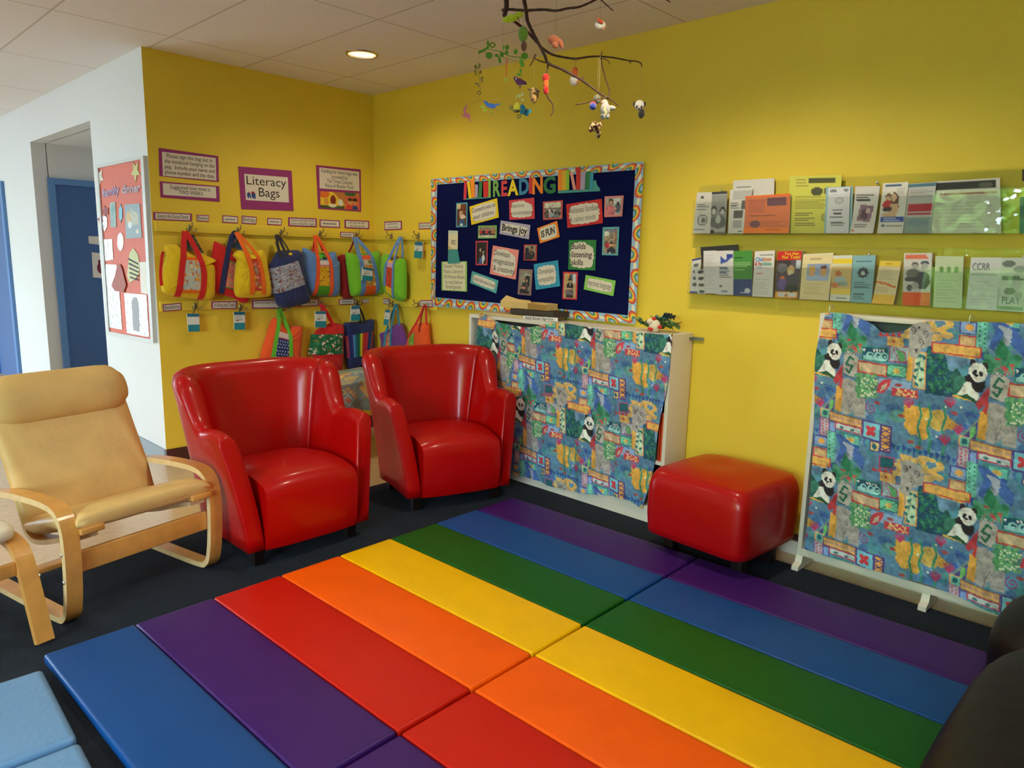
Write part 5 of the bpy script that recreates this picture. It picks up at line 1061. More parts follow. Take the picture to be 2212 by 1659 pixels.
# ================================================================== PRINTED COTTON (pandas, blocks, sea) on covers
def fabric(gain=1.15, pale=0.):
    c = Cv(300, 310, (88, 132, 168), wrap=True); A = (1370., 105.); B = (-50., 1197.); det = A[0]*B[1]-A[1]*B[0]
    def T(p): x, y = p[0]-250, p[1]-380; return ((x*B[1]-y*B[0])/det, (A[0]*y-A[1]*x)/det)
    P = lambda col_, *pts: c.poly([T(p) for p in pts], col_)
    def E(col_, x, y, rx, ry, rot=0.): u = T((x, y)); c.ell(u[0], u[1], rx/1370, ry/1197, col_, rot)
    def Lw(col_, w, *pts): c.line([T(p) for p in pts], w, col_)
    def box(col_, x, y, w, h, edge=None, sk=.09, ew=2.5):
        pts = [(x, y), (x+w, y+w*sk), (x+w-h*.03, y+h+w*sk), (x-h*.03, y+h)]; P(col_, *pts)
        if edge: Lw(edge, ew, *pts, pts[0])
    # sea and mottled ground
    for _ in range(140): E(random.choice([(84, 130, 172), (70, 140, 160), (110, 150, 186), (90, 150, 150), (64, 110, 164)]), random.uniform(250, 1620), random.uniform(380, 1580), random.uniform(30, 90), random.uniform(20, 60))
    # dark foliage block left of the next panda
    P((28, 80, 110), (1400, 340), (1850, 380), (1840, 800), (1390, 770))
    for _ in range(150): E(random.choice([(36, 110, 96), (50, 130, 100), (70, 150, 110), (30, 90, 120), (40, 120, 90)]), random.uniform(1410, 1720), random.uniform(400, 770), 26, 9, random.uniform(-1.4, 1.4))
    P((110, 150, 190), (1560, 420), (1840, 450), (1830, 600), (1600, 560)); P((230, 170, 60), (1560, 410), (1820, 440), (1820, 465), (1570, 440)); P((40, 70, 150), (1680, 370), (1930, 400), (1890, 480), (1860, 400), (1810, 420), (1770, 400), (1720, 410))
    # green bush right of the panda
    for _ in range(90): E(random.choice([(60, 140, 110), (76, 150, 120), (40, 120, 80), (70, 140, 96)]), random.uniform(530, 800), random.uniform(300, 460), 30, 20)
    for x, y in ((640, 350), (690, 310), (760, 390), (830, 450), (700, 420)): E((180, 60, 60), x, y, 26, 10)
    for _ in range(18): x, y = random.uniform(630, 800), random.uniform(380, 450); Lw((190, 50, 70), 1.6, (x, y), (x+random.uniform(-20, 20), y+30))
    # wave block, kite block, tan block, green X block
    box((20, 84, 110), 780, 400, 260, 115, (50, 150, 130), .05)
    for x in (860, 940, 1000): E((150, 206, 206), x, 480, 40, 38); E((20, 84, 110), x+6, 478, 24, 22); E((150, 206, 206), x+10, 482, 12, 10)
    P((150, 206, 206), (790, 480), (840, 470), (1020, 505), (1020, 520), (790, 510)); 
    for x in (800, 900, 930, 960, 990): P((224, 214, 206), (x-14, 420), (x+14, 424), (x, 446))
    box((166, 184, 196), 1055, 385, 185, 130, (180, 60, 110), .05); P((96, 180, 110), (1110, 410), (1190, 450), (1200, 510), (1150, 520)); Lw((180, 60, 110), 2, (1080, 400), (1150, 520), (1210, 515), (1195, 445), (1090, 395))
    box((206, 174, 136), 740, 530, 290, 95, (206, 60, 30), .09, 4); box((110, 196, 160), 1035, 545, 180, 95, (30, 110, 90), .06); Lw((40, 120, 90), 1.6, (1040, 550), (1205, 645)); Lw((40, 120, 90), 1.6, (1210, 560), (1040, 640)); E((220, 180, 80), 1120, 600, 30, 26)
    P((232, 166, 50), (1225, 420), (1280, 425), (1265, 680), (1210, 670)); box((184, 206, 170), 1290, 425, 105, 300, (230, 160, 80), .1, 3)
    for k, (x, y) in enumerate(((1325, 460), (1375, 470), (1320, 520), (1360, 570), (1300, 580), (1290, 640), (1350, 660), (1310, 700))): E((40, 110, 110), x, y, 24, 12, .8 if k % 2 else -.6)
    Lw((50, 120, 110), 1.4, (1350, 440), (1330, 560), (1290, 720))
    # panda
    E((40, 100, 90), 320, 540, 70, 110); P((60, 130, 110), (270, 640), (280, 520), (360, 480), (380, 560))
    P((84, 150, 176), (300, 440), (420, 380), (430, 480), (350, 500)); P((230, 170, 60), (270, 655), (420, 665), (470, 700), (270, 672))
    P((228, 222, 212), (310, 650), (340, 610), (372, 555), (420, 515), (455, 590), (500, 640), (490, 680), (470, 692), (420, 660)); E((50, 40, 44), 437, 388, 28, 30); E((50, 40, 44), 540, 412, 28, 32)
    E((232, 226, 216), 480, 462, 78, 76); P((46, 38, 42), (372, 500), (412, 470), (432, 505), (470, 545), (540, 528), (546, 580), (520, 622), (470, 618), (440, 585), (425, 540), (380, 535))
    E((40, 34, 38), 455, 458, 16, 24, .5); E((40, 34, 38), 507, 468, 15, 22, -.3); E((40, 34, 38), 470, 484, 18, 9); Lw((196, 90, 90), 1.3, (452, 500), (478, 512), (500, 505)); P((40, 90, 60), (310, 660), (400, 640), (480, 690), (520, 740), (430, 690))
    P((190, 44, 56), (548, 600), (584, 560), (570, 700), (500, 760), (470, 720), (520, 640))
    # S stamp
    P((176, 164, 156), (590, 470), (640, 445), (700, 470), (745, 500), (725, 640), (690, 692), (585, 645)); 
    for k in range(9): E((40, 90, 110), 585+k*18, 470+10*(k % 2)-6, 6, 6); E((40, 90, 80), 590+k*13, 655+k*4, 6, 6)
    Lw((30, 104, 80), 5, (690, 520), (655, 495), (612, 565), (680, 580), (645, 640), (612, 610))
    # elephant, green triangles, leaf, red block
    P((170, 158, 152), (568, 700), (640, 690), (760, 740), (815, 800), (815, 1040), (700, 1030), (690, 960), (640, 1030), (566, 1010)); Lw((110, 100, 104), 1.4, (680, 830), (690, 890), (650, 960), (640, 1030))
    for _ in range(60): E((156, 146, 144), random.uniform(580, 800), random.uniform(740, 1010), 12, 8)
    P((228, 160, 40), (510, 770), (580, 790), (560, 1010), (490, 990)); P((206, 50, 40), (560, 690), (580, 700), (560, 800), (530, 770))
    for _ in range(120): E(random.choice([(90, 160, 100), (110, 170, 110), (70, 140, 100)]), random.uniform(720, 930), random.uniform(650, 850), 24, 14, random.uniform(-1, 1))
    for _ in range(34): x, y = random.uniform(740, 930), random.uniform(660, 840); P((222, 220, 190), (x, y), (x+24, y+6), (x+8, y+22))
    box((132, 160, 200), 945, 665, 310, 90, None); P((206, 50, 66), (930, 800), (950, 720), (1000, 680), (1075, 668), (1060, 730), (1000, 800)); P((214, 186, 160), (965, 785), (985, 735), (1035, 705), (1020, 760))
    box((206, 50, 66), 1080, 742, 250, 72, None, .05)
    for _ in range(30): E((230, 186, 120), random.uniform(1100, 1310), random.uniform(757, 815), 12, 7, random.uniform(-1, 1))
    # sea: spiral, fish, weeds
    sp = [(875+(6+k*2.0)*1.0*math.cos(k*.42), 945+(6+k*2.0)*math.sin(k*.42)) for k in range(26)]; Lw((140, 60, 130), 3, *sp)
    for _ in range(26): E((226, 166, 40), random.uniform(1230, 1420), random.uniform(900, 1150), 50, 40)
    P((226, 160, 40), (1200, 1060), (1270, 880), (1340, 900), (1370, 990), (1420, 1110), (1370, 1160), (1310, 1090), (1260, 1090)); E((206, 166, 70), 1520, 990, 100, 90); P((226, 166, 50), (1560, 930), (1710, 1010), (1640, 1060), (1560, 1040))
    for x in (1340, 1430, 1560): Lw((50, 140, 110), 5, (x, 860), (x+24, 960), (x-10, 1060), (x+20, 1180), (x, 1280))
    for x, y in ((1170, 985), (1660, 915), (1270, 1200), (1345, 1240), (940, 890), (1140, 720)): E((176, 66, 60), x, y, 34, 14)
    for x, y in ((1410, 990), (1505, 1130), (1720, 860), (1580, 870)): E((226, 226, 216), x, y, 12, 10)
    for cx, cy in ((1580, 1150), (330, 940), (1620, 830), (1240, 870)):
        for k in range(7): a = -PI*k/6; Lw((190, 44, 96), 2.4, (cx, cy+40), (cx+50*math.cos(a), cy+40*math.sin(a)-10))
    for cx, cy in ((1800, 1010), (430, 800)):
        for k in range(9): Lw((50, 84, 170), 2.2, (cx+random.uniform(-60, 60), cy+random.uniform(-40, 40)), (cx+random.uniform(-60, 60), cy+random.uniform(-40, 40)))
    # bands and tiles under the elephant
    P((120, 140, 130), (340, 1010), (360, 980), (500, 830), (500, 880)); P((84, 60, 140), (380, 990), (495, 860), (480, 1010)); E((110, 190, 100), 455, 950, 22, 52, .2)
    box((110, 196, 176), 345, 990, 90, 85, (230, 160, 80)); E((30, 110, 120), 388, 1034, 26, 24)
    box((220, 166, 84), 435, 1015, 345, 75, (150, 84, 90), .13)
    for k in range(6): E((196, 140, 120), 480+k*54, 1060+k*7, 24, 14)
    box((176, 160, 176), 335, 1075, 95, 170, (150, 70, 150)); 
    for k in range(10): E((196, 60, 70), 355+40*(k % 2)+8, 1100+15*k, 8, 10)
    box((120, 150, 206), 435, 1105, 66, 90, (80, 70, 150)); box((196, 206, 206), 505, 1110, 275, 52, (200, 50, 80), .12); E((60, 120, 130), 570, 1150, 24, 12); E((60, 120, 130), 680, 1165, 24, 12)
    box((110, 186, 206), 795, 1060, 185, 155, (80, 60, 140), .09, 3.5); 
    for k in range(4): E((206, 40, 56), 878+30*math.cos(PI/4+k*PI/2), 1148+30*math.sin(PI/4+k*PI/2), 34, 20, PI/4+k*PI/2)
    box((236, 160, 50), 985, 1085, 95, 230, (84, 60, 130), .08, 4)
    for k in range(4): Lw((84, 60, 130), 2.6, (988, 1110+k*56), (1070, 1150+k*56)); Lw((84, 60, 130), 2.6, (1072, 1110+k*56), (988, 1150+k*56))
    box((220, 186, 100), 875, 1235, 95, 85, (60, 70, 150)); E((30, 100, 120), 918, 1282, 26, 24)
    for k in range(12): x = 1080+k*52; P((40, 80, 160), (x, 1220+k*4+24*(k % 2)), (x+46, 1250+k*4), (x+10, 1300+k*4)); 
    box((100, 190, 176), 590, 1200, 170, 110, (40, 130, 120)); E((230, 180, 80), 665, 1255, 44, 22); P((40, 84, 160), (590, 1280), (750, 1300), (760, 1330), (600, 1310))
    box((110, 200, 180), 412, 1200, 88, 285, (90, 170, 150))
    for k in range(14): E((40, 90, 110), 430+42*(k % 2)+8, 1215+19*k, 6, 7)
    box((130, 160, 206), 270, 1250, 140, 95, (60, 70, 150)); E((236, 160, 50), 350, 1302, 36, 26); box((206, 164, 110), 265, 1365, 140, 90, (200, 50, 70)); 
    P((60, 100, 180), (500, 1210), (600, 1230), (740, 1330), (820, 1420), (800, 1520), (700, 1440), (640, 1320), (560, 1480), (510, 1460), (560, 1330))
    for k in range(7): a = .3+k*.35; Lw((166, 170, 190), 7, (600+14*k, 1290+10*k), (600+14*k+90*math.cos(a), 1290+10*k+110*math.sin(a)))
    P((40, 130, 90), (560, 1500), (610, 1380), (680, 1480), (640, 1560)); 
    box((24, 100, 112), 975, 1360, 140, 100, (180, 60, 110), .03)
    for k in range(4): P((206, 50, 50), (890+k*58, 1500), (920+k*58, 1465), (950+k*58, 1505))
    box((228, 170, 80), 980, 1500, 150, 80, None); E((206, 60, 40), 1040, 1545, 14, 12)
    for _ in range(60): E(random.choice([(228, 170, 70), (220, 180, 90), (206, 160, 90)]), random.uniform(1130, 1560), random.uniform(1320, 1520), 36, 20)
    P((172, 162, 156), (1180, 1380), (1260, 1360), (1380, 1400), (1400, 1560), (1300, 1600), (1260, 1680), (1180, 1660))
    for x, y in ((1215, 1440), (1330, 1470), (1290, 1540)): Lw((90, 76, 80), 1.6, *[(x+(4+k*2.2)*math.cos(k*.6), y+(4+k*2.2)*math.sin(k*.6)) for k in range(14)])
    E((80, 66, 70), 1270, 1420, 12, 12); box((226, 166, 70), 1400, 1540, 420, 80, (206, 50, 60), .06); P((80, 84, 90), (1230, 1600), (1270, 1600), (1250, 1640))
    c.mottle(.13, 16); g_ = c.a.mean(2, keepdims=True); c.a = np.clip((c.a*.88+g_*.12)*gain, 0, 1)
    if pale: c.a = c.a*(1-pale)+np.array(rgb(206, 206, 170))*pale
    return c
FAB = fabric(); FABP = fabric(1.1, .3)
def coons(top, right, bottom, left, nu, nv, conv):
    """four pixel polylines -> nv x nu points on the cloth's plane"""
    def samp(pl):
        W3 = catmull([conv(p) for p in pl], 10); d = [0]
        for a, b in zip(W3, W3[1:]): d.append(d[-1]+(b-a).length)
        def f(t):
            x = t*d[-1]
            for k in range(len(d)-1):
                if x <= d[k+1] or k == len(d)-2: u = (x-d[k])/max(1e-9, d[k+1]-d[k]); return W3[k]*(1-u)+W3[k+1]*u
        return f
    ft, fr, fb, fl = map(samp, (top, right, bottom, left)); P = []
    T_ = [ft(j/(nu-1)) for j in range(nu)]; B_ = [fb(j/(nu-1)) for j in range(nu)]; L_ = [fl(i/(nv-1)) for i in range(nv)]; R_ = [fr(i/(nv-1)) for i in range(nv)]
    for i in range(nv):
        t = i/(nv-1); row = []
        for j in range(nu):
            s = j/(nu-1); row.append(T_[j]*(1-t)+B_[j]*t+L_[i]*(1-s)+R_[i]*s-(T_[0]*(1-s)*(1-t)+T_[-1]*s*(1-t)+B_[0]*(1-s)*t+B_[-1]*s*t))
        P.append(row)
    return P
def cover(name, lab_, P, st, fab, fold, loc, x_of):
    """cloth: P on the plane; st maps (u=-y, z) -> pattern coords; fold(u,z,s,t) -> outward offset"""
    nv, nu = len(P), len(P[0]); C = np.ones((nv*nu, 4)); G = []; 
    for i in range(nv):
        row = []
        for j in range(nu):
            p = P[i][j]; s, t = st(-p.y, p.z); C[i*nu+j, :3] = fab.a[int(t*fab.h) % fab.h, int(s*fab.w) % fab.w]
            row.append(p+NR*fold(-p.y, p.z, j/(nu-1), i/(nv-1)))
        G.append(row)
    mb = MB(); mb.grid(G); mb.c = C; return solo(name, mb, CLOTH, lab_, 'fabric cover', loc)
def lattice(u0, z0):
    a, b, c_, d = .558, -.023, .032, -.588; det = a*d-b*c_
    return lambda u, z: (((u-u0)*d-(z-z0)*c_)/det, (a*(z-z0)-b*(u-u0))/det)
WHB = mat('white_laminate', rgb(226, 216, 200), .45)
# ------------------------------------------------------------------ bookcase behind the first cover
BX, BY0, BY1, BH = .212, -1.40, -2.975, 1.066
t = thing('bookcase', 'low white bookcase hidden behind the panda print cloth by the armchair', 'bookcase', (-.11, (BY0+BY1)/2, 0))
for y in (BY0-.011, BY1+.011):
    mb = MB(); mb.box((-BX/2-.012, y, BH/2+.0045), (BX, .022, BH-.009), bev=.002); part('side_panel', mb, WHB, t)
for z in (.09, .36, .72): mb = MB(); mb.box((-BX/2-.012, (BY0+BY1)/2, z), (BX-.01, BY0-BY1-.044, .02)); part('shelf', mb, WHB, t)
mb = MB(); mb.box((-BX/2-.012, (BY0+BY1)/2, BH-.011), (BX, BY0-BY1-.044, .022)); part('top_panel', mb, WHB, t)
mb = MB(); mb.box((-.016, (BY0+BY1)/2, BH/2), (.006, BY0-BY1-.05, BH-.05)); part('back_panel', mb, mat('shelf_back', rgb(90, 84, 80), .8), t)
mb = MB(); mb.box((-BX-.004, (BY0+BY1)/2, .05), (.016, BY0-BY1-.046, .08)); part('plinth', mb, WHB, t)
mb = MB(); mb.box((-.012, BY1-.028, BH-.03), (.006, .075, .016)); mb.box((-.03, BY1-.002, BH-.03), (.04, .004, .016)); part('bracket', mb, mat('bracket_steel', rgb(150, 150, 146), .4, .8), t)
Pc = coons([(1034, 680), (1050, 679), (1075, 695), (1136, 707), (1182, 699), (1224, 699), (1287, 709), (1379, 718), (1452, 724)], [(1452, 724), (1443, 825), (1431, 886), (1420, 944), (1414, 996), (1400, 1050), (1386, 1100)],
           [(1040, 1010), (1107, 1025), (1165, 1040), (1208, 1056), (1269, 1067), (1313, 1071), (1359, 1081), (1386, 1100)], [(1034, 680), (1028, 760), (1030, 860), (1036, 940), (1040, 1010)], 470, 330, lambda p: RX(p[0], p[1], -.238))
la, lb_ = lattice(1.811, .560), lattice(1.573, .969)
cover('shelf_cover', 'panda print cotton cloth pinned across the bookcase behind the armchair', Pc, lambda u, z: la(u, z) if u > 1.80+.05*math.sin(z*9) else lb_(u, z), FAB,
      lambda u, z, s, t: .006*math.sin(u*21+z*2)*(.3+t)+.010*math.exp(-((s-.12)/.09)**2)*(1-t)*math.sin(t*26)+.004*math.sin(u*47+3*z), (-.24, -2.2, .5), None)
for px in ((1040, 678), (1224, 698), (1452, 722)):
    p = RX(px[0], px[1], -.25); mb = MB(); mb.ell(p, (.005, .006, .006), seg=8, rings=6); solo('push_pin', mb, mat('brass_pin', rgb(214, 176, 80), .3, .9), {1040: 'brass pin at the top left corner of the bookcase cloth', 1224: 'brass pin at the middle of the bookcase cloth top', 1452: 'brass pin at the top right corner of the bookcase cloth'}[px[0]], 'pin', p, 0, 'brass pins holding the bookcase cloth')
# books at the open right end of the shelf
for k, (c_, w, h) in enumerate([((226, 80, 30), .012, .27), ((206, 60, 30), .006, .26), ((110, 84, 60), .010, .26), ((150, 150, 140), .006, .265), ((176, 150, 110), .012, .25)]):
    y = BY1+.030+.018*k; z = .372 if True else 0; o = solo('picture_book', MB().box((-.125, y, .37+h/2+.001), (.18, w, h)), col(*c_), ['orange', 'red', 'brown', 'grey', 'tan'][k]+' picture book standing at the open end of the shelf by the ottoman', 'book', (-.125, y, .371), 0, 'picture books at the open shelf end')
    part('pages', MB().box((-.121, y, .37+h/2+.001), (.176, w*.7, h+.001)), PAGES, o)
# things on the bookcase
def zc(*p): return [(1060+a/11.06, 640+b/11.06) for a, b in p]
KRAFT = mat('kraft_card', rgb(222, 184, 116), .8, noise=.04); KRAFTD = mat('kraft_card_dark', rgb(170, 126, 60), .8)
a = RX(*zc((235, 450))[0], -.16); b = RX(*zc((1310, 460))[0], -.16); zt = RX(*zc((480, 245))[0], -.16).z
t = thing('cardboard_box', 'open kraft cardboard box on the bookcase under the bulletin board', 'box', ((-.10), (a.y+b.y)/2, BH+.07))
y0, y1 = a.y, b.y; zb0 = BH+.060; H_ = max(.04, RX(1100, 664, -.16).z-BH-.060); ymid = y0+(y1-y0)*.62
mb = MB(); mb.box((-.16, (y0+ymid)/2, zb0+H_/2), (.004, y0-ymid, H_)); part('front_panel', mb, KRAFT, t)
mb = MB(); mb.box((-.16, (ymid+y1)/2, zb0+H_/2-.003), (.005, ymid-y1, H_-.006)); part('front_label_panel', mb, KRAFTD, t)
mb = MB(); mb.box((-.105, y0, zb0+H_/2), (.11, .004, H_)); mb.box((-.105, y1, zb0+H_/2), (.11, .004, H_)); mb.box((-.05, (y0+y1)/2, zb0+H_/2), (.004, y0-y1, H_)); mb.box((-.105, (y0+y1)/2, zb0+.003), (.11, y0-y1, .004)); part('box_walls', mb, KRAFT, t)
f1 = [Vector((-.16, y0, zb0+H_)), Vector((-.16, ymid-.02, zb0+H_)), Vector((-.12, ymid+.02, zb0+H_+.012)), Vector((-.12, y0-.05, zb0+H_+.016)), Vector((-.14, y0-.03, zb0+H_+.036))]
mb = MB(); mb.prism(f1, Vector((.003, 0, .001))); part('flap', mb, KRAFT, t)
mb = MB(); mb.box((-.115, (y0+y1)/2+.03, BH+.010), (.16, (y0-y1)+.16, .018), rz=.02); solo('magazine_file', mb, mat('old_paper', rgb(206, 180, 130), .8), 'flat stack of worn cream papers under the cardboard box', 'papers', (-.115, (y0+y1)/2+.03, BH+.001))
mb = MB(); mb.box((-.11, (y0+y1)/2-.10, BH+.040), (.15, (y0-y1)*.95, .034), rz=-.02, bev=.003); o = solo('binder', mb, mat('dark_binder', rgb(60, 50, 40), .6), 'dark sign-out binder with a white spine label on the bookcase', 'binder', (-.11, (y0+y1)/2-.10, BH+.023))
q = [RX(*zc(p)[0], -.197) for p in ((778, 462), (1600, 515), (1600, 605), (775, 572))]
part('spine_label', card(q, NR, .003), mat('label_white', rgb(236, 226, 220), .6), o); mb = MB(); write(mb, q, NR, [('Adult Books Sign-Out', .06, .06, .88, .98)], .001, 'c', fat=.008); part('lettering', mb, INK, o)
def zd(x, y): return (1360+x/8.295, 660+y/8.295)
p0 = RX(*zd(560, 330), -.12); t = thing('paper_bag_pile', 'crumpled green paper and gift bags on the right end of the bookcase', 'crumpled paper', (p0.x, p0.y, BH))
rr = random.Random(5)
for k, (x0, y0_, x1, y1_, cc) in enumerate([(175, 245, 600, 400, (110, 130, 80)), (200, 300, 760, 410, (84, 110, 64)), (410, 180, 720, 300, (120, 150, 130)), (560, 260, 860, 400, (100, 140, 80)), (650, 150, 785, 225, (60, 76, 90)), (480, 300, 900, 330, (150, 160, 100))]):
    a_ = RX(*zd(x0, y0_), -.13+.02*(k % 3)); b_ = RX(*zd(x1, y1_), -.13+.02*(k % 3)); n = 12; P = []
    for i in range(7):
        P.append([Vector((a_.x+rr.uniform(-.012, .012)+(.05*i/6-.03), a_.y+(b_.y-a_.y)*j/n, max(BH+.003, a_.z+(b_.z-a_.z)*i/6+rr.uniform(-.006, .006)+.010*math.sin(j*1.3+k)))) for j in range(n+1)])
    mb = MB(); mb.grid(P, 0, False); mb.grid([[v+Vector((.002, 0, .001)) for v in r] for r in P], 0, False, True); part('crumpled_sheet', mb, mat('crumple_%d' % k, rgb(*cc), .8), t)
p0 = RX(*zd(450, 370), -.185); t = thing('stuffed_toy', 'little white stuffed toy with red feet lying in front of the green papers', 'toy', (p0.x, p0.y, BH))
FELTW = mat('white_plush', rgb(232, 214, 186), .95, sheen=.3); FELTR = mat('red_plush', rgb(206, 40, 24), .9, sheen=.3)
mb = MB(); mb.ell((p0.x, p0.y, BH+.036), (.024, .034, .034)); part('body', mb, FELTW, t)
mb = MB(); mb.ell((p0.x-.012, p0.y+.022, BH+.058), (.018, .02, .016)); part('head', mb, FELTW, t)
for dy, dz in ((-.034, .032), (.004, .072)): mb = MB(); mb.ell((p0.x-.004, p0.y+dy, BH+dz), (.012, .013, .012)); part('paw', mb, FELTR, t)
mb = MB(); mb.ell((p0.x-.022, p0.y+.012, BH+.018), (.012, .018, .010)); part('foot', mb, FELTR, t)
# ------------------------------------------------------------------ white stand behind the second cover
SX0, SX1, SY0, SY1, SZ0, SZ1 = -.195, -.07, -3.715, -5.2, .075, 1.232
t = thing('display_stand', 'shallow white display case on feet behind the wide panda print cloth', 'display stand', (-.13, (SY0+SY1)/2, 0))
ym = (SY0+SY1)/2
for y in (SY0-.01, SY1+.01): mb = MB(); mb.box(((SX0+SX1)/2, y, (SZ0+SZ1)/2), (SX1-SX0, .02, SZ1-SZ0), bev=.002); part('side_panel', mb, WHB, t)
for z, nm in ((SZ0+.017, 'bottom_rail'), (SZ1-.01, 'top_rail')): mb = MB(); mb.box(((SX0+SX1)/2, ym, z), (SX1-SX0, SY0-SY1-.04, .034 if nm[0] == 'b' else .02), bev=.002); part(nm, mb, WHB, t)
mb = MB(); mb.box((SX1-.006, ym, (SZ0+SZ1)/2), (.008, SY0-SY1-.04, SZ1-SZ0-.05)); part('back_panel', mb, mat('case_grey', rgb(130, 132, 130), .7), t)
for y in (SY0-.012, -4.275, -4.85):
    mb = MB(); mb.prism([Vector((-.235, y-.016, .0085)), Vector((-.06, y-.016, .0085)), Vector((-.06, y-.016, .03)), Vector((-.13, y-.016, .045)), Vector((-.15, y-.016, .078)), Vector((-.19, y-.016, .078)), Vector((-.20, y-.016, .04)), Vector((-.235, y-.016, .028))], Vector((0, .032, 0))); part('foot', mb, WHB, t)
Pc = coons([(1784, 676), (1810, 676), (1839, 681), (1886, 699), (1911, 718), (1953, 714), (1991, 695), (2093, 695), (2212, 699), (2300, 706)], [(2300, 706), (2294, 900), (2290, 1100), (2286, 1385)],
           [(1738, 1185), (1800, 1206), (1869, 1227), (1936, 1244), (2029, 1273), (2147, 1324), (2286, 1385)], [(1784, 676), (1772, 720), (1761, 779), (1759, 893), (1751, 1062), (1738, 1185)], 330, 400, lambda p: RX(p[0], p[1], -.207))
cover('stand_cover', 'wide panda print cotton cloth hanging over the display stand at the right', Pc, lattice(3.70, 1.101), FAB,
      lambda u, z, s, t: .005*math.sin(u*17+z*3)*(.2+t)+.012*math.exp(-((s-.24)/.08)**2)*math.exp(-t*9)*1.5+.003*math.sin(u*41), (-.21, -4.2, .65), None)
for px, d in (((1792, 668), 'left'), ((2095, 690), 'right')):
    p = RX(px[0], px[1], -.215); mb = MB(); mb.tube(catmull([p+Vector((0, 0, -.02)), p+Vector((0, 0, .012)), p+Vector((.004, -.006, .018)), p+Vector((.012, -.01, .012)), p+Vector((.02, -.01, .0))], 4), .0016, seg=6)
    solo('wire_hook', mb, SILVER, 'thin wire hook holding the %s part of the wide panda cloth top' % d, 'hook', p, 0, 'wire hooks holding the wide panda cloth')
# ------------------------------------------------------------------ low table with a pale cloth in the corner
t = thing('low_table', 'low table with black legs in the corner under a printed cloth', 'table', (-.72, -.55, 0))
mb = MB(); mb.box((-.72, -.52, .535), (.76, .50, .02)); part('table_top', mb, WHB, t)
for x in (-1.07, -.37):
    for y in (-.74, -.30): mb = MB(); mb.box((x, y, .265), (.035, .035, .53)); part('leg', mb, BK, t)
nu, nv = 200, 170; C = np.ones((nu*nv, 4)); G = []
for i in range(nv):
    row = []
    for j in range(nu):
        X_ = -.62+1.24*j/(nu-1); Y_ = -.46+.94*i/(nv-1)
        ox = max(0, abs(X_)-.385); oy = max(0, abs(Y_)-.255); over = max(ox, oy)
        x = math.copysign(min(abs(X_), .385+ox*.12), X_); y = math.copysign(min(abs(Y_), .255+oy*.12), Y_)
        z = .549-over*.96+(.012*math.sin(X_*9+Y_*7)+.018*max(0, math.sin(X_*5-Y_*3)))*(1 if over == 0 else .3)+.03*max(0, min(1, (X_+.1)/.4))*(over == 0)*(1-max(0, Y_)*2)
        if over: x += .014*math.sin(Y_*40)*min(1, ox*8); y += .014*math.sin(X_*40)*min(1, oy*8)
        row.append(Vector((-.72+x, -.52+y, max(z, .2)+.004)))
        ca, sa = math.cos(.7), math.sin(.7); s, tt = (X_*ca+Y_*sa)/.558, (-X_*sa+Y_*ca)/.588
        C[i*nu+j, :3] = FABP.a[int(tt*FABP.h) % FABP.h, int(s*FABP.w) % FABP.w]
    G.append(row)
mb = MB(); mb.grid(G); mb.c = C; solo('table_cloth', mb, CLOTH, 'pale printed cotton cloth draped over the low corner table', 'tablecloth', (-.72, -.52, .55))
# ================================================================== FAMILY DINNER BOARD on the white hall wall, notes on the blue door
NH = Vector((-1, 0, 0))
def hq(px, n=.012): return [RX(a, b, XL-n) for a, b in px]
def zw(*p): return [(a/3.455+180, b/3.456+300) for a, b in p]
T0 = hq([(208, 357), (306, 337), (328, 740), (232, 722)], .022)
HB_ = thing('display_board', 'orange papered family dinner display board on the white hall wall', 'display board', mean(T0))
q = hq([(211, 363), (303, 344), (325, 733), (235, 716)], .016); part('orange_backing', card(q, NH, .012), mat('orange_paper', rgb(222, 96, 62), .6, noise=.05, nscale=6, bump=.2, bscale=20), HB_)
FRW = mat('board_frame', rgb(206, 206, 204), .4)
mb = MB(); i0 = hq([(211, 363), (303, 344), (325, 733), (235, 716)], .026); o0 = hq([(207, 357), (309, 336), (331, 741), (231, 722)], .026)
for k in range(4): mb.prism([o0[k], o0[(k+1) % 4], i0[(k+1) % 4], i0[k]], -NH*.025)
part('frame', mb, FRW, HB_)
def pin_art(name, lab_, px, cc, cat='paper cut-out', n=.020, th=.003, cv=None, grp='paper items pinned to the orange board'):
    q = hq(zw(*px), n); o = solo(name, MB().prism(q, -NH*th), cc, lab_, cat, mean(q), 0, grp)
    if cv is not None: part('picture', paint_grid(lift(q, NH, .001), cv, NH), PAINT, o)
    return o
def poly_px(cx, cy, rx, ry, n=14, jag=0., rot=0.): return [(cx+(rx*(1+(jag if k % 2 else -jag)))*math.cos(2*PI*k/n+rot), cy+(ry*(1+(jag if k % 2 else -jag)))*math.sin(2*PI*k/n+rot)) for k in range(n)]
SIL = mat('silver_foil', rgb(220, 226, 228), .25, .55, bump=.6, bscale=30); GOLD = mat('gold_foil', rgb(170, 160, 70), .4, .3); WP = mat('white_paper', rgb(236, 230, 222), .6)
pin_art('paper_star', 'white paper star at the upper left of the orange board', poly_px(122, 285, 22, 52, 10, .38, -PI/2), WP)
pin_art('paper_star', 'olive and cream paper star at the upper right of the orange board', poly_px(388, 240, 26, 62, 10, .38, -PI/2), GOLD)
q = hq(zw((140, 375), (268, 340), (270, 425), (148, 455)), .019); mb = MB(); write(mb, q, NH, [('family', .0, .0, 1, 1, 1)], .0005, fat=.03); solo('word_cutout', mb, mat('lilac_paper', rgb(176, 150, 190), .6), 'lilac letters spelling family on the orange board', 'lettering', mean(q))
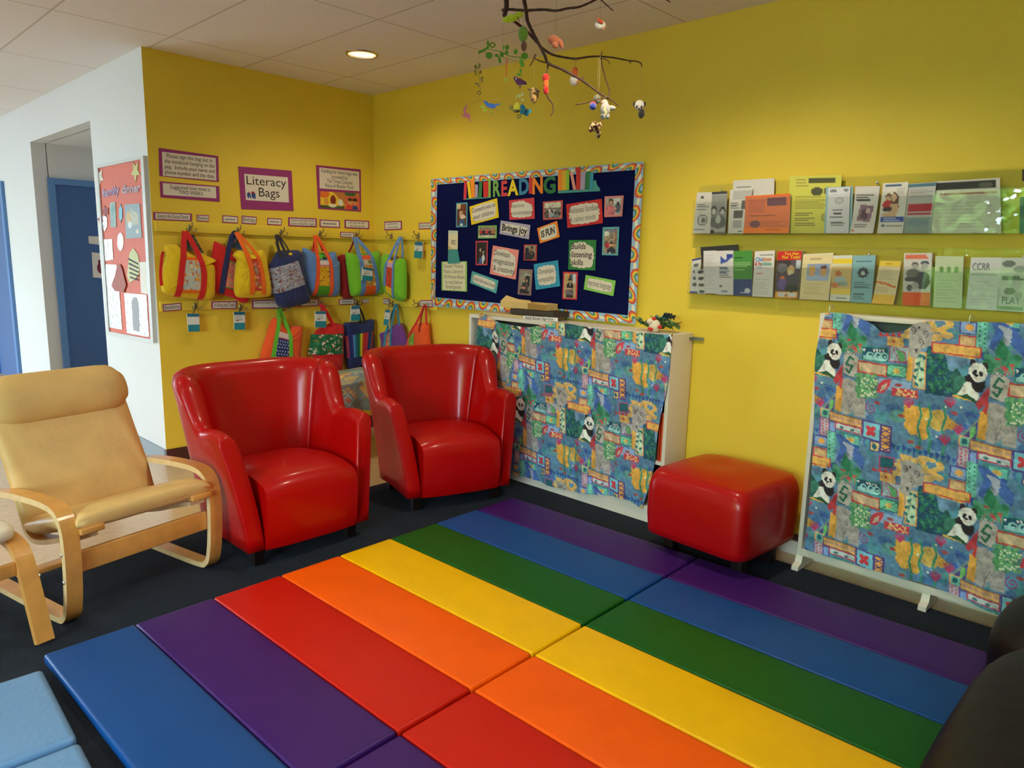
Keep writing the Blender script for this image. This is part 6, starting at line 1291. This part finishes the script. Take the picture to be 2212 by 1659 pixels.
q = hq(zw((285, 345), (425, 325), (425, 415), (288, 425)), .019); mb = MB(); write(mb, q, NH, [('dinner', .0, .0, 1, 1, 1)], .0005, fat=.03); solo('word_cutout', mb, mat('pale_lilac_paper', rgb(196, 172, 186), .6), 'pale letters spelling dinner on the orange board', 'lettering', mean(q))
pin_art('paper_flower', 'dark red paper flower above the silver fish shape', poly_px(165, 540, 24, 36, 10, .25), mat('dark_red_paper', rgb(150, 40, 26), .6))
pin_art('paper_flower', 'dark red paper flower at the left edge of the orange board', poly_px(130, 600, 22, 30, 10, .25), mat('dark_red_paper'))
pin_art('foil_shape', 'silver foil fish shape between the dark red flowers', poly_px(158, 625, 20, 62, 12, .08), SIL)
c = Cv(16, 40, (150, 176, 170)); c.ell(.5, .3, .3, .2, (110, 160, 160)).scribble(.1, .5, .9, .95, 5, (130, 150, 150)); pin_art('paper_card', 'narrow grey green card on the orange board', [(198, 478), (238, 470), (246, 660), (204, 660)], WP, 'card', cv=c)
pin_art('foil_shape', 'small teal foil shape right of the narrow card', poly_px(278, 555, 13, 62, 12, .15), mat('teal_foil', rgb(60, 130, 140), .4, .3))
c = Cv(36, 44, (140, 160, 170)); c.ell(.25, .4, .16, .2, (206, 170, 100)).ell(.3, .6, .12, .1, (220, 226, 230)).ell(.75, .8, .08, .07, (220, 210, 190))
for k in range(6): c.line([(.4+k*.08, .15+.03*k), (.45+k*.07, .6)], 1.4, (214, 206, 160))
pin_art('paper_card', 'large blue grey painted card at the right of the orange board', [(308, 490), (420, 482), (436, 738), (320, 745)], WP, 'card', cv=c)
pin_art('foil_shape', 'oval silver foil plate in the middle of the orange board', poly_px(276, 768, 23, 68, 18), SIL)
pin_art('foil_shape', 'square silver foil sheet at the left of the orange board', [(138, 752), (215, 748), (222, 900), (148, 912)], SIL)
c = Cv(26, 40, (206, 206, 150)); 
for k in range(7): c.line([(-.2+k*.2, 0), (.2+k*.2, 1)], 1.3, (50, 60, 50))
q = [(345, 850), (372, 815), (405, 860), (418, 930), (414, 1010), (385, 1050), (345, 1075), (325, 1020), (335, 930)]
o = pin_art('striped_cutout', 'yellow green striped paper shape on the orange board', q, mat('pale_lime_paper', rgb(206, 206, 150), .6))
mb = MB()
for k in range(5): mb.prism(hq(zw((332+k*3, 900+k*34), (338+k*3, 890+k*34), (412, 930+k*30), (410, 940+k*30)), .0212), -NH*.001)
part('stripe', mb, INK, o)
c = None
pin_art('foil_sheet', 'long silver foil sheet at the lower left of the orange board', [(152, 935), (246, 940), (262, 1060), (290, 1425), (185, 1405)], SIL, 'foil sheet')
pin_art('brown_cutout', 'brown paper pouch shape tied with red over the foil sheet', [(250, 950), (272, 935), (285, 960), (300, 1020), (318, 1090), (300, 1145), (235, 1135), (208, 1095), (235, 1020)], mat('brown_paper', rgb(170, 70, 40), .6), n=.026)
o = pin_art('foil_sheet', 'silver foil sheet with a grey bottle drawing at the lower right of the orange board', [(305, 1150), (470, 1165), (490, 1480), (325, 1450)], SIL, 'foil sheet')
q = hq(zw((360, 1215), (375, 1180), (395, 1182), (410, 1225), (418, 1440), (372, 1430)), .0215); part('bottle_drawing', MB().prism(q, -NH*.001), mat('grey_paper', rgb(160, 160, 168), .6), o)
pin_art('paper_card', 'plain white paper at the right edge above the bottle drawing', [(418, 920), (470, 918), (485, 1160), (430, 1150)], WP, 'card')
ND = Vector((0, -1, 0))
q = [RY(a, b, YBB-.014) for a, b in ((191, 510), (215, 511), (216, 529), (192, 526))]; solo('door_notice', card(q, ND, .001), WP, 'small white notice on the blue door', 'notice', mean(q), 0, 'papers taped to the blue door')
q = [RY(a, b, YBB-.014) for a, b in ((198, 545), (226, 548), (230, 602), (201, 599))]; o = solo('door_notice', card(q, ND, .001), WP, 'larger white notice with a dark red figure on the blue door', 'notice', mean(q), 0, 'papers taped to the blue door')
mb = MB(); c_ = quad_pt(q, .6, .6); mb.ell(c_+ND*.002, (.03, .002, .05)); mb.ell(c_+Vector((0, -.002, .06)), (.018, .002, .022)); part('figure', mb, col(120, 30, 50), o)
# ================================================================== BRANCH MOBILE hanging from the ceiling with felt animals and paper cut-outs
def zp(x, y, d=3.2): return RD(980+x/4.424, y/4.424, d)
PX = 3.2/FOC/4.424
TWIG = mat('twig_bark', rgb(70, 44, 34), .8, noise=.3, nscale=60)
THREAD = mat('thread', rgb(150, 140, 90), .8)
BRN = thing('branch_mobile', 'bare brown branch hanging from the ceiling as a mobile for small animals', 'branch', zp(690, -60, 3.2))
def limb(pts, r0, r1, d0=3.2, d1=3.2):
    n = len(pts); P = catmull([zp(x, y, d0+(d1-d0)*k/max(1, n-1)) for k, (x, y) in enumerate(pts)], 5); m = len(P)
    return P, [(r0+(r1-r0)*k/(m-1))*PX*(1+.10*math.sin(k*2.3)) for k in range(m)]
mb = MB()
for pts, r0, r1, d0, d1 in (
    ([(655, -90), (690, 90), (705, 200), (760, 320), (830, 450), (870, 530), (905, 605), (1030, 660), (1170, 735), (1240, 775), (1340, 850), (1440, 920), (1478, 942)], 19, 7, 3.2, 3.05),
    ([(560, 190), (640, 250), (720, 320), (800, 410), (850, 462), (940, 520), (1060, 548), (1170, 560), (1290, 543), (1400, 540), (1520, 550), (1680, 580), (1740, 585), (1790, 605), (1797, 635)], 15, 5, 3.2, 3.4),
    ([(495, -90), (505, 40), (497, 100), (485, 150)], 26, 20, 3.25, 3.2),
    ([(465, 98), (540, 90), (680, 100), (850, 92), (980, 102), (1090, 80), (1190, 68), (1290, 30), (1390, -20)], 14, 10, 3.23, 3.05)):
    P, R = limb(pts, r0, r1, d0, d1); mb.tube(P, R, seg=8)
for pts, r0, r1 in (([(785, 518), (760, 575), (730, 630)], 8, 6), ([(772, 557), (830, 585), (893, 602)], 6, 6), ([(1402, 560), (1416, 490)], 7, 3), ([(1400, 556), (1470, 575), (1490, 615)], 4, 3), ([(1240, 775), (1232, 730)], 6, 5), ([(1238, 785), (1300, 825), (1345, 850)], 4, 4), ([(1680, 582), (1694, 606)], 6, 3), ([(1170, 560), (1168, 580)], 8, 6), ([(1360, 850), (1345, 862)], 7, 5)):
    d = 3.12 if pts[0][0] < 1300 else 3.25; P, R = limb(pts, r0, r1, d, d); mb.tube(P, R, seg=6)
for pts, r0, r1, d0, d1 in (([(903, 605), (895, 660), (888, 720), (884, 800), (885, 890), (905, 940), (940, 985), (952, 1030), (948, 1070), (930, 1108)], 8, 5, 3.14, 3.1), ([(1405, 550), (1420, 640), (1460, 780), (1488, 870), (1474, 938)], 6, 6, 3.28, 3.06), ([(1165, 998), (1260, 985), (1330, 965), (1440, 932), (1500, 950), (1580, 1015)], 5, 5, 3.0, 3.05)):
    P, R = limb(pts, r0, r1, d0, d1); mb.tube(P, R, seg=6)
part('branch_wood', mb, TWIG, BRN)
mb = MB()
for x, d in ((655, 3.2), (1390, 3.05), (495, 3.25)): p = zp(x, -90 if x < 1000 else -20, d); mb.tube([p, Vector((p.x, p.y, ZC))], .0012, seg=5)
part('hanging_cord', mb, THREAD, BRN)
mb = MB(); P, R = limb([(1380, -30), (1430, 18), (1525, 104)], 8, 4, 3.0, 3.0); mb.tube(P, R, seg=6); P, R = limb([(1980, -40), (2070, 22)], 8, 4, 3.0, 3.0); mb.tube(P, R, seg=6); part('side_twig', mb, TWIG, BRN)
def hang(name, lab_, cat, top, d, up):
    """root at the ornament's top with a thread going straight up to `up` (zoom y) or the ceiling (None)"""
    p = zp(*top, d); o = thing(name, lab_, cat, p, 0, 'animals and cut-outs hanging from the branch'); z = ZC if up is None else zp(top[0], up, d).z
    mb = MB(); mb.tube([p-Vector((0, 0, .004)), Vector((p.x, p.y, z))], .0007, seg=4); part('thread', mb, THREAD, o); return o
def felt(r, g, b): return mat('felt_%d_%d_%d' % (r, g, b), rgb(r, g, b), .95, sheen=.4, bump=.3, bscale=300, noise=.1, nscale=90)
BAS = Matrix((AR, AF.cross(AR)*-1, AU)).transposed() if False else Matrix(((AR.x, AF.x, 0), (AR.y, AF.y, 0), (0, 0, 1)))
BAS.col[1] = Vector((AF.x, AF.y, 0)).normalized(); BAS.col[0] = Vector((AR.x, AR.y, 0)).normalized()
def blob(o, nm, x, y, rx, ry, m, d, rot=0., dz=0., depth=None, e=1.):
    c = zp(x, y, d+dz); mb = MB(); M = BAS @ Matrix.Rotation(rot, 3, 'Y'); mb.ell(c, (rx*PX, (depth or min(rx, ry))*PX*.9, ry*PX), M=M, seg=14, rings=9, e=e); part(nm, mb, m, o)
def flat(o, nm, pts, m, d, th=.003, sm=0):
    P = [zp(x, y, d) for x, y in pts]
    if sm: P = catmull(P, sm, True)
    mb = MB(); mb.prism(P, BAS.col[1]*th); part(nm, mb, m, o)
WH = felt(226, 216, 204); BKF = felt(36, 30, 32)
o = hang('felt_panda', 'felt panda finger puppet hanging at the right tip of the branch', 'felt toy', (1775, 958), 3.4, 640)
blob(o, 'head', 1775, 1008, 50, 52, WH, 3.4); 
for x in (1726, 1826): blob(o, 'ear', x, 995, 11, 26, BKF, 3.4, dz=.01)
blob(o, 'body', 1795, 1088, 33, 46, BKF, 3.4, rot=.25)
for x, r in ((1750, .5), (1795, -.4)): blob(o, 'eye', x, 1022, 9, 16, BKF, 3.375, rot=r, depth=8)
blob(o, 'nose', 1771, 1040, 9, 11, BKF, 3.375, depth=8)
o = hang('felt_giraffe', 'brown and cream spotted felt animal hanging lowest on the branch', 'felt toy', (1375, 1165), 3.1, 560)
GIR = mat('spotted_felt', rgb(206, 170, 120), .95)
nt = GIR.node_tree; vo = nt.nodes.new('ShaderNodeTexVoronoi'); vo.inputs['Scale'].default_value = 70; tc_ = nt.nodes.new('ShaderNodeTexCoord'); cr_ = nt.nodes.new('ShaderNodeValToRGB'); nt.links.new(tc_.outputs['Object'], vo.inputs['Vector']); nt.links.new(vo.outputs['Distance'], cr_.inputs[0])
cr_.color_ramp.elements[0].color = (*rgb(70, 36, 28), 1); cr_.color_ramp.elements[0].position = .45; cr_.color_ramp.elements[1].color = (*rgb(206, 170, 120), 1); cr_.color_ramp.elements[1].position = .6; nt.links.new(cr_.outputs[0], nt.nodes['Principled BSDF'].inputs['Base Color'])
blob(o, 'body', 1350, 1212, 54, 44, GIR, 3.1, rot=.5); blob(o, 'head', 1380, 1285, 24, 36, GIR, 3.1, rot=.15); blob(o, 'ear', 1404, 1185, 15, 30, GIR, 3.1); blob(o, 'leg', 1312, 1238, 20, 26, GIR, 3.1)
o = hang('felt_elephant', 'fluffy grey felt animal with outstretched arms at the branch crossing', 'felt toy', (1440, 960), 3.0, 930)
GYF = felt(150, 146, 140); PKF = felt(190, 150, 146)
blob(o, 'body', 1448, 1050, 44, 66, GYF, 3.0); blob(o, 'head', 1442, 985, 32, 30, PKF, 3.0); blob(o, 'arm', 1508, 1032, 40, 22, GYF, 3.0, rot=.1); blob(o, 'leg', 1426, 1115, 24, 26, GYF, 3.0); blob(o, 'leg', 1470, 1112, 20, 26, GYF, 3.0); flat(o, 'belly_zigzag', [(1430, 1010), (1445, 1030), (1435, 1055), (1455, 1070), (1440, 1095), (1452, 1100), (1468, 1068), (1448, 1050), (1460, 1030), (1440, 1008)], felt(220, 180, 110), 2.965)
o = hang('felt_mouse', 'small dark grey furry ball behind the branch crossing', 'felt toy', (1370, 915), 3.12, 560); blob(o, 'body', 1370, 948, 34, 42, felt(110, 104, 88), 3.12)
o = hang('felt_ball', 'felt ball half red and half blue under the branch crossing', 'felt toy', (1330, 975), 2.98, 968)
blob(o, 'red_half', 1331, 1006, 31, 32, felt(196, 34, 36), 2.98); blob(o, 'blue_half', 1330, 1017, 30.5, 31, felt(40, 60, 150), 2.972)
o = hang('felt_caterpillar', 'red and orange felt bulb threaded on the hanging twig', 'felt toy', (892, 712), 3.09, 660)
blob(o, 'body', 880, 745, 33, 40, felt(206, 30, 16), 3.09); blob(o, 'waist', 882, 805, 24, 52, felt(236, 96, 20), 3.09); blob(o, 'tail', 882, 862, 26, 38, felt(206, 24, 16), 3.09)
o = hang('felt_hedgehog', 'tan felt mouse head with dark ears hanging beside the red bulb', 'felt toy', (765, 842), 3.15, 560)
TNF = felt(170, 130, 66); blob(o, 'head', 768, 900, 46, 62, TNF, 3.15); blob(o, 'snout', 766, 945, 32, 42, TNF, 3.14); blob(o, 'ear', 800, 868, 24, 12, felt(60, 40, 24), 3.12, rot=.3); blob(o, 'ear', 728, 856, 24, 9, felt(90, 64, 30), 3.12, rot=.2); blob(o, 'nose', 757, 948, 10, 11, felt(80, 44, 24), 3.09, depth=8)
o = hang('felt_fox', 'orange and white felt fox head hanging behind the lower limb', 'felt toy', (1163, 645), 3.3, 575)
OF = felt(206, 96, 30); blob(o, 'head', 1158, 690, 34, 52, OF, 3.3); blob(o, 'belly', 1152, 770, 46, 50, WH, 3.32, rot=-.3); blob(o, 'tail', 1192, 775, 12, 30, felt(190, 120, 70), 3.3, rot=.5)
o = hang('felt_bird', 'white and red felt bird hanging near the ceiling', 'felt toy', (1400, 175), 3.05, None)
blob(o, 'body', 1400, 240, 50, 40, WH, 3.05); blob(o, 'wing', 1400, 202, 36, 18, felt(196, 80, 40), 3.03, rot=.6); blob(o, 'tail', 1438, 268, 9, 24, felt(170, 120, 80), 3.04, rot=.5)
o = hang('felt_dog', 'reddish brown felt dog head hanging left of the white and red bird', 'felt toy', (970, 342), 3.05, None)
BRF = felt(176, 96, 60); blob(o, 'head', 960, 385, 62, 44, BRF, 3.05, rot=.25); blob(o, 'muzzle', 968, 430, 30, 28, BRF, 3.04); blob(o, 'ear', 1022, 415, 22, 46, BRF, 3.05, rot=-.4)
o = hang('felt_turtle', 'green felt cactus shape on a brown base near the branch fork', 'felt toy', (664, 252), 3.1, 100)
blob(o, 'body', 664, 325, 48, 70, felt(104, 140, 36), 3.1); blob(o, 'base', 672, 440, 29, 46, felt(90, 56, 34), 3.1)
o = hang('felt_leaf_bird', 'bright yellow green felt bird beside the thick branch end', 'felt toy', (590, 130), 3.12, 80)
YG = felt(200, 216, 36); blob(o, 'body', 550, 175, 86, 34, YG, 3.12, rot=-.25, depth=26); blob(o, 'head', 632, 140, 36, 28, YG, 3.12); flat(o, 'wing_line', [(606, 160), (614, 158), (634, 205), (626, 207)], felt(110, 100, 40), 3.06)
# paper cut-outs
def paper(r, g, b): return mat('card_%d_%d_%d' % (r, g, b), rgb(r, g, b), .7)
PG, OL, PPL, PB, PK, LB2 = paper(90, 150, 30), paper(116, 106, 50), paper(110, 50, 110), paper(44, 96, 180), paper(166, 90, 100), paper(50, 146, 180)
def leafp(x, y, rx, ry, rot): return [(x+rx*math.cos(a)*math.cos(rot)-ry*math.sin(a)*math.sin(rot), y+rx*math.cos(a)*math.sin(rot)+ry*math.sin(a)*math.cos(rot)) for a in np.linspace(0, 2*PI, 14, endpoint=False)]
def sprig(o, stem, leaves, m, d, ring=None, w=5):
    P = catmull([zp(x, y, d) for x, y in stem], 6); mb = MB(); mb.tube(P, w*PX*.6, seg=6); part('stem', mb, m, o)
    for k, (x, y, rx, ry, r) in enumerate(leaves): flat(o, 'leaf', leafp(x, y, rx, ry, r), m, d-.004*(k % 2), .0015)
    if ring: 
        x, y, r = ring; mb = MB(); mb.tube([zp(x+r*math.cos(a), y+r*math.sin(a), d) for a in np.linspace(0, 2*PI, 20)], r*.32*PX, seg=6); part('flower', mb, m, o)
D = 3.25
o = hang('paper_sprig', 'large green paper leaf sprig at the upper left of the mobile', 'paper cut-out', (470, 480), D, 100)
sprig(o, [(235, 505), (310, 470), (380, 478), (450, 495), (520, 530), (600, 545), (680, 545)], [(328, 418, 13, 30, -.1), (338, 530, 34, 32, .6), (412, 530, 18, 16, .4), (440, 572, 14, 34, -.2), (460, 520, 20, 28, -.3), (478, 455, 9, 22, 0), (512, 452, 20, 24, .2), (506, 500, 17, 22, -.2), (592, 494, 20, 26, .3), (678, 534, 34, 32, .3), (650, 600, 22, 44, -.35)], PG, D, (372, 430, 22), 6)
mb = MB(); mb.ribbon([zp(235, 505, D), zp(300, 475, D), zp(340, 440, D)], [Vector((0, 0, 1))]*3, .012, BAS.col[1], .002); part('thick_stem', mb, PG, o)
o = hang('paper_sprig', 'olive brown paper leaf sprig hanging at the far left of the mobile', 'paper cut-out', (240, 600), D, 505)
sprig(o, [(240, 610), (236, 700), (248, 780), (254, 860)], [(212, 640, 14, 24, -.4), (245, 628, 13, 26, .15), (206, 682, 11, 16, -.3), (257, 690, 11, 18, .4), (212, 708, 14, 8, -.6), (270, 748, 13, 18, .5), (272, 776, 14, 9, .3), (216, 798, 14, 12, .3), (236, 815, 8, 18, .1)], OL, D, (244, 888, 16), 4)
mb = MB(); mb.tube([zp(118, 1000, D), zp(132, 990, D), zp(250, 958, D), zp(345, 972, D), zp(350, 985, D)], .0009, seg=5); mb.tube([zp(246, 900, D), zp(250, 958, D)], .0008, seg=4); part('wire', mb, THREAD, o)
o = hang('paper_stick', 'thin orange red paper stick hanging under the green sprig', 'paper cut-out', (508, 560), D, 535)
flat(o, 'stick', [(502, 560), (514, 560), (506, 735), (494, 735)], paper(206, 90, 40), D); flat(o, 'tip', leafp(498, 760, 12, 22, 0), paper(150, 170, 60), D)
o = hang('paper_owl', 'purple paper owl under the right end of the green sprig', 'paper cut-out', (640, 650), D, 600)
flat(o, 'body', [(572, 735), (600, 730), (615, 745), (650, 755), (695, 785), (700, 808), (660, 808), (630, 815), (605, 808), (590, 780), (575, 760)], PPL, D); mb = MB(); mb.ell(zp(596, 752, D-.006), (11*PX, .002, 12*PX)); part('eye', mb, paper(226, 206, 200), o); flat(o, 'foot', [(632, 810), (640, 810), (640, 842), (626, 842)], PPL, D)
sprig(o, [(640, 655), (645, 700), (645, 745)], [(640, 678, 12, 22, 0), (620, 712, 18, 14, .5)], PG, D)
o = hang('paper_rabbit', 'pink paper rabbit at the lower left end of the mobile', 'paper cut-out', (118, 1010), D, 1000)
flat(o, 'body', [(92, 1050), (110, 1010), (128, 985), (120, 1020), (138, 1005), (118, 1045), (115, 1065), (140, 1085), (158, 1085), (158, 1115), (160, 1140), (168, 1165), (158, 1165), (145, 1135), (120, 1125), (95, 1118), (90, 1110), (78, 1105), (78, 1092), (98, 1095), (100, 1075), (88, 1062)], PK, D)
o = hang('paper_bird', 'blue paper songbird right of the pink rabbit', 'paper cut-out', (345, 980), D, 972)
flat(o, 'body', [(282, 965), (300, 962), (322, 972), (330, 985), (380, 990), (400, 1000), (436, 985), (442, 1000), (420, 1008), (402, 1012), (398, 1032), (360, 1034), (325, 1022), (305, 1000)], PB, D); sprig(o, [(352, 1034), (352, 1060), (320, 1045), (285, 1040)], [(278, 1022, 20, 16, .3), (298, 1056, 22, 12, -.2)], paper(150, 160, 40), D, (362, 1080, 15), 4)
o = hang('paper_insect', 'olive and yellow paper beetle next to the blue butterfly', 'paper cut-out', (630, 905), D, 842)
sprig(o, [(630, 905), (640, 970), (636, 1000)], [(624, 918, 12, 20, -.3), (656, 902, 13, 22, .35), (660, 958, 12, 12, .3), (600, 930, 5, 20, 0)], paper(136, 150, 90), D, (622, 1112, 16), 3)
flat(o, 'body', [(580, 1000), (610, 975), (636, 1030), (630, 1070), (590, 1050), (560, 1030)], paper(166, 160, 30), D, sm=3); flat(o, 'shell', leafp(552, 1026, 22, 24, 0), paper(96, 84, 24), D-.004); flat(o, 'shell', leafp(596, 1060, 36, 16, .1), paper(86, 80, 24), D-.004)
o = hang('paper_butterfly', 'sky blue paper butterfly at the foot of the mobile', 'paper cut-out', (670, 1000), D-.03, 905)
for p in ([(685, 1060), (640, 1040), (640, 1005), (665, 1000), (688, 1030)], [(685, 1060), (650, 1095), (636, 1080), (640, 1045)], [(690, 1065), (715, 1045), (745, 1045), (738, 1075), (712, 1085)], [(690, 1065), (716, 1085), (708, 1108), (685, 1105), (674, 1085)]): flat(o, 'wing', p, LB2, D-.03, sm=3)
mb = MB(); mb.tube([zp(704, 1036, D-.035), zp(668, 1094, D-.035)], 4*PX, seg=6); part('body', mb, paper(40, 60, 76), o)
